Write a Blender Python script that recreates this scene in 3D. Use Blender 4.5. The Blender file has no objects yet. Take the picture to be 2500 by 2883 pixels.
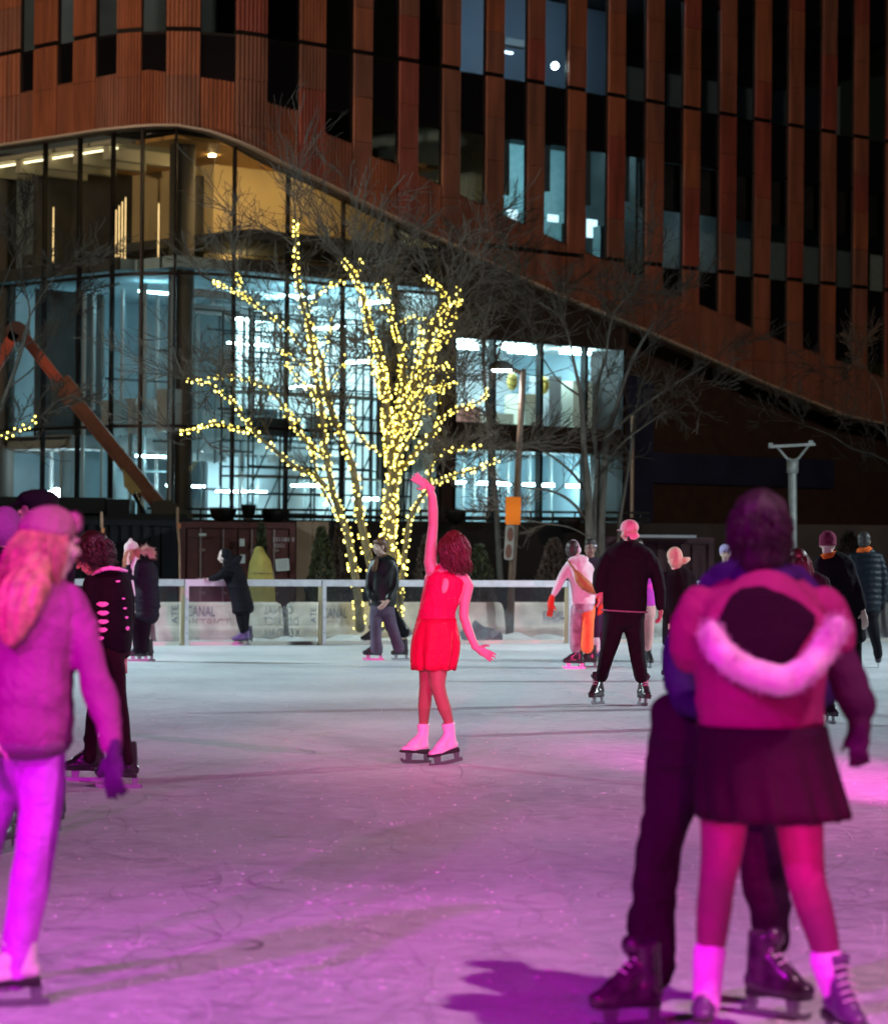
import bpy, bmesh, math, random
import numpy as np
from mathutils import Vector, Matrix, Euler

random.seed(7)
rs = np.random.RandomState(11)
sc = bpy.context.scene
col = sc.collection
R = math.radians

# ------------------------------------------------------------------ camera
F, CX, CY, HC = 8000.0, 1250.0, 1441.5, 1.63      # focal length / centre in photograph pixels, eye height in metres
PITCH = math.atan((1541 - CY) / F)
ROLL = R(0.5)
camd = bpy.data.cameras.new('camera')
cam = bpy.data.objects.new('camera', camd)
col.objects.link(cam)
camd.sensor_fit = 'HORIZONTAL'
camd.sensor_width = 36.0
camd.lens = F / 2500.0 * 36.0
camd.clip_start, camd.clip_end = 0.1, 800.0
camM = Matrix.Translation((0, 0, HC)) @ Matrix.Rotation(R(90) + PITCH, 4, 'X') @ Matrix.Rotation(ROLL, 4, 'Z')
cam.matrix_world = camM
camd.dof.use_dof = True
camd.dof.focus_distance = 25.0
camd.dof.aperture_fstop = 3.6
sc.camera = cam

# ------------------------------------------------------------------ world: winter night
w = bpy.data.worlds.new('World')
sc.world = w
w.use_nodes = True
nt = w.node_tree
bg = nt.nodes['Background']
sky = nt.nodes.new('ShaderNodeTexSky')
sky.sky_type = 'NISHITA'
sky.sun_disc = False
sky.sun_elevation = R(2.0)
sky.sun_rotation = R(200)
nt.links.new(sky.outputs[0], bg.inputs[0])
bg.inputs[1].default_value = 0.002

sund = bpy.data.lights.new('moon', 'SUN')
sund.energy = 0.008
sund.angle = R(0.5)
sund.color = (0.75, 0.85, 1.0)
sun = bpy.data.objects.new('moon', sund)
sun.rotation_euler = (R(50), 0, R(-20))
col.objects.link(sun)


def lamp(name, loc, target, power, color, size_deg=40, blend=0.5, radius=0.15):
    l = bpy.data.lights.new(name, 'SPOT')
    l.energy, l.color, l.spot_size, l.spot_blend, l.shadow_soft_size = power, color, R(size_deg), blend, radius
    o = bpy.data.objects.new(name, l)
    o.location = loc
    o.rotation_euler = (Vector(target) - Vector(loc)).to_track_quat('-Z', 'Y').to_euler()
    col.objects.link(o)
    return o


# rink floodlights (cool white) on tall masts either side of the rink
lamp('rink_floodlight', (-17, 40, 9.5), (0, 40, 0), 17000, (0.70, 0.93, 1.0), 110, 0.7, 0.6)
lamp('rink_floodlight', (19, 38, 9.5), (2, 38, 0), 15800, (0.78, 0.93, 1.0), 110, 0.7, 0.6)
lamp('rink_floodlight', (4.9, 5.6, 9.2), (0.0, 13, 0), 4000, (1.0, 0.48, 0.74), 85, 0.7, 0.12)
lamp('stage_light', (11, 9, 8.0), (0.6, 21, 0), 5600, (1.0, 0.16, 0.62), 34, 0.8, 0.2)
# coloured stage lights on the near side of the rink
lamp('stage_light', (-1.5, -5, 4.6), (-0.15, 21.2, 1.1), 30000, (1.0, 0.02, 0.20), 8, 0.7, 0.12)
lamp('stage_light', (5.0, -5, 4.8), (2.25, 36, 0.45), 52000, (1.0, 0.06, 0.24), 4.6, 0.5, 0.12)
lamp('stage_light', (-4.5, -4, 4.6), (-1.7, 13.5, 1.0), 6500, (0.95, 0.0, 0.88), 20, 0.6, 0.12)
lamp('stage_light', (1.2, -5, 3.4), (1.1, 9.6, 0.95), 4600, (1.0, 0.0, 0.46), 12, 0.5, 0.12)
lamp('stage_light', (0.6, -5, 2.6), (1.17, 9.4, 0.72), 13000, (1.0, 0.0, 0.34), 2.7, 0.9, 0.05)
lamp('stage_light', (-5.5, 2.0, 6.5), (0.3, 8.9, 0), 4200, (0.9, 0.0, 1.0), 46, 0.7, 0.2)
lamp('stage_light', (-3.0, -5, 5.2), (-4.45, 47.5, 0.15), 60000, (1.0, 0.05, 0.55), 2.8, 0.7, 0.12)
lamp('stage_light', (9, 6, 6.0), (2.95, 20.3, 0), 42000, (1.0, 0.04, 0.60), 10, 1.0, 0.12)
lamp('stage_light', (-6, 5, 3.5), (-2.5, 19.2, 1.45), 7000, (1.0, 0.10, 0.10), 6, 0.6, 0.1)
# warm street lighting that reaches the terracotta facade
lamp('street_light', (-26, 50, 9), (-4, 72, 15), 15000, (1.0, 0.64, 0.42), 70, 0.8, 0.4)
lamp('street_light', (16, 45, 12), (7, 80, 14.5), 10500, (1.0, 0.64, 0.45), 90, 0.8, 0.4)

sc.view_settings.view_transform = 'Standard'
sc.view_settings.look = 'None'
sc.view_settings.exposure = 0.0
sc.view_settings.gamma = 1.0
sc.view_settings.use_curve_mapping = False
sc.render.engine = 'CYCLES'
sc.cycles.use_denoising = True
sc.cycles.max_bounces = 6
sc.cycles.transparent_max_bounces = 24
sc.cycles.sample_clamp_indirect = 6.0
sc.cycles.caustics_reflective = False
sc.cycles.caustics_refractive = False

# ------------------------------------------------------------------ photograph pixel -> world
RC = camM.to_3x3()
EYE = Vector((0, 0, HC))


def ray(px, py):
    return RC @ Vector(((px - CX) / F, -(py - CY) / F, -1.0))


def at(px, py, d):
    v = ray(px, py)
    return EYE + v * (d / v.y)


def ground(px, py, z=0.0):
    v = ray(px, py)
    return EYE + v * ((z - HC) / v.z)


def project(p):
    v = RC.transposed() @ (Vector(p) - EYE)
    return CX + F * v.x / -v.z, CY - F * v.y / -v.z


def D(x, y):               # 1792-px-wide view -> photograph pixels
    return x * 1.39509, y * 1.39509


# ------------------------------------------------------------------ materials
MATS = {}


def mat(name, color, rough=0.6, metal=0.0, var=0.0, vscale=6.0, bump=0.0, bscale=60.0, emit=None, estr=0.0, spec=0.5,
        sheen=0.0, aniso=None, coat=0.0, wrinkle=0.0):
    if name in MATS:
        return MATS[name]
    m = bpy.data.materials.new(name)
    m.use_nodes = True
    n, l = m.node_tree.nodes, m.node_tree.links
    b = n['Principled BSDF']
    b.inputs['Base Color'].default_value = (*color, 1)
    b.inputs['Roughness'].default_value = rough
    b.inputs['Metallic'].default_value = metal
    b.inputs['Specular IOR Level'].default_value = spec
    if sheen:
        b.inputs['Sheen Weight'].default_value = sheen
    if coat:
        b.inputs['Coat Weight'].default_value = coat
    if emit:
        b.inputs['Emission Color'].default_value = (*emit, 1)
        b.inputs['Emission Strength'].default_value = estr
    if var or bump:
        tc = n.new('ShaderNodeTexCoord')
        mp = n.new('ShaderNodeMapping')
        l.new(tc.outputs['Object'], mp.inputs['Vector'])
        if aniso:
            mp.inputs['Scale'].default_value = aniso
    if var:
        t = n.new('ShaderNodeTexNoise')
        t.inputs['Scale'].default_value = vscale
        t.inputs['Detail'].default_value = 5
        l.new(mp.outputs[0], t.inputs['Vector'])
        r = n.new('ShaderNodeValToRGB')
        r.color_ramp.elements[0].position, r.color_ramp.elements[1].position = 0.3, 0.7
        r.color_ramp.elements[0].color = (*[c * (1 - var) for c in color], 1)
        r.color_ramp.elements[1].color = (*[min(1, c * (1 + var)) for c in color], 1)
        l.new(t.outputs['Fac'], r.inputs['Fac'])
        l.new(r.outputs[0], b.inputs['Base Color'])
    if bump:
        t2 = n.new('ShaderNodeTexNoise')
        t2.inputs['Scale'].default_value = bscale
        t2.inputs['Detail'].default_value = 4
        l.new(mp.outputs[0], t2.inputs['Vector'])
        bp = n.new('ShaderNodeBump')
        bp.inputs['Strength'].default_value = bump
        bp.inputs['Distance'].default_value = 0.01
        l.new(t2.outputs['Fac'], bp.inputs['Height'])
        l.new(bp.outputs[0], b.inputs['Normal'])
        if wrinkle:
            t3 = n.new('ShaderNodeTexNoise')
            t3.inputs['Scale'].default_value = 7.0
            t3.inputs['Detail'].default_value = 2
            t3.inputs['Distortion'].default_value = 2.2
            l.new(mp.outputs[0], t3.inputs['Vector'])
            b3 = n.new('ShaderNodeBump')
            b3.inputs['Strength'].default_value = wrinkle
            b3.inputs['Distance'].default_value = 0.05
            l.new(t3.outputs['Fac'], b3.inputs['Height'])
            l.new(b3.outputs[0], bp.inputs['Normal'])
    MATS[name] = m
    return m


def glass(name, tint, gloss=0.10, rough=0.02, opaque=0.0, opq=(0.5, 0.5, 0.5)):
    m = bpy.data.materials.new(name)
    m.use_nodes = True
    n, l = m.node_tree.nodes, m.node_tree.links
    n.remove(n['Principled BSDF'])
    tr = n.new('ShaderNodeBsdfTransparent')
    tr.inputs[0].default_value = (*tint, 1)
    gl = n.new('ShaderNodeBsdfGlossy')
    gl.inputs['Roughness'].default_value = rough
    gl.inputs['Color'].default_value = (0.9, 0.95, 1, 1)
    lw = n.new('ShaderNodeLayerWeight')
    lw.inputs[0].default_value = 0.35
    mth = n.new('ShaderNodeMath')
    mth.operation = 'MULTIPLY_ADD'
    mth.inputs[1].default_value, mth.inputs[2].default_value = 0.5, gloss
    l.new(lw.outputs['Fresnel'], mth.inputs[0])
    mx = n.new('ShaderNodeMixShader')
    l.new(mth.outputs[0], mx.inputs[0])
    l.new(tr.outputs[0], mx.inputs[1])
    l.new(gl.outputs[0], mx.inputs[2])
    out = mx
    if opaque:
        df = n.new('ShaderNodeBsdfDiffuse')
        df.inputs[0].default_value = (*opq, 1)
        nz = n.new('ShaderNodeTexNoise')
        nz.inputs['Scale'].default_value = 3.0
        nz.inputs['Detail'].default_value = 6
        tc = n.new('ShaderNodeTexCoord')
        l.new(tc.outputs['Object'], nz.inputs['Vector'])
        m2 = n.new('ShaderNodeMath')
        m2.operation = 'MULTIPLY'
        m2.inputs[1].default_value = opaque * 2
        l.new(nz.outputs['Fac'], m2.inputs[0])
        mx2 = n.new('ShaderNodeMixShader')
        l.new(m2.outputs[0], mx2.inputs[0])
        l.new(mx.outputs[0], mx2.inputs[1])
        l.new(df.outputs[0], mx2.inputs[2])
        out = mx2
    l.new(out.outputs[0], n['Material Output'].inputs['Surface'])
    return m


# ------------------------------------------------------------------ mesh helpers
class MB:
    """collects vertices and faces for one mesh object"""

    def __init__(s):
        s.v, s.f = [], []

    def add(s, verts, faces):
        o = len(s.v)
        s.v.extend([tuple(p) for p in verts])
        s.f.extend([tuple(i + o for i in fc) for fc in faces])

    def box(s, c, size, rot=None, taper=1.0):
        hx, hy, hz = [q / 2 for q in size]
        vs = []
        for z in (-hz, hz):
            k = taper if z > 0 else 1
            for x, y in ((-hx, -hy), (hx, -hy), (hx, hy), (-hx, hy)):
                p = Vector((x * k, y * k, z))
                if rot is not None:
                    p = rot @ p
                vs.append(p + Vector(c))
        s.add(vs, [(3, 2, 1, 0), (4, 5, 6, 7), (0, 1, 5, 4), (1, 2, 6, 5), (2, 3, 7, 6), (3, 0, 4, 7)])

    def bar(s, a, b, wx, wy=None, up=(0, 0, 1)):
        a, b = Vector(a), Vector(b)
        t = (b - a)
        L = t.length
        t.normalize()
        x = t.cross(Vector(up))
        if x.length < 1e-4:
            x = t.cross(Vector((1, 0, 0)))
        x.normalize()
        y = x.cross(t)
        M = Matrix((x, y, t)).transposed()
        s.box((a + b) / 2, (wx, wy or wx, L), M)

    def tube(s, pts, rads, n=8, caps=True, lat=None, flat=1.0):
        """swept closed tube; a radius may be (across, along) with lat the across direction"""
        pts = [Vector(p) for p in pts]
        rings = []
        N = len(pts)
        prevx = None
        for i in range(N):
            t = (pts[min(i + 1, N - 1)] - pts[max(i - 1, 0)])
            if t.length < 1e-9:
                t = Vector((0, 0, 1))
            t.normalize()
            if lat is not None:
                x = Vector(lat) - t * Vector(lat).dot(t)
            elif prevx is None:
                x = t.orthogonal()
            else:
                x = prevx - t * prevx.dot(t)
            if x.length < 1e-6:
                x = t.orthogonal()
            x.normalize()
            prevx = x
            y = t.cross(x)
            r = rads[i]
            ra, rb = r if isinstance(r, tuple) else (r, r)
            rings.append((pts[i], x, y, t, ra, rb))
        full = []
        if caps:
            p, x, y, t, ra, rb = rings[0]
            m = min(ra, rb) * flat
            full += [(p - t * m * .92, x, y, ra * .38, rb * .38), (p - t * m * .62, x, y, ra * .78, rb * .78)]
        full += [(p, x, y, ra, rb) for p, x, y, t, ra, rb in rings]
        if caps:
            p, x, y, t, ra, rb = rings[-1]
            m = min(ra, rb) * flat
            full += [(p + t * m * .62, x, y, ra * .78, rb * .78), (p + t * m * .92, x, y, ra * .38, rb * .38)]
        vs, fs = [], []
        for p, x, y, ra, rb in full:
            for k in range(n):
                a = 2 * math.pi * k / n
                vs.append(p + x * (ra * math.cos(a)) + y * (rb * math.sin(a)))
        K = len(full)
        for i in range(K - 1):
            for k in range(n):
                k2 = (k + 1) % n
                fs.append((i * n + k, i * n + k2, (i + 1) * n + k2, (i + 1) * n + k))
        fs.append(tuple(reversed(range(n))))
        fs.append(tuple((K - 1) * n + k for k in range(n)))
        s.add(vs, fs)

    def ell(s, c, r, rot=None, n=12, m=8):
        c = Vector(c)
        vs = [Vector((0, 0, -1))]
        for j in range(1, m):
            ph = -math.pi / 2 + math.pi * j / m
            for k in range(n):
                a = 2 * math.pi * k / n
                vs.append(Vector((math.cos(ph) * math.cos(a), math.cos(ph) * math.sin(a), math.sin(ph))))
        vs.append(Vector((0, 0, 1)))
        fs = []
        for k in range(n):
            fs.append((0, 1 + (k + 1) % n, 1 + k))
        for j in range(m - 2):
            for k in range(n):
                a, b = 1 + j * n + k, 1 + j * n + (k + 1) % n
                fs.append((a, b, b + n, a + n))
        top = len(vs) - 1
        o = 1 + (m - 2) * n
        for k in range(n):
            fs.append((o + k, o + (k + 1) % n, top))
        out = []
        for v in vs:
            q = Vector((v.x * r[0], v.y * r[1], v.z * r[2]))
            if rot is not None:
                q = rot @ q
            out.append(q + c)
        s.add(out, fs)

    def mesh(s, name, smooth=False):
        me = bpy.data.meshes.new(name)
        me.from_pydata(s.v, [], s.f)
        me.update()
        if smooth:
            me.polygons.foreach_set('use_smooth', [True] * len(me.polygons))
        return me

    def build(s, name, material, parent=None, smooth=False):
        return obj(name, s.mesh(name, smooth), material, parent)


def obj(name, me, material, parent=None):
    if material is not None and len(me.materials) == 0:
        me.materials.append(material)
    o = bpy.data.objects.new(name, me)
    col.objects.link(o)
    if parent is not None:
        o.parent = parent
        o.matrix_parent_inverse = WM[parent.name].inverted() if parent.name in WM else Matrix.Identity(4)
    return o


WM = {}


def tag(o, label=None, cat=None, group=None, kind=None):
    if label:
        o['label'] = label
    if cat:
        o['category'] = cat
    if group:
        o['group'] = group
    if kind:
        o['kind'] = kind
    return o


def thing(name, loc, label, cat, group=None):
    o = bpy.data.objects.new(name, None)
    o.empty_display_size = 0.2
    o.location = loc
    col.objects.link(o)
    WM[o.name] = Matrix.Translation(Vector(loc))
    return tag(o, label, cat, group)


# scratch scene in which modifiers are evaluated
TMP = bpy.data.scenes.new('scratch')


def baked(me_in, mods, name):
    o = bpy.data.objects.new('scratch', me_in)
    TMP.collection.objects.link(o)
    for kind, kw in mods:
        m = o.modifiers.new(kind, kind)
        for k, v in kw.items():
            setattr(m, k, v)
    TMP.view_layers[0].update()
    dg = TMP.view_layers[0].depsgraph
    me = bpy.data.meshes.new_from_object(o.evaluated_get(dg))
    me.name = name
    bpy.data.objects.remove(o)
    bpy.data.meshes.remove(me_in)
    return me


def fold(me, amp, freq, seed, squash=(1, 1, 0.35), fine=0.0):
    """cloth folds: displace vertices along normals with warped waves"""
    n = len(me.vertices)
    co = np.empty(n * 3)
    me.vertices.foreach_get('co', co)
    co = co.reshape(-1, 3)
    no = np.empty(n * 3)
    me.vertices.foreach_get('normal', no)
    no = no.reshape(-1, 3)
    r = np.random.RandomState(seed)
    p = co * np.array(squash) * freq
    d = np.zeros(n)
    for k in range(5):
        kv = r.normal(size=3)
        kv /= np.linalg.norm(kv)
        kv2 = r.normal(size=3)
        f = 1.0 + 0.55 * k
        d += np.sin(p @ kv * f * 6.28 + 1.8 * np.sin(p @ kv2 * 2.7 * f + r.uniform(0, 6)) + r.uniform(0, 6)) / (1 + .5 * k)
    d = d / 2.6
    if fine:
        kv = r.normal(size=3) * 90
        d += fine / amp * np.sin(co @ kv + 2 * np.sin(co @ (r.normal(size=3) * 40)))
    co += no * (d * amp)[:, None]
    me.vertices.foreach_set('co', co.ravel())
    me.update()


class Clay(MB):
    """overlapping closed volumes fused into one continuous skin"""

    def sculpt(s, name, material, parent, voxel=0.012, smooth=6, folds=None):
        raw = s.mesh(name)
        mods = [('REMESH', dict(mode='VOXEL', voxel_size=voxel, use_smooth_shade=True))]
        if smooth:
            mods.append(('SMOOTH', dict(factor=0.5, iterations=smooth)))
        me = baked(raw, mods, name)
        if folds:
            fold(me, *folds)
        me.polygons.foreach_set('use_smooth', [True] * len(me.polygons))
        return obj(name, me, material, parent)


def text_mesh(body, size, name, align='CENTER', extrude=0.0):
    c = bpy.data.curves.new(name, 'FONT')
    c.body, c.size, c.align_x, c.align_y, c.extrude = body, size, align, 'CENTER', extrude
    c.resolution_u = 2
    o = bpy.data.objects.new('scratch', c)
    TMP.collection.objects.link(o)
    TMP.view_layers[0].update()
    dg = TMP.view_layers[0].depsgraph
    me = bpy.data.meshes.new_from_object(o.evaluated_get(dg))
    me.name = name
    bpy.data.objects.remove(o)
    return me

# ================================================================== THE SETTING
M_asph = mat('paving', (0.055, 0.052, 0.05), 0.85, var=0.3, vscale=2, bump=0.3, bscale=40)
g = MB()
g.add([(-300, -60, -0.05), (300, -60, -0.05), (300, 500, -0.05), (-300, 500, -0.05)], [(0, 1, 2, 3)])
tag(g.build('ground', M_asph), kind='structure')

# far edge of the ice
BA, BB = ground(450, 1818), ground(2490, 1806)
BD = (BB - BA).normalized()          # along the boards
BN = Vector((-BD.y, BD.x, 0))        # away from the rink


def on_board(px, off=0.0):
    """point on the board line (shifted outward by off) under photograph column px"""
    v = ray(px, 1650)
    o = BA + BN * off
    # solve EYE.xy + v.xy*t = o.xy + BD.xy*s
    det = v.x * -BD.y + BD.x * v.y
    rx, ry = o.x - EYE.x, o.y - EYE.y
    t = (rx * -BD.y + BD.x * ry) / det
    return Vector((v.x * t, v.y * t, 0))


def ice_material():
    m = bpy.data.materials.new('scuffed_ice')
    m.use_nodes = True
    n, l = m.node_tree.nodes, m.node_tree.links
    b = n['Principled BSDF']
    tc = n.new('ShaderNodeTexCoord')
    big = n.new('ShaderNodeTexNoise')
    big.inputs['Scale'].default_value = 0.30
    big.inputs['Detail'].default_value = 7
    l.new(tc.outputs['Object'], big.inputs['Vector'])
    # streaks of shaved snow drawn out by blades
    mp = n.new('ShaderNodeMapping')
    mp.inputs['Scale'].default_value = (3.0, 7.0, 1)
    mp.inputs['Rotation'].default_value = (0, 0, R(12))
    l.new(tc.outputs['Object'], mp.inputs['Vector'])
    st = n.new('ShaderNodeTexNoise')
    st.inputs['Scale'].default_value = 2.2
    st.inputs['Detail'].default_value = 8
    st.inputs['Roughness'].default_value = 0.68
    st.inputs['Distortion'].default_value = 1.2
    l.new(mp.outputs[0], st.inputs['Vector'])
    fine = n.new('ShaderNodeTexNoise')
    fine.inputs['Scale'].default_value = 60
    fine.inputs['Detail'].default_value = 5
    l.new(tc.outputs['Object'], fine.inputs['Vector'])
    mx = n.new('ShaderNodeMix')
    mx.data_type = 'FLOAT'
    mx.inputs[0].default_value = 0.55
    l.new(big.outputs['Fac'], mx.inputs[2])
    l.new(st.outputs['Fac'], mx.inputs[3])
    rp = n.new('ShaderNodeValToRGB')
    e = rp.color_ramp.elements
    e[0].position, e[0].color = 0.38, (0.36, 0.39, 0.42, 1)
    e[1].position, e[1].color = 0.62, (0.74, 0.77, 0.79, 1)
    e2 = rp.color_ramp.elements.new(0.5)
    e2.color = (0.58, 0.61, 0.64, 1)
    l.new(mx.outputs[0], rp.inputs['Fac'])
    l.new(rp.outputs[0], b.inputs['Base Color'])
    rr = n.new('ShaderNodeMapRange')
    rr.inputs[1].default_value, rr.inputs[2].default_value = 0.35, 0.65
    rr.inputs[3].default_value, rr.inputs[4].default_value = 0.30, 0.62
    l.new(st.outputs['Fac'], rr.inputs[0])
    l.new(rr.outputs[0], b.inputs['Roughness'])
    b.inputs['Specular IOR Level'].default_value = 0.25
    ad = n.new('ShaderNodeMath')
    ad.operation = 'MULTIPLY_ADD'
    ad.inputs[1].default_value = 0.35
    l.new(fine.outputs['Fac'], ad.inputs[0])
    l.new(st.outputs['Fac'], ad.inputs[2])
    bp = n.new('ShaderNodeBump')
    bp.inputs['Strength'].default_value = 0.6
    bp.inputs['Distance'].default_value = 0.014
    l.new(ad.outputs[0], bp.inputs['Height'])
    l.new(bp.outputs[0], b.inputs['Normal'])
    return m


g = MB()
L_, R_ = BA - BD * 16, BB + BD * 14
g.add([(-22, -14, 0), (26, -14, 0), (R_.x, R_.y, 0), (L_.x, L_.y, 0)], [(0, 1, 2, 3)])
tag(g.build('ice_rink', ice_material()), kind='structure')


def arc_strip(mb, c, rad, a0, a1, wd, z, ell=1.0, n=10):
    vs = []
    for i in range(n + 1):
        t = i / n
        a = a0 + (a1 - a0) * t
        ww = wd * math.sin(math.pi * min(1, max(0, t * .94 + .03))) ** .6
        for k in (-1, 1):
            r_ = rad + k * ww / 2
            vs.append((c[0] + r_ * math.cos(a) * ell, c[1] + r_ * math.sin(a), z))
    mb.add(vs, [(2 * i, 2 * i + 1, 2 * i + 3, 2 * i + 2) for i in range(n)])


dark, pale = MB(), MB()
for i in range(4200):
    d = 8.6 + 30 * random.random() ** 1.9
    x = random.uniform(-0.19, 0.19) * d
    rad = random.choice([0.25, 0.5, 1.2, 3.0, 7.0]) * random.uniform(.6, 1.5)
    ln = random.uniform(0.15, 1.3)
    a0 = random.uniform(0, 6.28)
    a1 = a0 + min(ln / rad, 4.0)
    c = (x - rad * math.cos(a0), d - rad * math.sin(a0))
    wd = random.uniform(.002, .0045) * (1 + d / 30)
    arc_strip(dark if random.random() < .55 else pale, c, rad, a0, a1, wd, 0.0012 + 0.0000006 * i, 1.0, 9)
for px, py, rad, a0, a1 in ((660, 2665, .16, -1.2, 1.9), (655, 2660, .175, -1.4, 1.5), (500, 2470, .3, -1.3, .4), (490, 2480, .33, -1.2, .3),
                            (430, 2640, .4, -1.0, .6), (760, 2120, .5, -.6, .8), (1150, 2480, .6, 2.6, 4.2)):
    c = ground(px, py)
    arc_strip(dark, (c.x - rad * .3, c.y), rad, a0, a1, .016, 0.0048, 1, 18)
o = dark.build('skate_marks', mat('cut_groove', (0.43, 0.44, 0.47), 0.55))
tag(o, 'dark curved blade grooves cut across the ice', 'skate marks', kind='stuff')
o = pale.build('skate_marks', mat('cut_ridge', (0.80, 0.82, 0.84), 0.8))
tag(o, 'pale scraped blade lines across the ice', 'skate marks', kind='stuff')
sh = MB()
for i in range(1500):
    d = 8.6 + 26 * random.random() ** 1.7
    x = random.uniform(-0.18, 0.18) * d
    k = random.uniform(.002, .008) * random.choice([1, 1, 1, 1.6])
    sh.ell((x, d, .001), (k * random.uniform(1, 2.5), k, k * .35), Matrix.Rotation(random.uniform(0, 3), 3, 'Z'), 5, 3)
for i in range(22):
    c = ground(random.choice([1010, 1210, 860, 1090, 250, 2300, 1600]) + random.gauss(0, 160), random.choice([2250, 2480, 2660, 2100, 2560]) + random.gauss(0, 60))
    for j in range(14):
        k = random.uniform(.002, .007)
        sh.ell((c.x + random.gauss(0, .12), c.y + random.gauss(0, .06), .001), (k * 2.4, k, k * .3), Matrix.Rotation(random.uniform(-.5, .5), 3, 'Z'), 6, 3)
M_snow = mat('snow', (0.78, 0.79, 0.80), 0.8, var=.08, vscale=5, bump=.5, bscale=30)
tag(sh.build('snow', M_snow, smooth=True), 'white shaved snow crumbs scattered on the ice', 'snow', kind='stuff')

# ------------------------------------------------------------------ rink boards: clear panels, posts, capping rail
M_alu = mat('brushed_aluminium', (0.62, 0.60, 0.64), 0.42, 0.35, var=.12, vscale=9)
M_wood = mat('weathered_timber', (0.36, 0.30, 0.18), 0.8, var=.25, vscale=8, aniso=(1, 1, .2))
M_acr = glass('clear_acrylic', (0.80, 0.82, 0.82), 0.03, 0.05, opaque=0.03, opq=(0.5, 0.5, 0.55))
boards = thing('rink_barrier', on_board(1100), 'clear panelled rink barrier with pale metal rail along far side of ice', 'barrier')
post_px = [-300, 140, 518, 905, 1270, 1597, 1930, 2260, 2600, 2950]
HB = 1.0
for i, px in enumerate(post_px):
    p = on_board(px)
    q = MB()
    q.box(p + Vector((0, 0, HB / 2 - .015)) - BN * .045 + BD * .035, (.062, .03, HB - .03), Matrix((BD, BN, (0, 0, 1))).transposed())
    q.box(p + Vector((0, 0, HB / 2 - .015)) - BN * .012 + BD * .035, (.03, .036, HB - .03), Matrix((BD, BN, (0, 0, 1))).transposed())
    po = q.build('post', M_alu, boards)
    q = MB()
    q.box(p + Vector((0, 0, HB / 2 - .02)) - BN * .03 - BD * .03, (.055, .04, HB - .04), Matrix((BD, BN, (0, 0, 1))).transposed())
    q.build('timber_backing', M_wood, po)
    for z in (.2, .45, .75):
        q = MB()
        q.ell(p + Vector((0, 0, z)) - BN * .062 + BD * .035, (.009, .006, .009), None, 6, 4)
        q.build('bolt', mat('dark_steel', (.10, .10, .11), .4, .8), po)
    if i + 1 < len(post_px):
        p2 = on_board(post_px[i + 1])
        q = MB()
        q.bar(p + Vector((0, 0, HB + .02)) + BD * .01, p2 + Vector((0, 0, HB + .02)) - BD * .01, .05, .11)
        q.build('top_rail', M_alu, boards)
        a, b2 = p + BD * .07, p2 - BD * .07
        q = MB()
        q.bar(a + Vector((0, 0, HB / 2)), b2 + Vector((0, 0, HB / 2)), .008, HB - .06)
        q.build('clear_panel', M_acr, boards)
        q = MB()
        q.bar(a + Vector((0, 0, .03)) - BN * .02, b2 + Vector((0, 0, .03)) - BN * .02, .02, .06)
        q.build('kick_strip', mat('kick_plastic', (.55, .54, .46), .5), boards)
# white lettering stuck to the outside of the clear panels: reads right way round from outside
M_ltr = mat('white_vinyl', (0.92, 0.88, 0.90), 0.6)
MBOUT = Matrix((-BD, (0, 0, 1), BN)).transposed()     # text x runs to the left seen from the ice


def board_text(body, px, z, size, off=0.03, rot=0.0, material=M_ltr, parent=boards, name='lettering', outward=True, sx=1.0):
    me = text_mesh(body, size, name)
    Mx = MBOUT if outward else Matrix((BD, (0, 0, 1), -BN)).transposed()
    Mx = Mx @ Matrix.Rotation(rot, 3, 'Z') @ Matrix.Diagonal((sx, 1, 1))
    p = on_board(px, off) + Vector((0, 0, z))
    me.transform(Matrix.Translation(p) @ Mx.to_4x4())
    return obj(name, me, material, parent)


for px in (792, 30):
    board_text('CANAL', px - 8, .565, .2, .012, sx=.82)
    board_text('DISTRICT', px, .375, .2, .012, sx=.75)
    board_text('KENDALL', px, .19, .2, .012, sx=.75)

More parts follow.
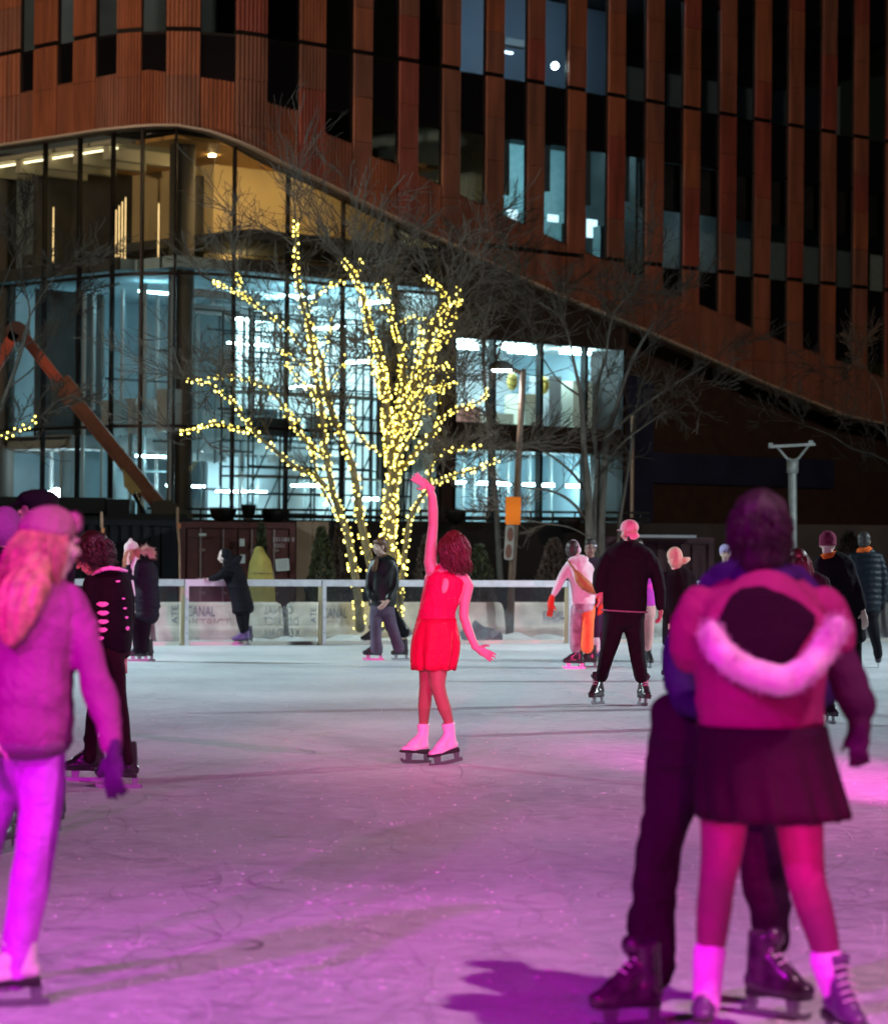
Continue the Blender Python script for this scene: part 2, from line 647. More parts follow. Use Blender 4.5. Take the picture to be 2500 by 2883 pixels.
# ------------------------------------------------------------------ pale jersey barriers with painted letter shadows, snow banked against them
M_conc = mat('whitewashed_concrete', (0.64, 0.58, 0.50), 0.85, var=.28, vscale=3, bump=.25, bscale=25)
M_ltrsh = mat('letter_shadow_grey', (0.16, 0.16, 0.22), 0.8)  # shadows cast by the panel letters, painted on the barriers as flat text
M_ltrsh_rust = mat('letter_shadow_rust', (0.42, 0.28, 0.26), 0.8)
edges = [-420, 0, 425, 800, 1422, 1760, 2120, 2480, 2860]
names_j = ['at the far left edge', 'behind the grey-hatted skater', 'with painted CANAL DISTRICT letter shadows beside the rail-leaning skater', 'under the lit tree, half buried in snow',
           'right of the red dress, next to a dark gap', 'behind the skater in the black jacket', 'behind the couple', 'at the right edge']
for i in range(len(edges) - 1):
    a, b2 = on_board(edges[i], 1.9) + BD * .05, on_board(edges[i + 1], 1.9) - BD * .05
    mid = (a + b2) / 2
    t = thing('concrete_barrier', mid, 'low whitish concrete barrier ' + names_j[i], 'barrier', 'concrete barriers outside the rink')
    q = MB()
    prof = [(-.22, 0), (-.22, .08), (-.13, .26), (-.09, .62), (-.07, .665), (.07, .665), (.09, .62), (.13, .26), (.22, .08), (.22, 0)]
    stn = [0, .03, .07, .97, 1 - .03, 1]
    L = (b2 - a).length
    vs, fs = [], []
    st2 = [(0, .88, .80), (.04, .96, .95), (.10, 1, 1), (L - .10, 1, 1), (L - .04, .96, .95), (L, .88, .80)]
    for dist, kx, kz in st2:
        for u, z in prof:
            p = a + BD * dist + BN * u * kx
            vs.append((p.x, p.y, z * (kz if z > .3 else 1)))
    n_ = len(prof)
    for s_ in range(len(st2) - 1):
        for k in range(n_ - 1):
            fs.append((s_ * n_ + k, s_ * n_ + k + 1, (s_ + 1) * n_ + k + 1, (s_ + 1) * n_ + k))
    fs.append(tuple(range(n_)))
    fs.append(tuple(reversed([(len(st2) - 1) * n_ + k for k in range(n_)])))
    q.add(vs, fs)
    q.build('concrete_block', M_conc, t)

    def bt(body, px, z, size, rot=0, m=M_ltrsh, sx=1.0):
        board_text(body, px, z, size, 1.9 - .125, rot, m, t, 'lettering_shadow', False, sx)
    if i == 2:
        bt('SKATE', 494, .36, .16, R(90), M_ltrsh, 1.1)
        bt('CANAL', 566, .50, .25, 0, M_ltrsh, .62)
        bt('DISTRICT', 584, .29, .25, 0, M_ltrsh_rust, .80)
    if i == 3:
        bt('SKATE', 884, .36, .15, R(90), M_ltrsh, 1.0)
        bt('CANAL', 944, .47, .26, 0, M_ltrsh, .52)
        bt('KENDALL', 950, .27, .2, 0, M_ltrsh_rust, .5)
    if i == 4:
        bt('KENDALL', 1560, .44, .2, 0, M_ltrsh, .5)
        bt('DISTRICT', 1560, .30, .2, 0, M_ltrsh, .5)

sn = MB()
NX, NY = 170, 9
P0 = on_board(-300, .12)
P1 = on_board(2850, .12)
vs = []
rr_ = random.Random(4)
ph = [rr_.uniform(0, 6) for _ in range(8)]
for j in range(NY):
    for i in range(NX):
        t = i / (NX - 1)
        p = P0.lerp(P1, t) + BN * (j / (NY - 1) * 1.6)
        px = project((p.x, p.y, 0))[0]
        env = .05 + .13 * max(0, 1 - abs(px - 1010) / 330) + .16 * max(0, 1 - abs(px - 1470) / 150) + .05 * max(0, 1 - abs(px - 1620) / 90)
        h = env * (.55 + .45 * math.sin(px / 37 + ph[0]) * math.sin(px / 61 + ph[1] + j * .4) + .25 * math.sin(px / 13 + ph[2] + j))
        h *= math.sin(math.pi * min(1, (j + .5) / NY * 1.0)) ** .5
        vs.append((p.x, p.y, max(0.004, h * (.6 + .8 * j / NY))))
sn.add(vs, [(j * NX + i, j * NX + i + 1, (j + 1) * NX + i + 1, (j + 1) * NX + i) for j in range(NY - 1) for i in range(NX - 1)])
tag(sn.build('snow', M_snow, smooth=True), 'lumpy snow banked between clear panels and concrete barriers', 'snow', kind='stuff')

# dark slate heap in the snow
c = on_board(1352, .5)
q = Clay()
for k in range(9):
    q.box(c + Vector((random.uniform(-.25, .3), random.uniform(-.1, .1), random.uniform(.06, .16))), (.22, .2, .16), Euler((random.uniform(-.6, .6), random.uniform(-.6, .6), random.uniform(0, 3))).to_matrix())
q.box(c + Vector((-.05, 0, .24)), (.2, .18, .2), Euler((.3, .6, .5)).to_matrix())
o = q.sculpt('slush_heap', mat('dirty_slush', (.10, .11, .13), .7, bump=.4, bscale=30), None, .02, 1)
tag(o, 'dark dirty slush heap against the snow right of the red dress', 'slush heap')

# ================================================================== THE OFFICE BUILDING
TH = R(43.5)
UA = Vector((math.cos(TH), math.sin(TH), 0))       # along the right facade
UB = Vector((-math.sin(TH), math.cos(TH), 0))      # along the left facade (and inward from the right one)
RAD = 3.0
C0 = at(478, 1541, 71.0)
C0.z = 0
# the theoretical square corner lies in front of the rounded one
CORN = C0 - (UA + UB) * (RAD * (1 - 1 / math.sqrt(2)))


def AB(a, b, z=0.0):
    return Vector((CORN.x + UA.x * a + UB.x * b, CORN.y + UA.y * a + UB.y * b, z))


HALF = RAD * math.pi / 4


def path(s, off=0.0):
    """point and tangent along the facade line; s = 0 at the rounded corner, off inward"""
    if s > HALF:
        a = RAD + (s - HALF)
        return AB(a, off), UA
    if s < -HALF:
        b = RAD + (-s - HALF)
        return AB(off, b), -UB
    ang = s / RAD            # -pi/4..pi/4
    cen = AB(RAD, RAD)
    dirv = (-(UA + UB)).normalized()
    r = Matrix.Rotation(ang, 3, 'Z') @ dirv
    tan = Matrix.Rotation(ang, 3, 'Z') @ ((UA - UB).normalized())
    return cen + r * (RAD - off), tan


SS = np.linspace(-14, 44, 1200)
SPX = np.array([project(path(s)[0] + Vector((0, 0, 9)))[0] for s in SS])


def s_at(px, py=None):
    return float(np.interp(px, SPX, SS))


def sz(px, py):
    s = s_at(px)
    for _ in range(3):       # the camera roll shifts columns a little with height
        p = path(s)[0]
        z = at(px, py, p.y).z
        e = project(p + Vector((0, 0, z)))[0] - px
        s -= e / 100.0
    p = path(s)[0]
    return s, at(px, py, p.y).z


sof = [sz(*D(x, y)) for x, y in ((-160, 312), (0, 292), (80, 280), (160, 268), (240, 257), (310, 251), (360, 251), (420, 262), (480, 285), (560, 325),
                                 (640, 362), (720, 402), (830, 457), (920, 497), (1000, 537), (1120, 592), (1290, 662), (1460, 737), (1546, 775), (1696, 835), (1792, 857), (1990, 905))]
sofS, sofZ = [p[0] for p in sof], [p[1] for p in sof]


def soffit(s):
    return float(np.interp(s, sofS, sofZ))


sil = [sz(*D(x, y)) for x, y in ((-160, 215), (35, 188), (110, 172), (200, 155), (300, 140), (400, 155), (470, 165), (540, 206), (600, 222), (655, 268), (705, 287), (750, 315), (798, 330), (845, 352),
                                 (880, 370), (975, 415), (1055, 452), (1135, 490), (1215, 522), (1290, 560), (1440, 627), (1580, 690), (1650, 712), (1790, 765), (1990, 830))]
silS, silZ = [p[0] for p in sil], [p[1] for p in sil]


def sill(s):
    return float(np.interp(s, silS, silZ))


ZT = 19.5
bld = thing('office_building', AB(3, 3), 'large dark office building with terracotta piers and a glazed lit corner', 'building')
TC = [mat('terracotta_orange', (0.255, 0.088, 0.042), .45, var=.38, vscale=3.0, bump=.15, bscale=30, aniso=(1, 1, .15)),
      mat('terracotta_red', (0.225, 0.056, 0.040), .45, var=.38, vscale=3.0, bump=.15, bscale=30, aniso=(1, 1, .15)),
      mat('terracotta_rust', (0.215, 0.078, 0.046), .48, var=.38, vscale=3.0, bump=.15, bscale=30, aniso=(1, 1, .15)),
      mat('terracotta_brown', (0.185, 0.078, 0.050), .5, var=.38, vscale=3.0, bump=.15, bscale=30, aniso=(1, 1, .15))]
M_blk = mat('black_metal', (0.004, 0.004, 0.005), .5, .0, spec=.2)
M_spn = mat('black_spandrel_glass', (0.006, 0.006, 0.009), .12, 0)

def wall_ab(mb, sa, sb, off, z0f, z1f, th=.12):
    pa, pb = path(sa, off)[0], path(sb, off)[0]
    pa2, pb2 = path(sa, off + th)[0], path(sb, off + th)[0]
    vs = []
    for p, s in ((pa, sa), (pb, sb), (pb2, sb), (pa2, sa)):
        vs.append((*p.xy, z0f(s)))
    for p, s in ((pa, sa), (pb, sb), (pb2, sb), (pa2, sa)):
        vs.append((*p.xy, z1f(s)))
    mb.add(vs, [(0, 1, 5, 4), (1, 2, 6, 5), (2, 3, 7, 6), (3, 0, 4, 7), (4, 5, 6, 7), (3, 2, 1, 0)])


# pier left/right edges in the picture (1792-px view, about the height y=200)
piers_px = [(-35, 38), (66, 113), (146, 190), (233, 282), (332, 400), (472, 541), (599, 658), (708, 752), (800, 845), (888, 930), (976, 1018),
            (1060, 1100), (1142, 1183), (1223, 1262), (1300, 1340), (1376, 1413), (1449, 1486), (1520, 1556), (1588, 1622), (1655, 1688), (1720, 1752), (1785, 1815)]
piers = [(s_at(*D(a, 0)), s_at(*D(b, 0)) - (.10 if a > 450 else .0)) for a, b in piers_px]


def rib_panel(s0, s1, zt, zb, proud, parent, material, nr, name='terracotta_panel', depth=.04, ret=0.0):
    """one fluted panel between s0 and s1; zt and zb are functions of s"""
    pts = []
    if ret:
        pts.append((s0, proud - ret))
    for k in range(nr):
        a = s0 + (s1 - s0) * k / nr
        wv = (s1 - s0) / nr
        for f, h in ((.0, 0), (.18, .75), (.5, 1), (.82, .75)):
            pts.append((a + wv * f, proud + depth * h - depth))
    pts.append((s1, proud - depth))
    if ret:
        pts.append((s1, proud - ret))
    vs, fs = [], []
    for s, pr in pts:
        p, t = path(s, -pr)
        vs.append((p.x, p.y, zb(s)))
        vs.append((p.x, p.y, zt(s)))
    n = len(pts)
    for i in range(n - 1):
        fs.append((2 * i, 2 * i + 2, 2 * i + 3, 2 * i + 1))
    # top and bottom lips
    for zf, k in ((zb, 0), (zt, 1)):
        o = len(vs)
        pa, pb = path(pts[0][0], .05)[0], path(pts[-1][0], .05)[0]
        vs += [(pa.x, pa.y, zf(pts[0][0])), (pb.x, pb.y, zf(pts[-1][0]))]
        fs.append(tuple([2 * i + k for i in range(n)] + [o + 1, o]))
    me = bpy.data.meshes.new(name)
    me.from_pydata(vs, [], fs)
    me.update()
    return obj(name, me, material, parent)


# breaks between stacked panels; wider dark joints at the floor lines
Z1, Z2 = sz(*D(700, 100))[1], sz(2470, 813)[1]
levels = [Z2 - 6.4, Z2 - 5.1, Z2 - 3.8, Z2 - 2.55, Z2 - 1.28, Z2]
k_ = 4
levels += [Z2 + (Z1 - Z2) * i / k_ for i in range(1, k_ + 1)]
levels += [Z1 + (Z1 - Z2) * i / k_ for i in range(1, 5)]
rp_ = random.Random(21)


def stack(s0, s1, bot, top, proud, parent, nr, ret, gap_at=True):
    lo = min(bot(s0), bot(s1))
    hi = max(top(s0), top(s1))
    cuts = [lo - 1] + [z for z in levels if lo + .45 < z < hi - .3] + [hi + 1]
    last = rp_.choice(TC)
    for i in range(len(cuts) - 1):
        z0, z1 = cuts[i], cuts[i + 1]
        big0 = any(abs(z0 - q) < .02 for q in (Z1, Z2))
        big1 = any(abs(z1 - q) < .02 for q in (Z1, Z2))
        zb = (lambda s: bot(s)) if i == 0 else (lambda s, z=z0 + (.06 if big0 else .006): max(z, bot(s)))
        zt = (lambda s: top(s)) if i == len(cuts) - 2 else (lambda s, z=z1 - (.06 if big1 else .006): max(min(z, top(s)), bot(s) + .01))
        m = rp_.choice([TC[0], TC[0], TC[1], TC[2], TC[3]]) if rp_.random() < .6 else last
        if lo < 10 and i < 2:
            m = rp_.choice([TC[2], TC[3], TC[3]])
        last = m
        rib_panel(s0, s1, zt, zb, proud + rp_.uniform(-.006, .006), parent, m, nr, ret=ret)


for i, (a, b) in enumerate(piers):
    e = bpy.data.objects.new('pier', None)
    col.objects.link(e)
    e.parent = bld
    pm = (path((a + b) / 2)[0])
    e.matrix_parent_inverse = WM[bld.name].inverted()
    e.location = pm
    WM[e.name] = Matrix.Translation(pm)
    stack(a, b, soffit, lambda s: ZT, .07, e, 8, .075)
    bk = MB()
    wall_ab(bk, a + .005, b - .005, .0, lambda s: soffit(s) + .02, lambda s: ZT - .02, .1)
    bk.build('backing', M_blk, e)
    if i + 1 < len(piers):
        c, d2 = b, piers[i + 1][0]
        e2 = bpy.data.objects.new('window_bay', None)
        col.objects.link(e2)
        e2.parent = bld
        pm = path((c + d2) / 2)[0]
        e2.matrix_parent_inverse = WM[bld.name].inverted()
        e2.location = pm
        WM[e2.name] = Matrix.Translation(pm)
        c2, d3 = c + .004, d2 - .004
        stack(c2, d3, soffit, sill, .035, e2, 8, .045)
        bk = MB()
        wall_ab(bk, c2, d3, .012, lambda s: soffit(s) + .02, lambda s: sill(s) - .06, .1)
        bk.build('backing', M_blk, e2)
        # sill cap, glass panes and dark frames
        q = MB()
        pa, pb = path(c2, -.02)[0], path(d3, -.02)[0]
        pa2, pb2 = path(c2, .34)[0], path(d3, .34)[0]
        za, zb_ = sill(c2) + .012, sill(d3) + .012
        q.add([(*pa.xy, za), (*pb.xy, zb_), (*pb2.xy, zb_), (*pa2.xy, za), (*pa.xy, za - .05), (*pb.xy, zb_ - .05), (*pb2.xy, zb_ - .05), (*pa2.xy, za - .05)],
              [(0, 1, 2, 3), (7, 6, 5, 4), (0, 4, 5, 1), (1, 5, 6, 2), (2, 6, 7, 3), (3, 7, 4, 0)])
        q.build('sill', M_blk, e2)
        gp = [(-10, Z2 - 2.3, 'v'), (Z2 - 2.3, Z2 - .1, 's'), (Z2 - .1, Z2 + 3.05, 'v'), (Z2 + 3.05, Z1 - .08, 's'), (Z1 - .08, Z1 + 3.1, 'v'), (Z1 + 3.1, ZT, 's')]
        p0, t0 = path(c2, .03)
        p1, t1 = path(d3, .03)
        for z0, z1, kd in gp:
            zs0 = lambda s: max(z0 + .03, sill(s))
            if z1 - .1 < min(sill(c2), sill(d3)):
                continue
            q = MB()
            vs = [(*p0.xy, zs0(c2)), (*p1.xy, zs0(d3)), (*p1.xy, max(z1 - .03, sill(d3) + .02)), (*p0.xy, max(z1 - .03, sill(c2) + .02))]
            q.add(vs, [(0, 1, 2, 3)])
            q.build('window_pane' if kd == 'v' else 'spandrel_pane', M_spn if kd == 's' else None, e2)
            # frame bar above the pane
            fb = MB()
            if z1 < ZT and z1 > min(sill(c2), sill(d3)):
                fb.bar(Vector((*p0.xy, z1)), Vector((*p1.xy, z1)), .06, .07)
                fb.build('frame_bar', M_blk, e2)
        # side jambs
        for pp, ss_ in ((p0, c2), (p1, d3)):
            fb = MB()
            fb.bar(Vector((*pp.xy, sill(ss_))), Vector((*pp.xy, ZT)), .05, .05)
            fb.build('jamb', M_blk, e2)
M_win = glass('office_glass', (0.55, 0.62, 0.66), 0.03, 0.02)
for o in bpy.data.objects:
    if o.name.startswith('window_pane') and len(o.data.materials) == 0:
        o.data.materials.append(M_win)

# thin pale lip under the terracotta and the boarded soffit behind it
lip, sf = MB(), MB()
for k in range(len(sofS) - 1):
    n = 3
    for j in range(n):
        sa, sb = [sofS[k] + (sofS[k + 1] - sofS[k]) * (j + f) / n for f in (0, 1)]
        pa, pb = path(sa, -.2)[0], path(sb, -.2)[0]
        pa2, pb2 = path(sa, -.02)[0], path(sb, -.02)[0]
        qa, qb = path(sa, .55)[0], path(sb, .55)[0]
        za, zb_ = soffit(sa), soffit(sb)
        lip.add([(*pa.xy, za - .06), (*pb.xy, zb_ - .06), (*pb.xy, zb_ - .004), (*pa.xy, za - .004), (*pa2.xy, za - .06), (*pb2.xy, zb_ - .06)], [(0, 1, 2, 3), (4, 5, 1, 0)])
        sf.add([(*pa2.xy, za - .03), (*pb2.xy, zb_ - .03), (*qb.xy, zb_ - .03), (*qa.xy, za - .03)], [(3, 2, 1, 0)])
lip.build('soffit_lip', mat('pale_trim', (.45, .42, .36), .5), bld)
sf.build('soffit', mat('soffit_boards', (.10, .085, .07), .7), bld)

# ---------------- glazed corner
M_cw = glass('curtain_glass', (0.80, 0.88, 0.88), 0.035, 0.015)
mull_px = [-60, 65, 135, 204, 272, 350, 487, 600, 712, 817, 908]
ms = [s_at(*D(x, 0)) for x in mull_px]
TR1, TR2 = sz(*D(350, 858))[1], sz(*D(350, 548))[1]
glz = bpy.data.objects.new('corner_glazing', None)
col.objects.link(glz)
glz.parent = bld
glz.matrix_parent_inverse = WM[bld.name].inverted()
glz.location = path(0, .4)[0]
WM[glz.name] = Matrix.Translation(path(0, .4)[0])
GO = .42
for i, s in enumerate(ms):
    p, t = path(s, GO)
    q = MB()
    nrm = Vector((t.y, -t.x, 0))
    wdt = .065
    q.box(Vector((*p.xy, soffit(s) / 2 - .02)) + nrm * .03, (wdt, .12, soffit(s) - .04), Matrix((t, -nrm, (0, 0, 1))).transposed())
    q.build('mullion', M_blk, glz)
    if i + 1 < len(ms):
        s2 = ms[i + 1]
        nseg = 4 if abs((s + s2) / 2) < 3.2 else 1
        for za, zb_ in ((.0, TR1), (TR1, TR2), (TR2, 99)):
            q = MB()
            for k in range(nseg):
                sa, sb = s + (s2 - s) * k / nseg, s + (s2 - s) * (k + 1) / nseg
                pa, pb = path(sa, GO)[0], path(sb, GO)[0]
                ta, tb = min(zb_, soffit(sa) - .03), min(zb_, soffit(sb) - .03)
                if max(ta, tb) < za + .05:
                    continue
                q.add([(*pa.xy, za), (*pb.xy, za), (*pb.xy, max(tb, za)), (*pa.xy, max(ta, za))], [(0, 1, 2, 3)])
            if q.v:
                q.build('glass_pane', M_cw, glz)
        for z in (TR1, TR2):
            if z < min(soffit(s), soffit(s2)):
                q = MB()
                for k in range(nseg):
                    sa, sb = s + (s2 - s) * k / nseg, s + (s2 - s) * (k + 1) / nseg
                    q.bar(Vector((*path(sa, GO - .02)[0].xy, z)), Vector((*path(sb, GO - .02)[0].xy, z)), .06, .08)
                q.build('transom', M_blk, glz)
# second glazed stretch to the right with a bright upper window
m2_px = [937, 1017, 1112, 1202, 1278]
ms2 = [s_at(*D(x, 0)) for x in m2_px]
sA, sB = ms2[0], ms2[-1]
ZU1 = sz(*D(1110, 692))[1]
ZU0 = sz(*D(1110, 858))[1]
ZL1 = sz(*D(1110, 912))[1]
gl2 = bpy.data.objects.new('side_glazing', None)
col.objects.link(gl2)
gl2.parent = bld
gl2.matrix_parent_inverse = WM[bld.name].inverted()
gl2.location = path(sA, .4)[0]
WM[gl2.name] = Matrix.Translation(path(sA, .4)[0])
for i, s in enumerate(ms2):
    p, t = path(s, GO)
    q = MB()
    q.box(Vector((*p.xy, ZU1 / 2)), (.11, .2, ZU1), Matrix((t, Vector((-t.y, t.x, 0)), (0, 0, 1))).transposed())
    q.build('mullion', M_blk, gl2)
    if i + 1 < len(ms2):
        for z0, z1 in ((0, ZL1), (ZU0, ZU1)):
            pa, pb = path(s, GO)[0], path(ms2[i + 1], GO)[0]
            q = MB()
            q.add([(*pa.xy, z0), (*pb.xy, z0), (*pb.xy, z1), (*pa.xy, z1)], [(0, 1, 2, 3)])
            q.build('glass_pane', M_cw, gl2)


M_dkw = mat('dark_cladding', (.022, .018, .018), .7, var=.3, vscale=2)
q = MB()
wall_ab(q, ms[-1] + .06, sA - .06, GO - .1, lambda s: 0, lambda s: soffit(s) - .03)
q.build('dark_pier', M_dkw, bld)
q = MB()
wall_ab(q, sA, sB + .2, GO + .03, lambda s: ZU1 + .0, lambda s: soffit(s) - .03)
q.build('dark_fascia', M_dkw, bld)
q = MB()
wall_ab(q, sA, sB + .06, GO - .02, lambda s: ZL1, lambda s: ZU0)
q.build('dark_spandrel', M_dkw, bld)
q = MB()
wall_ab(q, sB + .06, 44, 1.6, lambda s: 0, lambda s: soffit(s) - .03)
q.build('recessed_wall', mat('dark_brick', (.035, .022, .018), .8, var=.3, vscale=3), bld)
q = MB()
wall_ab(q, sB + .06, sB + .2, GO - .05, lambda s: 0, lambda s: soffit(s) - .03, 1.3)
q.build('dark_pier', M_dkw, bld)
s1_, s2_ = s_at(*D(1335, 0)), s_at(*D(1395, 0))
q = MB()
wall_ab(q, s1_, s2_, 1.45, lambda s: 0, lambda s: soffit(s) - .9)
q.build('navy_panel', mat('navy_panel', (.016, .026, .075), .6, var=.3, vscale=1), bld)
s3_, s4_ = s_at(*D(1395, 0)), s_at(*D(1760, 0))
q = MB()
wall_ab(q, s3_, s4_, 1.45, lambda s: 3.6, lambda s: 4.5)
q.build('navy_panel', mat('navy_panel', (.016, .026, .075), .6), bld)
q = MB()
q.tube([Vector((*path(sB + .25, GO - .2)[0].xy, 0)), Vector((*path(sB + .25, GO - .2)[0].xy, ZU0 + .4))], [.05, .05], 8)
q.build('downpipe', mat('pipe_grey', (.30, .30, .27), .5), bld)

# ---------------- inside: floors, walls, ceilings, lit tubes
M_scaf = mat('scaffold_tube', (.030, .050, .058), .6, .2)
M_conc2 = mat('raw_concrete', (.34, .38, .39), .8, var=.2, vscale=1.5)
M_dry = mat('drywall', (.38, .53, .60), .8, var=.12, vscale=1.2)
M_tan = mat('tan_plaster', (.56, .43, .22), .8, var=.06, vscale=1)
M_oran = mat('timber_ceiling', (.60, .32, .10), .55, var=.12, vscale=3)
M_dark = mat('unlit_fitout', (.05, .05, .05), .8, var=.3, vscale=2)
M_tube = mat('cool_tube', (1, 1, 1), .5, emit=(.48, .88, 1.0), estr=38)
M_tubew = mat('white_tube', (1, 1, 1), .5, emit=(.62, .93, 1.0), estr=80)
M_warm = mat('warm_strip', (1, 1, 1), .5, emit=(1.0, .66, .28), estr=45)
SLAB = sz(*D(480, 512))[1]
ina = bpy.data.objects.new('interior', None)
col.objects.link(ina)
ina.parent = bld
ina.matrix_parent_inverse = WM[bld.name].inverted()
ina.location = AB(5, 5)
WM[ina.name] = Matrix.Translation(AB(5, 5))
ROT_AB = Matrix((UA, UB, (0, 0, 1))).transposed()


def ibox(name, a0, a1, b0, b1, z0, z1, m, parent=ina):
    q = MB()
    q.box(AB((a0 + a1) / 2, (b0 + b1) / 2, (z0 + z1) / 2), (a1 - a0, b1 - b0, z1 - z0), ROT_AB)
    return q.build(name, m, parent)


A1 = sA - HALF + RAD - .2          # right end of the glazed corner in a
A2 = sB - HALF + RAD + .1
ibox('floor_slab', 3.0, A1, .86, 11, SLAB - .30, SLAB - .02, M_dry)
ibox('floor_slab', 1.32, 2.995, 1.32, 2.995, SLAB - .30, SLAB - .02, M_dry)
ibox('floor_slab', .86, 2.995, 3.0, 11, SLAB - .30, SLAB - .02, M_dry)
ibox('slab_edge', 3.0, A1, .75, .85, SLAB - .32, SLAB, M_dark)
ibox('slab_edge', .75, .85, 3.0, 11, SLAB - .32, SLAB, M_dark)
ibox('timber_ceiling', 1.32, 3.18, 1.32, 2.98, soffit(.0) - .25, soffit(.0) - .15, M_oran)
ibox('floor', .8, A1, .8, 11, .0, .12, M_conc2)
ibox('wall', .8, 40, 11, 11.2, 0, ZT, M_dry)
ibox('wall', 9.2, A1 + .1, 10.2, 10.4, .1, SLAB - .5, M_dry)
ibox('wall', A1, A1 + .2, .6, 11, .1, SLAB - .32, mat('bright_board', (.80, .88, .88), .8))
for b_, z_, l_ in ((1.6, SLAB - .7, 1.2), (3.4, SLAB - 1.3, 1.4), (5.4, SLAB - .9, 1.2), (2.4, SLAB - 2.3, 1.0), (4.6, SLAB - 2.9, 1.4), (2.0, 2.9, 1.0), (4.4, 3.3, 1.2)):
    ibox('ceiling_light', A1 - 1.1, A1 - 1.04, b_, b_ + l_, z_, z_ + .06, M_tubew)
ibox('wall', A2, A2 + .2, .6, 11, .1, ZU1 + .5, M_dry)
# upper warm room
CE = soffit(.0) - .25
ibox('timber_ceiling', 3.2, A1, .75, 10.8, CE, CE + .1, M_oran)
ibox('white_ceiling', .7, 3.15, 3.0, 10.8, CE + .0, CE + .1, mat('pale_ceiling', (.55, .52, .40), .7))
ibox('wall', 5.2, A1 + 6, 4.4, 4.6, SLAB, CE, M_tan)
ibox('wall', 5.0, 5.2, 4.4, 10.8, SLAB, CE, M_tan)
ibox('wall', 1.8, 5.0, 8.0, 8.2, SLAB, CE, M_dark)
ibox('wall', 4.0, 4.98, 4.8, 4.95, SLAB, CE - .3, M_dark)
for k, (a, b) in enumerate(((1.9, 4.2), (2.4, 5.0), (2.9, 5.8), (3.4, 6.6), (3.3, 4.6), (3.75, 4.4), (2.0, 6.4), (1.9, 7.4))):
    ibox('light_strip', a, a + .022, b, b + .022, SLAB + .1, CE - 1.2, mat('warm_strip_dim', (1, 1, 1), .5, emit=(1.0, .6, .22), estr=1.6))
ibox('ceiling_cove_light', 3.3, A1 - 1.5, 1.0, 1.06, CE - .12, CE - .05, M_warm)
ibox('ceiling_cove_light', 1.0, 1.04, 3.4, 9.5, CE - .10, CE - .06, mat('warm_cove', (1, 1, 1), .5, emit=(1, .78, .45), estr=4))
ibox('ceiling_cove_light', 5.4, A1 - 4, 4.2, 4.26, SLAB + .2, SLAB + .26, M_warm)
for k in range(9):
    a_, b_ = 3.8 + (k % 5) * 1.9, 1.5 + (k // 5) * 1.5
    if a_ < A1 - .5:
        ibox('downlight', a_, a_ + .12, b_, b_ + .12, CE - .03, CE - .005, mat('warm_downlight', (1, 1, 1), .5, emit=(1, .70, .34), estr=230))
for k in range(5):
    ibox('ceiling_beam', .9, 3.1, 3.6 + k * 1.3, 3.85 + k * 1.3, CE - .35, CE - .01, mat('pale_ceiling', (.55, .52, .40), .7))
# corner column
for a, b, r_ in ((2.2, 2.2, .33), (9.6, 2.4, .3), (1.6, 9.2, .3)):
    q = MB()
    q.tube([AB(a, b, .1), AB(a, b, CE)], [r_, r_], 16, caps=False)
    q.build('column', mat('dark_column', (.07, .068, .06), .6), ina, True)
# mezzanine in the lower hall, partitions and studs
MEZ = TR1 - .1
ibox('mezzanine', 1.5, A1, 6.0, 10.9, MEZ - .35, MEZ, M_conc2)
ibox('wall', 8.0, A1, 7.0, 7.1, MEZ, SLAB - .5, mat('bright_board', (.80, .88, .88), .8))
ibox('wall', 1.4, 4.2, 6.2, 6.3, .1, MEZ - .4, M_dry)
ibox('wall', 1.4, 3.6, 7.4, 7.5, MEZ, SLAB - .5, M_dark)
ibox('wall', 6.5, 9.0, 6.4, 6.5, .1, MEZ - .4, mat('grey_board', (.40, .47, .50), .8))
for k in range(22):
    a = 1.7 + k * .55 + random.uniform(-.1, .1)
    b = random.choice([3.4, 4.4, 5.6, 6.1])
    z0, z1 = random.choice([(.1, MEZ - .35), (MEZ, SLAB - .45), (.1, SLAB - .45)])
    if a < A1 - .3:
        ibox('metal_stud', a, a + .06, b, b + .09, z0, z1, mat('galvanised', (.5, .56, .57), .4, .5))
for k in range(9):
    b = 2.0 + k * .95
    a = 1.25 + random.uniform(0, 1.6)
    ibox('metal_stud', a, a + .09, b, b + .06, .1, random.choice([MEZ, SLAB - .45]), mat('galvanised', (.5, .56, .57), .4, .5))
for k in range(10):
    a, b, z = random.uniform(2, 8), random.uniform(2.5, 6), random.choice([MEZ - .6, SLAB - .8, SLAB - 1.1])
    ibox('duct', a, a + random.uniform(1, 3), b, b + .25, z, z + .22, M_conc2)
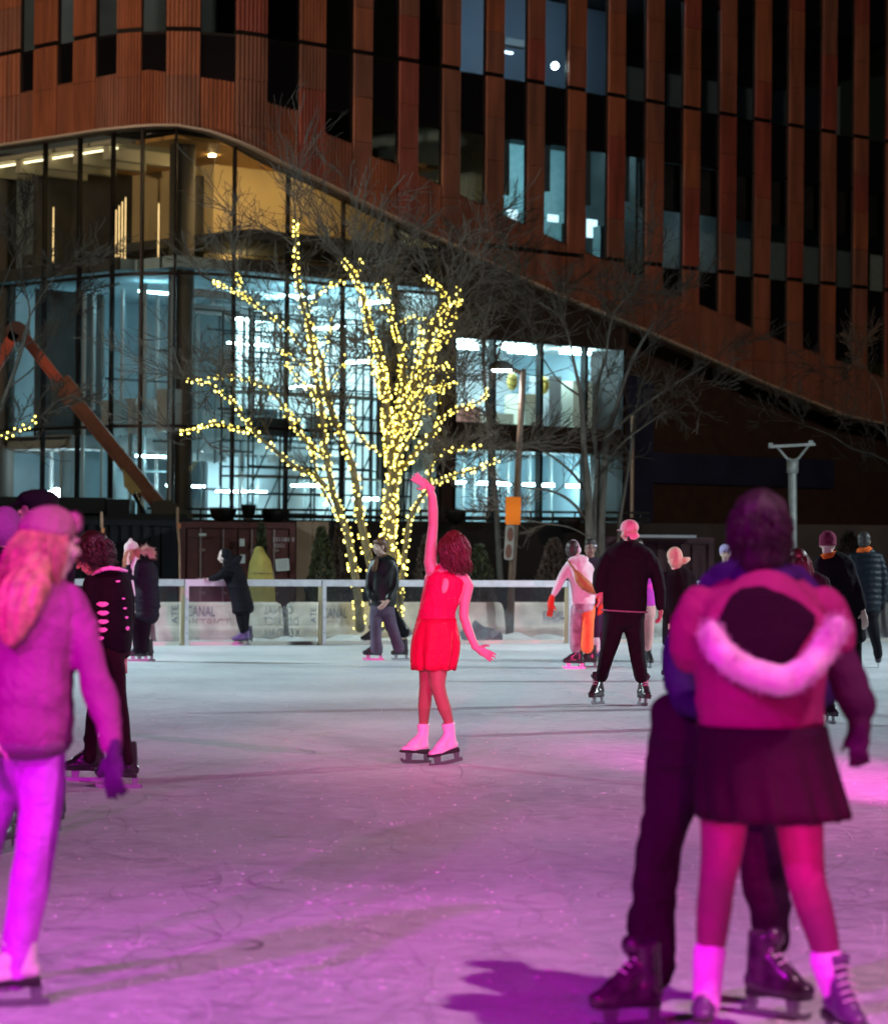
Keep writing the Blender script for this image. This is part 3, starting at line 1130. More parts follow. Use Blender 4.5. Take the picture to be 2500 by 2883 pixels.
# lit tubes
for a, b, z, l, m in ((6.2, 3.0, SLAB - .62, 1.5, M_tube), (9.0, 5.2, SLAB - .62, 2.0, M_tubew), (11.0, 6.2, SLAB - .75, 2.0, M_tubew), (7.2, 6.4, SLAB - 1.7, 1.8, M_tubew), (10.2, 4.4, SLAB - 2.5, 1.6, M_tubew),
                      (12.0, 4.0, SLAB - .62, 1.5, M_tube), (3.0, 5.0, SLAB - .62, 1.2, M_tube), (3.4, 8.4, MEZ + 2.4, 1.2, M_tube), (2.2, 4.0, MEZ - .6, 1.2, M_tube), (4.0, 5.0, 3.2, 1.6, M_tubew), (6.2, 5.6, 3.1, 2.2, M_tubew), (9.5, 5.0, 3.3, 1.6, M_tube), (11.5, 5.5, 2.9, 1.8, M_tubew),
                      (12.6, 3.4, 3.3, 1.2, M_tube), (8.2, 3.4, 2.75, .9, M_tube), (2.0, 7.6, 3.0, 1.4, M_tubew)):
    if a + l < A1:
        ibox('ceiling_light', a, a + l * .8, b, b + .06, z, z + .05, m)
for a, z in ((7.6, SLAB - 1.0), (9.4, SLAB - 1.6), (11.2, SLAB - 1.1), (10.0, SLAB - 2.6), (12.2, SLAB - 2.2)):
    if a + 1.2 < A1:
        ibox('ceiling_light', a, a + 1.2, 6.5, 6.58, z, z + .06, M_tubew)
rc_ = random.Random(77)
for k in range(70):
    a, b, z = rc_.uniform(1.5, A1 - 2.5), rc_.uniform(1.6, 5.8), rc_.uniform(.6, SLAB - .6)
    mm_ = rc_.choice([M_scaf, M_scaf, mat('galvanised', (.5, .56, .57), .4, .5), mat('pipe_teal', (.25, .38, .42), .6)])
    if k % 3 == 0:
        ibox('pipe', a, a + rc_.uniform(.8, 2.4), b, b + .05, z, z + .05, mm_)
    elif k % 3 == 1:
        ibox('pipe', a, a + .045, b, b + .045, z, min(z + rc_.uniform(.8, 3), SLAB - .4), mm_)
    else:
        z0_ = rc_.choice([.12, MEZ])
        ibox('crate', a, a + rc_.uniform(.3, .9), b, b + .5, z0_, z0_ + rc_.uniform(.4, 1.2), mm_)
# the pair of glaring work lamps low on the left
for px in (160, 186):
    p = at(px, 1388, 77)
    q = MB()
    q.ell(p, (.13, .13, .13), None, 12, 8)
    q.build('work_lamp', mat('work_lamp_glow', (1, 1, 1), .5, emit=(.9, .97, 1), estr=90), ina, True)
# rooms of the right stretch
ibox('floor_slab', A1 + .2, A2, .7, 11, ZL1 + .05, ZU0 - .05, M_conc2)
ibox('ceiling', A1 + .2, A2, .7, 11, ZU1 + .02, ZU1 + .2, mat('white_paint', (.78, .80, .82), .7))
ibox('wall', A1 + .2, A2, 5.0, 5.1, ZU0, ZU1, mat('white_paint', (.78, .80, .82), .7))
ibox('wall', A1 + .2, A2, 4.0, 4.1, .1, ZL1, M_dry)
ibox('floor', A1 + .2, A2, .7, 4, .0, .12, M_conc2)
for k in range(5):
    a = A1 + .6 + k * (A2 - A1 - 1) / 5
    ibox('ceiling_light', a, a + 1.0, 1.2 + (k % 2) * .9, 1.45 + (k % 2) * .9, ZU1 - .12, ZU1 - .05, M_tubew)
for k in range(14):
    a = A1 + .5 + k * (A2 - A1 - .8) / 14
    ibox('metal_stud', a, a + .06, 2.6, 2.7, .1, ZL1, mat('galvanised', (.5, .56, .57), .4, .5))
    if k % 4 == 1:
        ibox('ceiling_light', a, a + 1.2, 1.9, 2.0, ZL1 - .9, ZL1 - .83, M_tubew)
for k, (f, w_, h_, m) in enumerate(((.05, .35, 1.9, mat('locker_grey', (.35, .36, .38), .5)), (.16, .8, .5, mat('pink_crate', (.62, .25, .20), .6)), (.33, .9, .35, mat('cream_bench', (.66, .62, .50), .6)),
                                    (.52, .55, .95, mat('cream_bench', (.66, .62, .50), .6)), (.66, .5, 1.5, mat('locker_grey', (.35, .36, .38), .5)), (.80, .8, 1.4, mat('cream_bench', (.66, .62, .50), .6)))):
    a = A1 + .3 + f * (A2 - A1)
    ibox('lab_cabinet', a, a + w_, 1.4, 2.2, ZU0, ZU0 + h_, m)
for f, h_, c_ in ((.42, 1.25, (.78, .62, .15)), (.6, 1.2, (.85, .60, .12))):
    q = MB()
    q.ell(AB(A1 + .3 + f * (A2 - A1), 1.2, ZU0 + h_), (.16, .16, .26), None, 10, 8)
    q.build('yellow_vessel', mat('yellow_vessel', (.78, .60, .14), .4), ina, True)
# upper office floors
ibox('floor_slab', 3.4, 36, .9, 11, Z2 - .35, Z2 - .1, M_dark)
ibox('ceiling', 3.4, 36, .9, 11, Z2 + 3.6, Z2 + 3.7, M_dark)
ibox('floor_slab', 1.2, 36, .9, 11, Z1 - .35, Z1 - .1, M_dark)
ibox('ceiling', 1.2, 36, .9, 11, Z1 + 3.65, Z1 + 3.75, M_dark)
aL0, aL1, aL2 = [s_at(*D(x, 0)) - HALF + RAD for x in (1012, 1312, 1640)]
aU0, aU1 = [s_at(*D(x, 0)) - HALF + RAD for x in (930, 1345)]
M_teal = mat('teal_partition', (.42, .58, .60), .7, var=.1)
ibox('wall', aL0 - .1, aL0, .6, 6, Z2 - .1, Z2 + 3.6, M_teal)
ibox('wall', aL0, 36, 3.6, 3.7, Z2 - .1, Z2 + 3.6, M_teal)
ibox('wall', aL1, aL1 + .1, .6, 3.0, Z2 - .1, Z2 + 3.6, M_dark)
ibox('blind', aL1 + .2, 36, .62, .64, Z2 + 1.7, Z2 + 3.08, M_dark)
ibox('ceiling_light', aL0 + .3, aL1 - .2, 1.25, 1.37, Z2 + 3.42, Z2 + 3.5, mat('soft_tube', (1, 1, 1), .5, emit=(.5, .93, 1), estr=55))
ibox('ceiling_light', aL1 + 2.2, aL1 + 2.7, 2.2, 2.3, Z2 + 2.2, Z2 + 2.28, mat('faint_tube', (1, 1, 1), .5, emit=(.8, .95, 1), estr=14))
ibox('ceiling_light', aL1 + 5.2, aL1 + 5.8, 2.2, 2.3, Z2 + 2.2, Z2 + 2.28, mat('faint_tube', (1, 1, 1), .5, emit=(.8, .95, 1), estr=14))
for k in range(7):
    a = aL0 + .5 + k * .95
    ibox('office_shelf', a, a + .5, 2.6, 2.9, Z2 - .1, Z2 + random.uniform(.5, 1.6), M_teal)
for i_ in (10, 11, 12, 13):
    ba, bb_ = piers[i_][1] - HALF + RAD, piers[i_ + 1][0] - HALF + RAD
    ibox('roller_blind', ba + .05, ba + (bb_ - ba) * .62, .30, .32, Z2 + 1.5 + .25 * (i_ % 2), Z2 + 3.1, mat('grey_blind', (.12, .17, .18), .8))
    for k in range(3):
        ibox('office_shelf', ba + .1 + k * .25, ba + .28 + k * .25, 1.0, 1.3, Z2 - .1, Z2 + rc_.uniform(.3, 1.4), mat('pale_shelf', (.5, .62, .62), .7))
    ibox('shelf_light', ba + .2, ba + .6, 1.6, 1.65, Z2 + rc_.uniform(.8, 1.3), Z2 + 1.34, mat('shelf_glow', (1, 1, 1), .5, emit=(.7, .95, 1), estr=2.2))
ibox('wall', aU0, aU1 + 3, 4.6, 4.7, Z1 - .1, Z1 + 3.6, mat('slate_wall', (.25, .30, .36), .7))
ibox('wall', aU0 - .1, aU0, .6, 6, Z1 - .1, Z1 + 3.1, M_dark)
ibox('ceiling_light', aU0 + .2, aU1 + 1.0, 1.2, 1.32, Z1 + 3.45, Z1 + 3.52, mat('blue_tube', (1, 1, 1), .5, emit=(.55, .8, 1), estr=30))
p = at(*D(1120, 132), 79.5)
q = MB()
q.ell(p, (.10, .10, .10), None, 12, 8)
q.build('work_lamp', mat('work_lamp_small', (1, 1, 1), .5, emit=(.75, .97, 1), estr=110), ina, True)
for k in (0, 2):
    ibox('ceiling_light', aU0 + .8 + k * 1.7, aU0 + 1.9 + k * 1.7, 3.4, 3.5, Z1 + 1.5 + .4 * (k % 2), Z1 + 1.56 + .4 * (k % 2), mat('faint_tube2', (1, 1, 1), .5, emit=(.7, .85, 1), estr=5))
    ibox('duct', aU0 + .5 + k * 1.6, aU0 + 2.0 + k * 1.6, 2.4, 2.7, Z1 + .9 + .3 * k % 2, Z1 + 1.1 + .3 * k % 2, M_conc2)
# a lamp seen low behind one bay, and a hanging lamp
for (x, y, e_, rr) in ((1421, 595, 1.6, .26), (1428, 222, 1.2, .2)):
    s, z = sz(*D(x, y))
    p = path(s, .75)[0]
    q = MB()
    q.tube([Vector((*p.xy, z - .4)), Vector((*p.xy, z)), Vector((*p.xy, z + .35))], [rr, rr * .7, .03], 10)
    q.build('desk_lamp', mat('lamp_shade_%d' % x, (.8, .7, .5), .5, emit=(1, .75, .38), estr=e_ * .35), ina, True)
# scaffolding inside the hall
for gi, (a0, a1, b0, b1) in enumerate(((3.9, 8.2, 1.5, 2.6), (8.5, A1 - .4, 1.4, 2.5))):
    sca = thing('scaffold', AB((a0 + a1) / 2, (b0 + b1) / 2, .12), ('cross-braced tube scaffold in the glass hall behind left limbs of lit tree',
                                                                 'tube scaffold inside the glass hall, behind the main trunk of the lit tree')[gi], 'scaffold', 'scaffolds in the glass hall')
    n = 4
    for i in range(n + 1):
        a = a0 + (a1 - a0) * i / n
        for b in (b0, b1):
            q = MB()
            q.tube([AB(a, b, .12), AB(a, b, SLAB - 1.2)], [.028, .028], 6)
            q.build('upright', M_scaf, sca)
    for z in (.9, 1.6, 2.3, 3.0, 3.7, 4.4, 5.1, 5.8, 6.5, 7.2, 7.7):
        for b in (b0, b1):
            q = MB()
            q.tube([AB(a0, b, z), AB(a1, b, z)], [.022, .022], 6)
            q.build('ledger', M_scaf, sca)
        for i in range(n):
            if (i + int(z * 1.4)) % 2 == 0:
                q = MB()
                aa, ab = a0 + (a1 - a0) * i / n, a0 + (a1 - a0) * (i + 1) / n
                q.tube([AB(aa, b0, z), AB(ab, b0, min(z + 1.9, 7.7))], [.02, .02], 6)
                q.build('brace', M_scaf, sca)
    for z in (3.4, 5.6):
        q = MB()
        q.box(AB((a0 + a1) / 2, (b0 + b1) / 2, z + .05), (a1 - a0, b1 - b0, .05), ROT_AB)
        q.build('deck_plank', mat('scaffold_deck', (.20, .19, .16), .8), sca)

# ================================================================== BEHIND THE RINK
def zrot(a):
    return Matrix.Rotation(a, 3, 'Z')


# ------------------------------------------------------------------ shipping containers
def container(name, px0, px1, d, ytop, depth, material, label, doors=False):
    a, b = at(px0, 1541, d), at(px1, 1541, d)
    ht = at((px0 + px1) / 2, ytop, d).z
    W = b.x - a.x
    t = thing(name, ((a.x + b.x) / 2, d + depth / 2, -.05), label, 'container')
    x0, x1 = a.x, b.x
    q = MB()
    q.box(((x0 + x1) / 2, d + depth / 2, ht / 2), (W - .12, depth - .1, ht - .12))
    q.build('shell', material, t)
    for x in (x0 + .05, x1 - .05):
        q = MB()
        q.box((x, d + .05, ht / 2), (.1, .12, ht))
        q.build('corner_post', material, t)
    for z in (.07, ht - .06):
        q = MB()
        q.box(((x0 + x1) / 2, d + .045, z), (W - .2, .1, .12))
        q.build('rail', material, t)
    if not doors:
        n = int((W - .2) / .22)
        for k in range(n):
            q = MB()
            q.box((x0 + .2 + k * .22, d + .03, ht / 2), (.11, .06, ht - .26))
            q.build('corrugation', material, t)
    else:
        for k in (0, 1):
            q = MB()
            xa = x0 + .12 + k * (W - .24) / 2
            q.box((xa + (W - .24) / 4, d + .03, ht / 2), ((W - .24) / 2 - .03, .05, ht - .28))
            dr = q.build('door', material, t)
            for f in (.28, .72):
                q = MB()
                xx = xa + (W - .24) / 2 * f
                q.tube([(xx, d - .02, .2), (xx, d - .02, ht - .15)], [.018, .018], 6)
                q.build('lock_bar', mat('lock_bar', (.22, .14, .13), .5, .4), dr)
                for z in (.7, ht - .55):
                    q = MB()
                    q.box((xx + .03, d - .02, z), (.12, .03, .05))
                    q.build('latch', mat('lock_bar', (.22, .14, .13), .5, .4), dr)
    return t, x0, x1, ht


M_red = mat('oxide_red_paint', (.06, .009, .008), .55, var=.25, vscale=4, bump=.2)
M_navy = mat('night_blue_tarp', (.012, .012, .020), .7, var=.3, vscale=2, bump=.4, bscale=6)
container('shipping_container', 508, 830, 55.5, 1470, 6.0, M_red, 'dark red shipping container with notices on its doors behind the rail', True)
cont = [o for o in bpy.data.objects if o.name == 'shipping_container'][0]
container('shipping_container', 40, 500, 56.5, 1462, 5.0, M_navy, 'black corrugated container left of the dark red one')
M_pap = mat('paper_notice', (.50, .52, .50), .8)
for (x, y, wp, hp, nm) in ((820 / 3.258 + 430, 1420 + 350 / 3.258, 14, 21, 'notice'), (825 / 3.258 + 430, 1420 + 500 / 3.258, 14, 25, 'notice'), (1190 / 3.258 + 430, 1420 + 555 / 3.258, 38, 34, 'notice'), (458 / 3.258 + 430, 1420 + 278 / 3.258, 20, 7, 'notice')):
    p = at(x, y, 55.36)
    k = 55.4 / F
    q = MB()
    q.box(p, (wp * k, .012, hp * k), Matrix.Rotation(R(-5 if wp > 30 else 0), 3, 'Y'))
    nn = q.build(nm, M_pap, cont)
    if wp > 30:
        for z in range(5):
            q = MB()
            q.box(p + Vector((0, -.008, (.07 - z * .035))), (wp * k * .7, .003, .008), Matrix.Rotation(R(-5), 3, 'Y'))
            q.build('printed_line', mat('ink', (.2, .2, .22), .8), nn)
for body, x, y, s_ in (('251181 0', 1200, 325, .115), ('22G1', 1165, 380, .10)):
    me = text_mesh(body, s_, 'stencil')
    p = at(430 + x / 3.258, 1420 + y / 3.258, 55.45)
    me.transform(Matrix.Translation(p) @ Matrix.Rotation(R(90), 4, 'X'))
    obj('stencil', me, mat('stencil_white', (.42, .36, .36), .7), cont)
container('site_container', 1700, 2010, 54.0, 1512, 4.0, mat('maroon_dark_paint', (.045, .014, .016), .6, var=.3, vscale=3), 'low dark maroon site box with grey top edge behind black jacket skater')
q = MB()
a, b = at(1762, 1512, 53.6), at(1960, 1512, 53.6)
q.box(((a.x + b.x) / 2, 53.7, a.z + .02), (b.x - a.x, .3, .05))
tag(q.build('grey_cover_board', mat('grey_board2', (.30, .31, .32), .6)), 'grey board lying on top of the low dark site box', 'board')

# plywood hoarding, dark retaining wall of the planting terrace
for (x0, x1, y0, d, m, lab) in ((834, 925, 1468, 57.0, mat('plywood', (.30, .20, .13), .8, var=.15, vscale=4, aniso=(1, 1, .2)), 'tan plywood hoarding panel right of the red container'),):
    a, b = at(x0, 1541, d), at(x1, 1541, d)
    h = at(x0, y0, d).z
    t = thing('hoarding', ((a.x + b.x) / 2, d, -.05), lab, 'hoarding')
    n = 2
    for k in range(n):
        q = MB()
        ww = (b.x - a.x) / n
        q.box((a.x + ww * (k + .5), d, h / 2), (ww - .01, .04, h))
        q.build('plywood_sheet', m, t)
    q = MB()
    q.box(((a.x + b.x) / 2, d + .06, h - .1), (b.x - a.x, .08, .09))
    q.build('batten', M_wood, t)
a, b = at(930, 1541, 62), at(2900, 1541, 62)
h = at(1250, 1468, 62).z
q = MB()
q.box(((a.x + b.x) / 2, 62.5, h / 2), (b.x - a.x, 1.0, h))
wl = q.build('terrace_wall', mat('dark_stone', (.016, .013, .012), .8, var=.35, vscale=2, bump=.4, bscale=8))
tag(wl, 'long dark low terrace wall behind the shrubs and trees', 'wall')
a, b = at(-300, 1541, 63.2), at(928, 1541, 63.2)
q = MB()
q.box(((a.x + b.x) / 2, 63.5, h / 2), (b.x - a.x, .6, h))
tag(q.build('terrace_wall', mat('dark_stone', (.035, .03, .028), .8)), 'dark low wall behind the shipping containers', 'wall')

# ------------------------------------------------------------------ railing on the terrace
M_rail = mat('green_black_rail', (.018, .024, .024), .45, .4)
t = thing('railing', at(1000, 1541, 62.2), 'dark metal railing along the terrace in front of the glass', 'railing')
zt = at(900, 1436, 62.2).z
xs = [at(px, 1500, 62.2).x for px in range(440, 1830, 62)]
for x in xs:
    q = MB()
    q.bar((x, 62.2, h - .3), (x, 62.2, zt), .04)
    q.build('baluster', M_rail, t)
for z in (zt, zt - .13, h + .06):
    q = MB()
    q.bar((xs[0] - .2, 62.2, z), (xs[-1] + .2, 62.2, z), .035, .05)
    q.build('handrail', M_rail, t)

# bowl-shaped planters and folded patio things on the terrace
M_bowl = mat('black_planter', (.014, .014, .014), .5)
rg = random.Random(3)
for px, py, wd, lab in ((628, 1446, .30, 'black bowl planter on the terrace behind the red container'), (770, 1454, .26, 'low wide black bowl planter above the red container'),
                        (1283, 1452, .24, 'black bowl planter right behind the raised arm of the red-dressed skater'), (1602, 1478, .25, 'black bowl planter left of the dark bare tree'),
                        (700, 1437, .16, 'small black urn between the two bowl planters left of the lit tree')):
    c = at(px, py, 61.6)
    t = thing('bowl_planter', (c.x, c.y, h), lab, 'planter', 'planters on the terrace')
    q = MB()
    prof = [(.45, -.16), (.8, -.10), (1.0, .08), (1.0, .13), (.86, .13), (.7, .02)]
    n = 14
    vs = [(c.x + wd * r_ * math.cos(6.2832 * k / n), c.y + wd * r_ * math.sin(6.2832 * k / n), c.z + z) for r_, z in prof for k in range(n)]
    fs = [(i * n + k, i * n + (k + 1) % n, (i + 1) * n + (k + 1) % n, (i + 1) * n + k) for i in range(len(prof) - 1) for k in range(n)]
    fs += [tuple(reversed(range(n))), tuple((len(prof) - 1) * n + k for k in range(n))]
    q.add(vs, fs)
    q.build('bowl', M_bowl, t, True)
    q = MB()
    q.tube([(c.x, c.y, h - .02), (c.x, c.y, c.z - .12)], [.07, .05], 8)
    q.build('stand', M_bowl, t)
    q = MB()
    for k in range(30):
        a_ = rg.uniform(0, 6.28)
        r_ = rg.uniform(0, wd * .7)
        p0 = Vector((c.x + r_ * math.cos(a_), c.y + r_ * math.sin(a_), c.z + .05))
        q.tube([p0, p0 + Vector((rg.uniform(-.08, .08), rg.uniform(-.08, .08), rg.uniform(.06, .16)))], [.006, .002], 3, False)
    q.build('dry_stems', mat('dry_stem', (.05, .04, .03), .9), t)

# stakes
M_stk = mat('pink_stake', (.55, .32, .22), .7, var=.2)
for i, (px, y0, y1, px2, lab) in enumerate(((500, 1431, 1645, 508, 'tall thin orange marker stake beside the red container'), (286, 1444, 1475, 288, 'short orange marker stake above the black container'))):
    t = thing('marker_stake', at(px2, 1650, 54.4), lab, 'stake', 'orange stakes')
    q = MB()
    q.tube([at(px2, 1700 if i == 0 else y1 + 200, 54.4), at((px + px2) / 2 + 1, (y0 + y1) / 2, 54.4), at(px, y0 + 40, 54.4), at(px, y0, 54.4)], [.022, .02, .03, .028], 6)
    q.build('stake', M_stk, t)
    q = MB()
    q.box(at(px + 4, y0 + 50, 54.36), (.06, .01, .1))
    q.build('ribbon', mat('orange_ribbon', (.8, .28, .12), .6), t)

# ------------------------------------------------------------------ boom lift
def Z5c(x, y):
    return x / 3.2, 900 + y / 3.2


dB = 60.0
M_boom = mat('boom_orange', (.20, .065, .028), .5, var=.25, vscale=3, bump=.1)
M_boom2 = mat('boom_red', (.36, .06, .025), .5, var=.2, vscale=3)
M_yel = mat('boom_ochre', (.40, .27, .08), .5, var=.2)
lift = thing('boom_lift', (at(300, 1541, dB).x, dB, 0), 'orange folding boom lift rising in front of the glass on the left', 'boom lift')
apex, mid, low = at(*Z5c(185, 110), dB), at(*Z5c(560, 590), dB), at(*Z5c(1450, 1690), dB)


def section(name, a, b, wz, wy, m):
    q = MB()
    q.bar(a, b, wy, wz, (0, 1, 0))
    o = q.build(name, m, lift)
    dirv = (b - a).normalized()
    nrm = Vector((dirv.z, 0, -dirv.x))
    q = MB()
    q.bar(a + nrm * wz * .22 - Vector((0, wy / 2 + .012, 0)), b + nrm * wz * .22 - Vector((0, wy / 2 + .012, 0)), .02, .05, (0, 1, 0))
    q.build('side_rib', mat('boom_rib_brown', (.07, .035, .02), .6), o)  # darker brown rib along the side of the boom
    return o


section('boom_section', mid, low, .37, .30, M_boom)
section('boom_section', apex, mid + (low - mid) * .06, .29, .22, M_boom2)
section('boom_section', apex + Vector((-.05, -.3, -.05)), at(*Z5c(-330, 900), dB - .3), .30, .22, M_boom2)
q = MB()
q.tube([apex + Vector((-.03, -.45, -.02)), apex + Vector((-.03, .2, -.02))], [.22, .22], 14, False)
q.build('pivot', mat('boom_pivot', (.05, .02, .015), .6), lift)
q = MB()
q.box(at(*Z5c(610, 640), dB - .05), (.5, .36, .44), Matrix.Rotation(R(51), 3, 'Y'))
q.build('collar', M_boom, lift)
q = MB()
for p_, r_ in ((Z5c(1170, 1470), 0), ):
    c = at(*p_, dB - .2)
    q.add([(c.x - .16, c.y, c.z + .32), (c.x + .26, c.y, c.z - .18), (c.x + .05, c.y, c.z - .24), (c.x - .12, c.y, c.z - .08), (c.x - .16, c.y + .1, c.z + .32), (c.x + .26, c.y + .1, c.z - .18), (c.x + .05, c.y + .1, c.z - .24), (c.x - .12, c.y + .1, c.z - .08)],
          [(0, 1, 2, 3), (7, 6, 5, 4), (0, 4, 5, 1), (1, 5, 6, 2), (2, 6, 7, 3), (3, 7, 4, 0)])
q.build('bracket', M_yel, lift)
q = MB()
q.tube([at(*Z5c(1195, 1540), dB - .15), at(*Z5c(1300, 1745), dB - .15)], [.05, .05], 8)
cy = q.build('hydraulic_cylinder', M_blk, lift)
q = MB()
q.tube([at(*Z5c(1215, 1545), dB - .2), at(*Z5c(1295, 1700), dB - .2)], [.018, .018], 8)
q.build('piston_rod', mat('chrome', (.7, .7, .72), .2, 1), cy)
q = MB()
q.add([tuple(at(*Z5c(x, y), dB + dd)) for dd in (-.25, .25) for x, y in ((1360, 1740), (1370, 1640), (1520, 1620), (1660, 1700), (1760, 1790), (1360, 1790))],
      [(5, 4, 3, 2, 1, 0), (6, 7, 8, 9, 10, 11)] + [(i, (i + 1) % 6, 6 + (i + 1) % 6, 6 + i) for i in range(6)])
q.build('turret', mat('turret_dark', (.06, .045, .025), .6), lift)
for (x0, x1, y0, y1) in ((-100, 975, 1605, 1760), (960, 1180, 1620, 1750), (-100, 1700, 1755, 1830)):
    a_, b_ = at(*Z5c(x0, y1), dB), at(*Z5c(x1, y0), dB)
    q = MB()
    q.box(((a_.x + b_.x) / 2, dB + .3, (a_.z + b_.z) / 2), (b_.x - a_.x, 1.2, abs(b_.z - a_.z)))
    q.build('chassis', mat('chassis_black', (.014, .014, .013), .6, var=.3, vscale=4), lift)
for px in (60, 180, 300, 420):
    c = at(px, 1541, dB - .2)
    q = MB()
    q.tube([(c.x, dB - .5, .5), (c.x, dB - .1, .5)], [.5, .5], 18, False)
    wh = q.build('wheel', mat('tyre', (.02, .02, .02), .8), lift)
q = MB()
q.box((at(240, 1541, dB).x, dB + .3, 1.25), (3.4, 1.1, 1.5))
q.build('chassis', mat('chassis_black', (.014, .014, .013), .6), lift)

# ------------------------------------------------------------------ gooseneck lamp post with orange sign
dP = 50.0
M_pole = mat('rusty_bronze_pole', (.075, .045, .028), .55, .3, var=.2, vscale=6)
lp = thing('street_lamp', at(1436, 1760, dP), 'bronze street lamp with round lit head beside the lit tree', 'street lamp')
top = at(1473, 1046, dP)
bot = at(1434, 1800, dP)
q = MB()
q.tube([Vector((bot.x, dP, 0)), at(1440, 1640, dP), at(1455, 1400, dP), top], [.075, .07, .062, .055], 12)
q.build('pole', M_pole, lp, True)
hd = at(1412, 1034, dP)
q = MB()
q.tube([top + Vector((0, 0, -.05)), top + Vector((-.12, 0, .02)), hd + Vector((.1, 0, .04))], [.03, .028, .025], 8)
q.build('arm', M_pole, lp)
n = 20
prof = [(.03, .12), (.10, .11), (.17, .06), (.225, -.01), (.225, -.04), (.19, -.045)]
q = MB()
vs = [(hd.x + r_ * math.cos(6.2832 * k / n), hd.y + r_ * math.sin(6.2832 * k / n), hd.z + z) for r_, z in prof for k in range(n)]
q.add(vs, [(i * n + k, i * n + (k + 1) % n, (i + 1) * n + (k + 1) % n, (i + 1) * n + k) for i in range(len(prof) - 1) for k in range(n)] + [tuple(range(n))])
he = q.build('lamp_head', mat('lamp_housing', (.06, .055, .05), .5), lp, True)
for k in range(9):
    q = MB()
    a_ = 6.2832 * k / 9
    q.ell(hd + Vector((.14 * math.cos(a_), .14 * math.sin(a_), -.045)), (.035, .035, .03), None, 8, 6)
    q.build('led', mat('led_glow', (1, 1, 1), .5, emit=(.95, .98, 1), estr=60), he)
pl = bpy.data.lights.new('street_lamp_light', 'SPOT')
pl.energy, pl.color, pl.spot_size, pl.spot_blend, pl.shadow_soft_size = 500, (.95, .97, 1), R(130), .6, .15
po = bpy.data.objects.new('street_lamp_light', pl)
po.location = hd + Vector((0, 0, -.12))
col.objects.link(po)

sg = thing('orange_sign', at(1445, 1476, dP - .12), 'blank orange rounded sign plate fixed to the bronze lamp post', 'sign')


def round_plate(mb, c, w_, h_, r_, th, rot=None):
    pts = []
    for (sx_, sy_, a0) in ((1, 1, 0), (-1, 1, 90), (-1, -1, 180), (1, -1, 270)):
        for k in range(4):
            a_ = R(a0 + 30 * k)
            pts.append(Vector((sx_ * (w_ / 2 - r_) + r_ * math.cos(a_), 0, sy_ * (h_ / 2 - r_) + r_ * math.sin(a_))))
    n_ = len(pts)
    vs_ = [(p if rot is None else rot @ p) + Vector(c) + Vector((0, dd, 0)) for dd in (0, th) for p in pts]
    mb.add(vs_, [tuple(range(n_)), tuple(reversed(range(n_, 2 * n_)))] + [(i, n_ + i, n_ + (i + 1) % n_, (i + 1) % n_) for i in range(n_)])


M_org = mat('orange_reflective', (.90, .19, .005), .45, emit=(1, .3, .01), estr=0.0)
k = dP / F
for (x, y, w_, h_) in ((1445, 1425, 43, 53), (1444, 1464, 43, 26)):
    q = MB()
    round_plate(q, at(x, y, dP - .14), w_ * k, h_ * k, .03, .02, Matrix.Rotation(R(.8), 3, 'Y'))
    q.build('sign_plate', M_org, sg)
q = MB()
q.tube([at(1447, 1395, dP - .1), at(1440, 1388, dP - .1), at(1437, 1380, dP - .1), at(1444, 1376, dP - .06), at(1452, 1384, dP - .06)], [.008] * 5, 6)
q.build('hook', M_pole, sg)
sg2 = thing('parking_sign', at(1433, 1577, dP - .12), 'narrow whitish sign with two rust ovals under the orange plate', 'sign')
q = MB()
round_plate(q, at(1434, 1527, dP - .13), 26 * k, 100 * k, .05, .015, Matrix.Rotation(R(2.4), 3, 'Y'))
q.build('sign_plate', mat('sign_white', (.20, .18, .16), .6, var=.2), sg2)
for x, y in ((1437, 1505), (1432, 1552)):
    q = MB()
    q.ell(at(x, y, dP - .136), (9 * k, .006, 20 * k), Matrix.Rotation(R(2.4), 3, 'Y'), 14, 6)
    q.build('rust_oval', mat('rust_oval', (.10, .035, .02), .6), sg2)

# ------------------------------------------------------------------ grey Y-topped lamp standard on the right
dQ = 53.0
M_gal = mat('galvanised_pole', (.42, .43, .41), .5, .3, var=.18, vscale=7, bump=.1)
ls = thing('lamp_standard', Vector((at(2232, 1541, dQ).x, dQ, 0)), 'grey lamp standard with Y-shaped bracket and flat top bar behind the couple', 'lamp post')


def Z4(x, y):
    return 1250 + x * .6975, 900 + y * .6975


b0 = at(*Z4(1408, 930), dQ)
t0 = at(*Z4(1407, 565), dQ)
q = MB()
q.tube([Vector((b0.x, dQ, 0)), b0, t0 + Vector((0, 0, -.25))], [.085, .082, .078], 14)
q.build('pole', M_gal, ls, True)
q = MB()
q.tube([t0 + Vector((0, 0, -.25)), t0], [.11, .11], 14, False)
q.build('collar', M_gal, ls, True)
l0, r0 = at(*Z4(1312, 513), dQ), at(*Z4(1496, 503), dQ)
for x in (1340, 1472):
    q = MB()
    q.tube([t0 + Vector((0, 0, -.02)), at(*Z4(1408 + (x - 1408) * .35, 560), dQ), at(*Z4(x, 508), dQ)], [.03, .026, .022], 8)
    q.build('bracket_arm', M_gal, ls, True)
q = MB()
q.bar(l0, r0, .20, .05, (0, 0, 1))
q.build('top_bar', M_gal, ls)
for p in (l0, r0 - Vector((.1, 0, 0))):
    q = MB()
    q.box(p + Vector((.03, 0, .04)), (.07, .12, .06))
    q.build('clamp', M_gal, ls)

# ------------------------------------------------------------------ shrubs
rsb = random.Random(9)


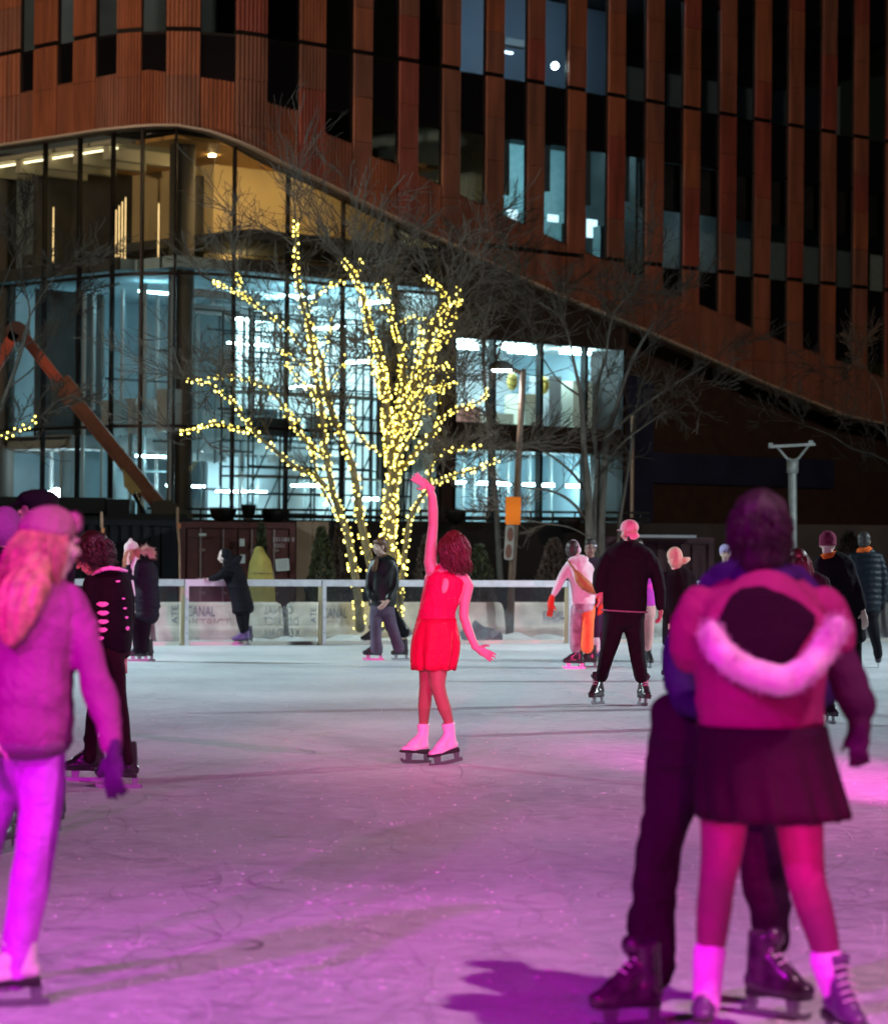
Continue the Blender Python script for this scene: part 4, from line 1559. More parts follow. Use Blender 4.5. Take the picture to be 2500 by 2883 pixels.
def shrub(px, ytop, ybase, hw_px, d, m, label, n=1500, leaf=.06, rag=.25):
    c = at(px, 1541, d)
    zt_ = at(px, ytop, d).z
    hw = hw_px * d / F
    t_ = thing('evergreen_shrub', (c.x, d, -.05), label, 'shrub', 'evergreen shrubs')
    q_ = MB()
    q_.tube([(c.x, d, -.05), (c.x, d, zt_ * .8)], [.05, .015], 6)
    q_.build('trunk', M_bark, t_)
    q_ = MB()
    for _ in range(n):
        f = rsb.random() ** .8
        z = .08 + f * (zt_ - .1)
        prof_ = hw * (1 - f) ** .62 * min(1, .65 + f * 3)
        a_ = rsb.uniform(0, 6.28)
        r_ = prof_ * (1 - rag * rsb.random() ** 2) * (1 + .12 * math.sin(a_ * 5 + z * 6))
        p_ = Vector((c.x + r_ * math.cos(a_), d + r_ * math.sin(a_), z))
        up_ = Vector((math.cos(a_) * .5 + rsb.uniform(-.4, .4), math.sin(a_) * .5 + rsb.uniform(-.4, .4), 1)).normalized() * leaf * rsb.uniform(.8, 1.9)
        sd_ = up_.cross(Vector((rsb.uniform(-1, 1), rsb.uniform(-1, 1), .2))).normalized() * leaf * rsb.uniform(.25, .5)
        q_.add([p_ - sd_, p_ + sd_, p_ + up_ + sd_ * .3, p_ + up_ - sd_ * .3], [(0, 1, 2, 3)])
    q_.build('crown', m, t_)
    return t_


M_bark = mat('grey_bark', (.10, .085, .07), .9, var=.3, vscale=12, bump=.6, bscale=30, aniso=(1, 1, .3))
M_leaf = mat('evergreen_leaf', (.026, .03, .010), .6, var=.5, vscale=8)
M_leaf2 = mat('evergreen_leaf_brown', (.034, .018, .010), .7, var=.5, vscale=8)
shrub(905, 1490, 1640, 50, 51.6, M_leaf, 'conical olive evergreen shrub left of the lit trunks', 2400)
shrub(960, 1462, 1640, 46, 53.0, M_leaf2, 'taller brown-green conical shrub just behind the lit stems', 2000)
shrub(735, 1478, 1640, 30, 53.5, M_leaf, 'slim dark conical shrub behind the burlap-wrapped one', 1600)
shrub(1205, 1510, 1640, 60, 52.4, M_leaf2, 'bushy brown shrub behind the red-dressed skater', 2000)
shrub(1350, 1540, 1640, 62, 53.0, M_leaf, 'low dark shrub left of the lamp post foot', 1800)
shrub(1560, 1522, 1640, 75, 53.4, M_leaf2, 'wide dark shrub at the foot of the bare tree', 2200)
shrub(2120, 1530, 1640, 90, 54.8, M_leaf, 'dark shrub mass behind the couple', 1500)
shrub(2390, 1500, 1640, 80, 54.8, M_leaf2, 'dark shrub behind the quilted-jacket skater', 1500)
# burlap-wrapped shrub with the bulbs' yellow light put into its colour
c = at(736, 1541, 51.0)
t = thing('wrapped_shrub', (c.x, 51, -.05), 'shrub wrapped in pale burlap, tinted lamplight yellow, left of the lit tree', 'wrapped shrub')
q = Clay()
zt_ = at(736, 1532, 51).z
q.tube([(c.x, 51, .05), (c.x, 51, .9), (c.x - .02, 51, 1.35), (c.x - .04, 51, zt_ - .13)], [(.30, .27), (.255, .24), (.19, .18), (.11, .1)], 14, True, (1, 0, 0))
q.sculpt('burlap_wrap', mat('burlap', (.22, .175, .04), .9, var=.12, vscale=10, bump=.5, bscale=120), t, .025, 3, (.016, 3.2, 5, (1, 1, .25)))
for z in (.55, 1.15):
    q = MB()
    n = 18
    r_ = .285 if z < 1 else .235
    q.tube([(c.x + r_ * math.cos(6.2832 * k_ / n), 51 + r_ * math.sin(6.2832 * k_ / n), z) for k_ in range(n + 1)], [.007] * (n + 1), 5)
    q.build('twine', mat('twine', (.25, .2, .1), .9), t)

# ================================================================== BARE TREES
class Tree:
    def __init__(s, seed):
        s.r = random.Random(seed)
        s.limbs, s.twigs = MB(), MB()

    def limb(s, pts, rads, n=7):
        s.limbs.tube(pts, rads, n)

    def twig(s, p, dv, L, r_, lev, spread=.55, droop=.0):
        k = 4
        pts, rads = [Vector(p)], [r_]
        dv = Vector(dv).normalized()
        for i in range(k):
            dv = (dv + Vector((s.r.gauss(0, .16), s.r.gauss(0, .16), s.r.gauss(0, .14) + .03 - droop))).normalized()
            pts.append(pts[-1] + dv * (L / k))
            rads.append(r_ * (1 - .6 * (i + 1) / k))
        s.twigs.tube(pts, [max(q_, .0055) for q_ in rads], 4 if lev > 1 else 3, False)
        if lev > 0:
            for i in range(1, k + 1):
                for _ in range(s.r.choice([1, 1, 2])):
                    ax = Vector((s.r.gauss(0, 1), s.r.gauss(0, 1), s.r.gauss(0, .6)))
                    nd = (dv + ax.normalized() * spread * s.r.uniform(.7, 1.5)).normalized()
                    s.twig(pts[i], nd, L * s.r.uniform(.45, .75), rads[i] * .72, lev - 1, spread, droop)


def smooth_path(pts, n=5):
    out = []
    N = len(pts)
    for i in range(N - 1):
        p0, p1, p2, p3 = pts[max(i - 1, 0)], pts[i], pts[i + 1], pts[min(i + 2, N - 1)]
        for k in range(n):
            t_ = k / n
            out.append(.5 * ((2 * p1) + (p2 - p0) * t_ + (2 * p0 - 5 * p1 + 4 * p2 - p3) * t_ * t_ + (3 * p1 - p0 - 3 * p2 + p3) * t_ ** 3))
    out.append(pts[-1])
    return out


BULB = []      # (position, size order)


def lit(path_pts, rads, step, rng, wraps=1):
    """bulb places spiralling round a limb"""
    acc, ang = 0.0, rng.uniform(0, 6)
    for i in range(len(path_pts) - 1):
        a_, b_ = path_pts[i], path_pts[i + 1]
        tv = (b_ - a_)
        L = tv.length
        if L < 1e-6:
            continue
        tv.normalize()
        x_ = tv.orthogonal().normalized()
        y_ = tv.cross(x_)
        acc += L
        while acc > step:
            acc -= step * rng.uniform(.6, 1.4)
            ang += 2.2 + rng.uniform(-.4, .4)
            f = rng.random()
            rr = rads[i] * 1.0 + .028
            BULB.append(a_.lerp(b_, f) + x_ * rr * math.cos(ang) + y_ * rr * math.sin(ang))


dT = 49.0
rt = random.Random(5)
T = Tree(14)
base = on_board(1070, .75)
limbs = [
    # (1792-view points, depth change at the end, start radius, end radius, bulb step)
    ([(727, 1268), (722, 1200), (706, 1100), (692, 1050), (675, 1004), (659, 922), (649, 830), (636, 751), (623, 666), (603, 584), (597, 535), (598, 445)], -.8, .085, .016, .050),
    ([(768, 1265), (757, 1180), (731, 1066), (715, 961), (698, 905), (675, 846), (656, 781), (649, 731), (632, 686), (625, 650)], -.3, .085, .03, .060),
    ([(675, 1004), (640, 965), (593, 941), (547, 902), (508, 866), (478, 820), (452, 797), (419, 774), (377, 765)], -1.6, .045, .012, .075),
    ([(512, 869), (478, 867), (433, 853), (400, 866), (364, 872)], -1.9, .022, .010, .075),
    ([(659, 922), (616, 889), (587, 853), (570, 817), (541, 784), (508, 768), (469, 761), (419, 761)], .9, .042, .012, .075),
    ([(630, 735), (623, 718), (593, 679), (554, 643), (528, 623), (498, 600), (482, 567), (478, 551)], 1.0, .035, .010, .08),
    ([(530, 624), (500, 605), (482, 590), (450, 578), (426, 566)], 1.3, .015, .007, .10),
    ([(618, 650), (629, 615), (645, 590), (675, 573), (697, 566)], -.5, .016, .008, .09),
    ([(648, 740), (658, 700), (664, 670), (672, 640)], .4, .014, .007, .10),
    ([(655, 790), (680, 760), (700, 715)], -.6, .014, .007, .11),
    ([(792, 1262), (789, 1150), (784, 1072), (793, 961), (790, 922), (784, 873), (777, 797), (767, 732), (751, 676), (738, 627), (728, 584), (708, 545), (692, 525)], -.4, .150, .014, .030),
    ([(726, 590), (722, 560), (730, 518)], -.4, .013, .008, .07),
    ([(791, 935), (800, 880), (822, 830), (839, 764), (859, 715), (872, 660), (895, 624), (898, 597), (880, 575), (859, 561)], .7, .085, .013, .036),
    ([(815, 800), (816, 757), (803, 686), (790, 646), (770, 610), (757, 573)], -.9, .045, .012, .07),
    ([(800, 680), (796, 659), (784, 587), (774, 567)], -1.1, .02, .009, .09),
    ([(806, 880), (822, 863), (856, 797), (888, 781), (921, 774)], 1.2, .05, .012, .06),
    ([(800, 960), (819, 938), (856, 892), (882, 863), (898, 836), (935, 822), (970, 808), (987, 785)], .6, .05, .012, .055),
    ([(806, 1250), (812, 1160), (826, 1058), (849, 1004), (875, 980), (921, 957), (965, 945), (1010, 925)], -.9, .06, .012, .060),
    ([(862, 990), (870, 940), (890, 915), (930, 905), (970, 900)], -.6, .025, .010, .10),
    ([(790, 925), (764, 912), (725, 879), (708, 840), (705, 820)], -.8, .028, .010, .085),
    ([(775, 800), (760, 770), (751, 738), (742, 715)], .8, .016, .008, .09),
    ([(850, 735), (880, 700), (905, 680), (917, 640), (925, 578)], -.3, .03, .010, .07),
    ([(840, 770), (862, 760), (884, 745), (905, 735)], -.7, .02, .009, .08),
    ([(872, 660), (850, 640), (830, 640), (805, 655)], .5, .015, .008, .11),
    ([(820, 830), (850, 832), (880, 820), (900, 760), (912, 742)], .9, .025, .009, .08),
    ([(895, 625), (915, 615), (935, 608)], .4, .012, .007, .11),
    ([(822, 830), (845, 800), (862, 770), (880, 690), (892, 650), (910, 600)], -.9, .04, .010, .05),
    ([(800, 880), (812, 820), (826, 790), (846, 700), (850, 660)], -1.2, .04, .010, .055),
    ([(784, 873), (800, 820), (806, 770), (812, 720), (830, 690)], .6, .03, .010, .06),
    ([(839, 764), (870, 730), (888, 690), (905, 655)], .2, .022, .008, .06),
    ([(830, 800), (865, 785), (895, 790)], -.4, .02, .008, .07),
    ([(793, 961), (806, 920), (830, 880), (846, 850), (852, 815)], -1.0, .04, .012, .05),
    ([(690, 1050), (660, 1005), (640, 960), (628, 905), (600, 850), (580, 830)], .5, .03, .010, .07),
    ([(649, 830), (630, 790), (600, 765), (585, 740), (575, 735)], -.9, .02, .008, .08),
    ([(636, 751), (610, 735), (585, 715), (560, 708)], .3, .018, .008, .08),
]
LIT_PATHS = []
for pts, dd, r0_, r1_, st_ in limbs:
    n = len(pts)
    P = []
    for i, (x, y) in enumerate(pts):
        f = i / (n - 1)
        jog = .05 * math.sin(i * 2.1 + x)
        P.append(at(*D(x, y), dT + dd * f ** 1.3 + jog))
    sp = smooth_path(P, 4)
    rr = [r0_ + (r1_ - r0_) * (i / (len(sp) - 1)) ** .75 for i in range(len(sp))]
    T.limb(sp, rr, 8)
    LIT_PATHS.append((sp, rr))
    lit(sp, rr, st_ * .66, rt)
    if r0_ > .1:
        lit(sp[:int(len(sp) * .6)], rr, .020, rt)
    for i in range(len(sp) // 3, len(sp), 3 if r1_ > .009 else 4):
        dv = (sp[min(i + 1, len(sp) - 1)] - sp[max(i - 2, 0)]).normalized()
        if sp[i].z > 2.6 and rr[i] < .06:
            nd = (dv * .7 + Vector((rt.gauss(0, .5), rt.gauss(0, .5), rt.gauss(.15, .35)))).normalized()
            T.twig(sp[i], nd, rt.uniform(.5, 1.0), min(.015, rr[i] * .65), 2)
    dv = (sp[-1] - sp[-3]).normalized()
    T.twig(sp[-1], dv, rt.uniform(.9, 1.4), r1_ * 1.1, 2, .5)
# tall unlit leaders fanning above the lights
for (x0, y0), (x1, y1) in (((598, 500), (560, 400)), ((600, 470), (615, 360)), ((692, 540), (690, 420)), ((730, 520), (720, 400)), ((708, 545), (640, 430)), ((774, 567), (790, 450)), ((757, 573), (800, 470)),
                           ((898, 597), (860, 470)), ((925, 580), (960, 470)), ((482, 560), (400, 500)), ((426, 566), (360, 560)), ((935, 600), (1010, 540)), ((478, 551), (500, 440)), ((860, 561), (840, 430)), ((377, 765), (345, 720)), ((600, 500), (480, 380))):
    a_, b_ = at(*D(x0, y0), dT + rt.uniform(-1, 1)), at(*D(x1, y1), dT + rt.uniform(-1.2, 1.2))
    T.twig(a_, (b_ - a_).normalized(), (b_ - a_).length * .95, .018, 2, .5)
tr = thing('bare_tree', base, 'large leafless multi-stemmed tree wrapped in string lights beyond the rail', 'tree')
T.limbs.build('trunk', mat('pale_bark', (.13, .10, .05), .9, var=.3, vscale=12, bump=.6, bscale=30), tr, True)
T.twigs.build('crown', mat('twig_bark', (.055, .040, .028), .9), tr)

# string lights
M_bulb = mat('bulb_glow', (1, .9, .5), .5, emit=(1.0, .79, .12), estr=9.5)
sl = thing('string_lights', base + Vector((0, 0, .05)), 'warm yellow string lights wrapped round the big bare tree', 'string lights')
bb = MB()
bb.ell((0, 0, 0), (.0155, .0155, .019), None, 6, 4)
bme = bb.mesh('bulb', True)
bme.materials.append(M_bulb)
M_bulb2 = mat('bulb_glow_faint', (1, .9, .5), .5, emit=(1.0, .74, .08), estr=3.2)
bme2 = bme.copy()
bme2.materials[0] = M_bulb2
rt.shuffle(BULB)
BULB.sort(key=lambda p: p.y)
for p in BULB[:300]:
    o = bpy.data.objects.new('bulb', bme if rt.random() < .6 else bme2)
    col.objects.link(o)
    o.parent = sl
    o.matrix_parent_inverse = WM[sl.name].inverted()
    o.location = p
    o.scale = [rt.choice([.7, .85, 1.0, 1.0, 1.3])] * 3
rest = MB()
for p in BULB[300:]:
    k_ = rt.choice([.7, .85, 1.0, 1.0, 1.3])
    rest.ell(p, (.0155 * k_, .0155 * k_, .019 * k_), None, 6, 4)
o = rest.build('bulb_mass', M_bulb, sl, True)
o['kind'] = 'stuff'
o.data.materials.append(M_bulb2)
per = len(o.data.polygons) // max(1, len(BULB) - 300)
idx = []
for _ in range(len(BULB) - 300):
    idx += [0 if rt.random() < .6 else 1] * per
o.data.polygons.foreach_set('material_index', idx[:len(o.data.polygons)])
# the thin cord the bulbs hang on, spiralling round every limb
wire = MB()
for sp, rr in LIT_PATHS:
    n_ = len(sp) * 5
    wp, a_ = [], 0.0
    for i in range(n_):
        f = i / (n_ - 1) * (len(sp) - 1)
        k_ = min(int(f), len(sp) - 2)
        c_ = sp[k_].lerp(sp[k_ + 1], f - k_)
        tv = (sp[k_ + 1] - sp[k_]).normalized()
        x_ = tv.orthogonal().normalized()
        a_ += .9
        wp.append(c_ + (x_ * math.cos(a_) + tv.cross(x_) * math.sin(a_)) * (rr[k_] + .008))
    wire.tube(wp, [.004] * len(wp), 3, False)
wire.build('cord', mat('green_cord', (.02, .03, .015), .7), sl)
N_LIT = len(BULB)

# other trees
def px_tree(seed, label, d, stems, lev=3, twL=.9, m=None, base_px=None, every=4, tw_r=.012):
    T_ = Tree(seed)
    rg_ = random.Random(seed)
    bp_ = at(*D(*(base_px or stems[0][0][0])), d)
    root = thing('bare_tree', Vector((bp_.x, d, -.05)), label, 'tree', 'unlit bare trees')
    for pts, dd, r0_, r1_ in stems:
        P = [at(*D(x, y), d + dd * (i / (len(pts) - 1))) for i, (x, y) in enumerate(pts)]
        sp = smooth_path(P, 4)
        rr = [r0_ + (r1_ - r0_) * (i / (len(sp) - 1)) ** .8 for i in range(len(sp))]
        T_.limb(sp, rr, 7)
        for i in range(len(sp) // 3, len(sp), every):
            if rr[i] < .07:
                dv = (sp[min(i + 1, len(sp) - 1)] - sp[max(i - 2, 0)]).normalized()
                nd = (dv * .7 + Vector((rg_.gauss(0, .55), rg_.gauss(0, .5), rg_.gauss(.1, .4)))).normalized()
                T_.twig(sp[i], nd, rg_.uniform(.5, 1) * twL, min(tw_r, rr[i] * .6), lev - 1)
        T_.twig(sp[-1], (sp[-1] - sp[-3]).normalized(), twL * rg_.uniform(.8, 1.2), r1_ * .8, lev)
    T_.limbs.build('trunk', m or M_bark, root, True)
    T_.twigs.build('crown', m or MATS['twig_bark'], root)
    return root, T_


px_tree(31, 'dark leafless multi-stemmed tree right of the bronze street lamp', 53.5, [
    ([(1192, 1180), (1190, 1080), (1185, 980), (1178, 900), (1172, 800), (1160, 740), (1150, 690)], -.6, .105, .02),
    ([(1215, 1180), (1212, 1080), (1218, 960), (1225, 880), (1245, 820), (1262, 760), (1290, 700), (1320, 650)], .8, .10, .02),
    ([(1205, 1180), (1200, 1060), (1206, 940), (1198, 860), (1205, 780), (1222, 720), (1228, 680)], 1.0, .08, .018),
    ([(1186, 1000), (1160, 960), (1120, 925), (1085, 905), (1040, 895)], -1.0, .035, .012),
    ([(1186, 1050), (1150, 1010), (1110, 990), (1070, 985), (1000, 965), (960, 945)], -1.4, .035, .010),
    ([(1225, 880), (1270, 840), (1310, 810), (1370, 770), (1420, 740)], .3, .035, .010),
    ([(1218, 950), (1250, 900), (1300, 860), (1345, 830)], -.6, .03, .010),
    ([(1172, 800), (1130, 770), (1100, 730), (1080, 690)], .6, .025, .009),
    ([(1190, 1085), (1150, 1065), (1110, 1058), (1075, 1052), (1040, 1042), (1012, 1030)], -2.4, .018, .008),
    ([(1150, 690), (1130, 640), (1090, 610)], .2, .016, .008),
    ([(1228, 680), (1240, 630), (1275, 590)], .2, .016, .008),
    ([(1245, 1180), (1250, 1060), (1262, 980), (1275, 900), (1280, 840), (1300, 760)], 1.4, .05, .014),
], 3, 1.0)
px_tree(47, 'leafless tree whose thin crown crosses the lower terracotta facade', 57.0, [
    ([(1010, 1180), (1000, 1000), (985, 850), (975, 700), (985, 620), (1000, 560)], .5, .07, .014),
    ([(985, 800), (1010, 700), (1040, 640), (1090, 600)], 1.0, .03, .010),
    ([(980, 700), (950, 640), (930, 580), (940, 540)], -1, .03, .010),
    ([(985, 620), (1020, 580), (1080, 560), (1130, 570)], 0, .022, .009),
    ([(1000, 700), (1060, 660), (1120, 640), (1190, 620)], .6, .022, .009),
], 3, 1.1)
px_tree(53, 'leafless tree at the right edge reaching in over the lamp standard', 55.0, [
    ([(1830, 1180), (1822, 1050), (1805, 950), (1770, 920), (1720, 905), (1680, 880), (1645, 865)], .4, .05, .010),
    ([(1815, 1000), (1800, 900), (1760, 850), (1730, 820)], -.4, .03, .009),
    ([(1822, 1050), (1790, 880), (1780, 800), (1760, 760)], .8, .03, .009),
], 3, .9)
BULB2 = []
rootL, TL = px_tree(61, 'leafless tree at the left edge with one short lit branch', 51.0, [
    ([(-60, 1180), (-55, 1050), (-40, 950), (-15, 880), (10, 800), (40, 720), (60, 640), (50, 580)], -.3, .08, .012),
    ([(-40, 930), (-10, 890), (20, 875), (55, 860), (72, 845)], -.6, .03, .012),
    ([(-20, 880), (0, 700), (-5, 620), (20, 540), (40, 500)], .5, .03, .009),
    ([(20, 780), (70, 740), (100, 690), (120, 640)], .2, .02, .008),
    ([(-15, 890), (30, 910), (60, 905), (80, 880)], .2, .018, .008),
    ([(30, 740), (60, 640), (95, 580), (110, 560)], -.4, .018, .008),
    ([(40, 720), (20, 640), (40, 590), (80, 560)], .6, .018, .008),
], 3, .8)
keep = BULB
BULB = []
P = smooth_path([at(*D(x, y), 51 - .6 * i / 4) for i, (x, y) in enumerate([(-40, 930), (-10, 890), (20, 875), (55, 860), (72, 845)])], 4)
lit(P, [.026] * len(P), .06, random.Random(2))
sl2 = thing('string_lights', P[0], 'short run of yellow string lights on the branch at the left edge', 'string lights')
for p in BULB:
    o = bpy.data.objects.new('bulb', bme)
    col.objects.link(o)
    o.parent = sl2
    o.matrix_parent_inverse = WM[sl2.name].inverted()
    o.location = p

# ================================================================== PEOPLE
ZOOM = {'5': (0, 1350, 1.991), '6': (900, 1300, 2.176), '7': (1500, 1350, 1.792), '8': (1300, 1950, 1.4933),
        'A': (430, 1420, 3.258), 'B': (1300, 1280, 3.564), 'C': (0, 1380, 3.733), 'S': (0, 0, 1.0)}
M_blade = mat('skate_steel', (.30, .30, .32), .35, .9)
M_sole = mat('skate_sole', (.02, .018, .018), .5)


def skin(c=(.52, .34, .26)):
    return mat('skin_%d' % int(c[0] * 100), c, .5, var=.06, vscale=14, bump=.05, bscale=80)


def cloth(name, c, rough=.85, bump=.35, bscale=90, var=.12, sheen=.0, spec=.12):
    return mat(name, c, rough, var=var, vscale=7, bump=bump, bscale=bscale, sheen=sheen, spec=spec, wrinkle=.28)


# skate templates (toe towards +X, blade bottom at z = 0)
def boot_mesh(kind):
    q = Clay()
    if kind == 'figure':
        q.tube([(-.085, 0, .125), (-.02, 0, .118), (.06, 0, .108), (.125, 0, .10)], [(.034, .036), (.033, .04), (.042, .034), (.032, .022)], 12, True, (0, 1, 0))
        q.tube([(-.055, 0, .12), (-.06, 0, .19), (-.055, 0, .25), (-.052, 0, .285)], [(.040, .05), (.035, .046), (.040, .050), (.044, .054)], 12, False, (0, 1, 0))
        q.tube([(-.03, 0, .19), (.02, 0, .15), (.07, 0, .125)], [.034, .036, .03], 10)
    else:
        q.tube([(-.09, 0, .125), (-.02, 0, .12), (.06, 0, .115), (.13, 0, .108)], [(.044, .045), (.042, .05), (.05, .046), (.042, .034)], 12, True, (0, 1, 0))
        q.tube([(-.065, 0, .12), (-.065, 0, .2), (-.055, 0, .27), (-.05, 0, .30)], [(.052, .058), (.046, .055), (.052, .062), (.056, .064)], 12, False, (0, 1, 0))
        q.tube([(-.03, 0, .21), (.03, 0, .16), (.08, 0, .13)], [.04, .044, .04], 10)
        q.ell((.0, 0, .29), (.03, .045, .04))
    me = baked(q.mesh('boot'), [('REMESH', dict(mode='VOXEL', voxel_size=.008, use_smooth_shade=True)), ('SMOOTH', dict(factor=.5, iterations=4))], 'boot')
    me.polygons.foreach_set('use_smooth', [True] * len(me.polygons))
    return me


def blade_mesh():
    q = MB()
    prof = [(-.155, .0), (.125, .0), (.150, .012), (.158, .03), (.150, .036), (.13, .026), (-.15, .026)]
    n_ = len(prof)
    vs_ = [(x, y, z) for y in (-.003, .003) for x, z in prof]
    q.add(vs_, [tuple(range(n_)), tuple(reversed(range(n_, 2 * n_)))] + [(i, n_ + i, n_ + (i + 1) % n_, (i + 1) % n_) for i in range(n_)])
    for x0, x1 in ((-.12, -.085), (.055, .10)):
        q.box(((x0 + x1) / 2, 0, .047), (x1 - x0, .012, .05), None, 1.3)
    return q.mesh('blade')


def sole_mesh():
    q = Clay()
    q.box((.055, 0, .082), (.19, .066, .018))
    q.box((-.075, 0, .085), (.085, .062, .032))
    q.tube([(-.10, 0, .10), (.13, 0, .09)], [(.04, .012), (.036, .01)], 10, True, (0, 1, 0))
    me = baked(q.mesh('sole'), [('REMESH', dict(mode='VOXEL', voxel_size=.008, use_smooth_shade=True)), ('SMOOTH', dict(factor=.4, iterations=2))], 'sole')
    me.materials.append(M_sole)
    return me


BOOT = {'figure': boot_mesh('figure'), 'rental': boot_mesh('rental')}
BLADE, SOLE = blade_mesh(), sole_mesh()
BLADE.materials.append(M_blade)


def lace_mesh():
    q = MB()
    for k in range(6):
        f = k / 5
        c = Vector((.075 - .10 * f, 0, .152 + .115 * f))
        q.tube([c + Vector((0, -.028, 0)), c + Vector((.008, 0, .010)), c + Vector((0, .028, 0))], [.004] * 3, 4)
    return q.mesh('laces')


LACES = lace_mesh()


class Person:
    def __init__(s, label, zoom, d, base_xy, group=None):
        s.ox, s.oy, s.zs = ZOOM[zoom]
        s.d = d
        b = at(*s.src(*base_xy), d)
        s.root = thing('person', Vector((b.x, d, 0)), label, 'person', group)
        s.body = Clay()
        s.n = 0

    def src(s, x, y):
        return s.ox + x / s.zs, s.oy + y / s.zs

    def pt(s, x, y, dd=0.0):
        return at(*s.src(x, y), s.d + dd)

    def m(s, px):
        return px / s.zs * s.d / F

    def zoom(s, z):
        s.ox, s.oy, s.zs = ZOOM[z]
        return s

    def chain(s, c, pts, core=.7, n=12):
        P = [p[0] if isinstance(p[0], Vector) else s.pt(p[0], p[1], p[3] if len(p) > 3 else 0) for p in pts]
        rr = [p[1] if isinstance(p[0], Vector) else s.m(p[2]) for p in pts]
        if c is not s.body and core and len(P) > 2:      # cuffs end where they are drawn, cap included
            v_ = P[-2] - P[-1]
            P[-1] = P[-1] + v_.normalized() * min(rr[-1] * .75, v_.length * .8)
        c.tube(P, rr, n)
        if core and c is not s.body:
            s.body.tube(P, [r_ * core for r_ in rr], 8)

    def loft(s, c, pts, core=.8, n=18, caps=True):
        """(x, y, half width px, half depth m, depth offset)"""
        P = [s.pt(p[0], p[1], p[4] if len(p) > 4 else 0) for p in pts]
        rr = [(s.m(p[2]), p[3]) for p in pts]
        c.tube(P, rr, n, caps, (1, 0, 0), .3 if c is not s.body else 1.0)
        if core and c is not s.body:
            s.body.tube(P, [(a_ * core, b_ * core) for a_, b_ in rr], 12, True, (1, 0, 0), .2)

    def head(s, x, y, yaw=0, pitch=0, roll=0, k=1.0, dd=0.0, neck=None):
        c = s.pt(x, y, dd)
        Rm = Matrix.Rotation(R(-yaw), 3, 'Z') @ Matrix.Rotation(R(-pitch), 3, 'X') @ Matrix.Rotation(R(roll), 3, 'Y')
        s.hc, s.hR, s.hk = c, Rm, k

        def E(p, r_):
            s.body.ell(c + Rm @ Vector(p) * k, [q_ * k for q_ in r_], Rm, 14, 10)
        E((0, -.012, .03), (.076, .093, .088))
        E((0, .012, -.03), (.063, .075, .085))
        E((0, .040, -.078), (.040, .042, .036))
        E((0, .083, .010), (.058, .016, .016))
        for sx_ in (-1, 1):
            E((sx_ * .078, -.008, -.012), (.010, .022, .032))
            E((sx_ * .040, .062, -.035), (.026, .024, .026))
        s.body.tube([c + Rm @ Vector((0, .090, .008)) * k, c + Rm @ Vector((0, .103, -.022)) * k, c + Rm @ Vector((0, .108, -.036)) * k], [.009 * k, .012 * k, .014 * k], 8)
        s.body.tube([c + Rm @ Vector((-.016, .082, -.062)) * k, c + Rm @ Vector((0, .087, -.062)) * k, c + Rm @ Vector((.016, .082, -.062)) * k], [.007 * k, .009 * k, .007 * k], 8)
        nb = s.pt(*neck) if neck else c + Vector((0, -.0, -.2))
        s.body.tube([c + Rm @ Vector((0, -.02, -.06)) * k, (c + Rm @ Vector((0, -.02, -.06)) * k).lerp(nb, .6), nb], [.054 * k, .052 * k, .07 * k], 12)

    def face(s):
        eye = mat('eye_dark', (.03, .02, .018), .3)
        lip = mat('lip', (.42, .15, .13), .5)
        for sx_ in (-1, 1):
            q = MB()
            q.ell(s.hc + s.hR @ Vector((sx_ * .031, .081, -.006)) * s.hk, [r_ * s.hk for r_ in (.013, .009, .007)], s.hR, 10, 6)
            q.build('eye', eye, s.root, True)
            q = MB()
            q.tube([s.hc + s.hR @ Vector((sx_ * .014, .098, .018)) * s.hk, s.hc + s.hR @ Vector((sx_ * .032, .094, .024)) * s.hk, s.hc + s.hR @ Vector((sx_ * .050, .082, .018)) * s.hk], [.004, .005, .003], 6)
            q.build('eyebrow', eye, s.root, True)
        q = MB()
        q.tube([s.hc + s.hR @ Vector((sx_, .090, -.063)) * s.hk for sx_ in (-.018, 0, .018)], [.004, .0065, .004], 6)
        q.build('mouth', lip, s.root, True)

    def cap_hair(s, c, grow=1.0, top=.0):
        """clay shell of hair over the skull, open at the face"""
        def E(p, r_):
            c.ell(s.hc + s.hR @ Vector(p) * s.hk, [q_ * s.hk * grow for q_ in r_], s.hR, 14, 10)
        E((0, -.03, .045 + top), (.088, .092, .090))
        E((0, -.05, -.01), (.084, .070, .085))

    def locks(s, name, material, n, length, drift=(0, 0, 0), curl=.02, thick=.007, seed=1, low=-.3, gather=0.0, front=.4, high=2.0, lift=.25):
        """many tapered hair locks rooted over the skull"""
        rg_ = random.Random(seed)
        q = MB()
        up = s.hR @ Vector((0, 0, 1))
        for _ in range(n):
            while True:
                v = Vector((rg_.gauss(0, 1), rg_.gauss(0, 1), rg_.gauss(0, 1))).normalized()
                if low < v.z < high and v.y < front + .6 * max(0, v.z):
                    break
            o_ = Vector((v.x * .086, -.018 + v.y * .103, .035 + v.z * .094)) * s.hk
            p_ = s.hc + s.hR @ o_
            out = (s.hR @ v)
            L = length * rg_.uniform(.65, 1.1) * (1.05 + .35 * v.z)
            k_n = 6
            pts = [p_]
            dv = (out * lift + Vector((0, 0, -.5)) + Vector(drift) * .3).normalized()
            ph_ = rg_.uniform(0, 6)
            for k_ in range(k_n):
                dv = (dv * .72 + Vector((0, 0, -.42)) + Vector(drift) * .22 - out * gather * .25 + Vector((rg_.gauss(0, .05), rg_.gauss(0, .05), 0))).normalized()
                pts.append(pts[-1] + dv * (L / k_n) + Vector((math.cos(ph_ + k_ * 1.7), math.sin(ph_ + k_ * 1.7), 0)) * curl * .35)
            rr = [thick * s.hk * (1 - .75 * (k_ / k_n) ** 1.5) for k_ in range(k_n + 1)]
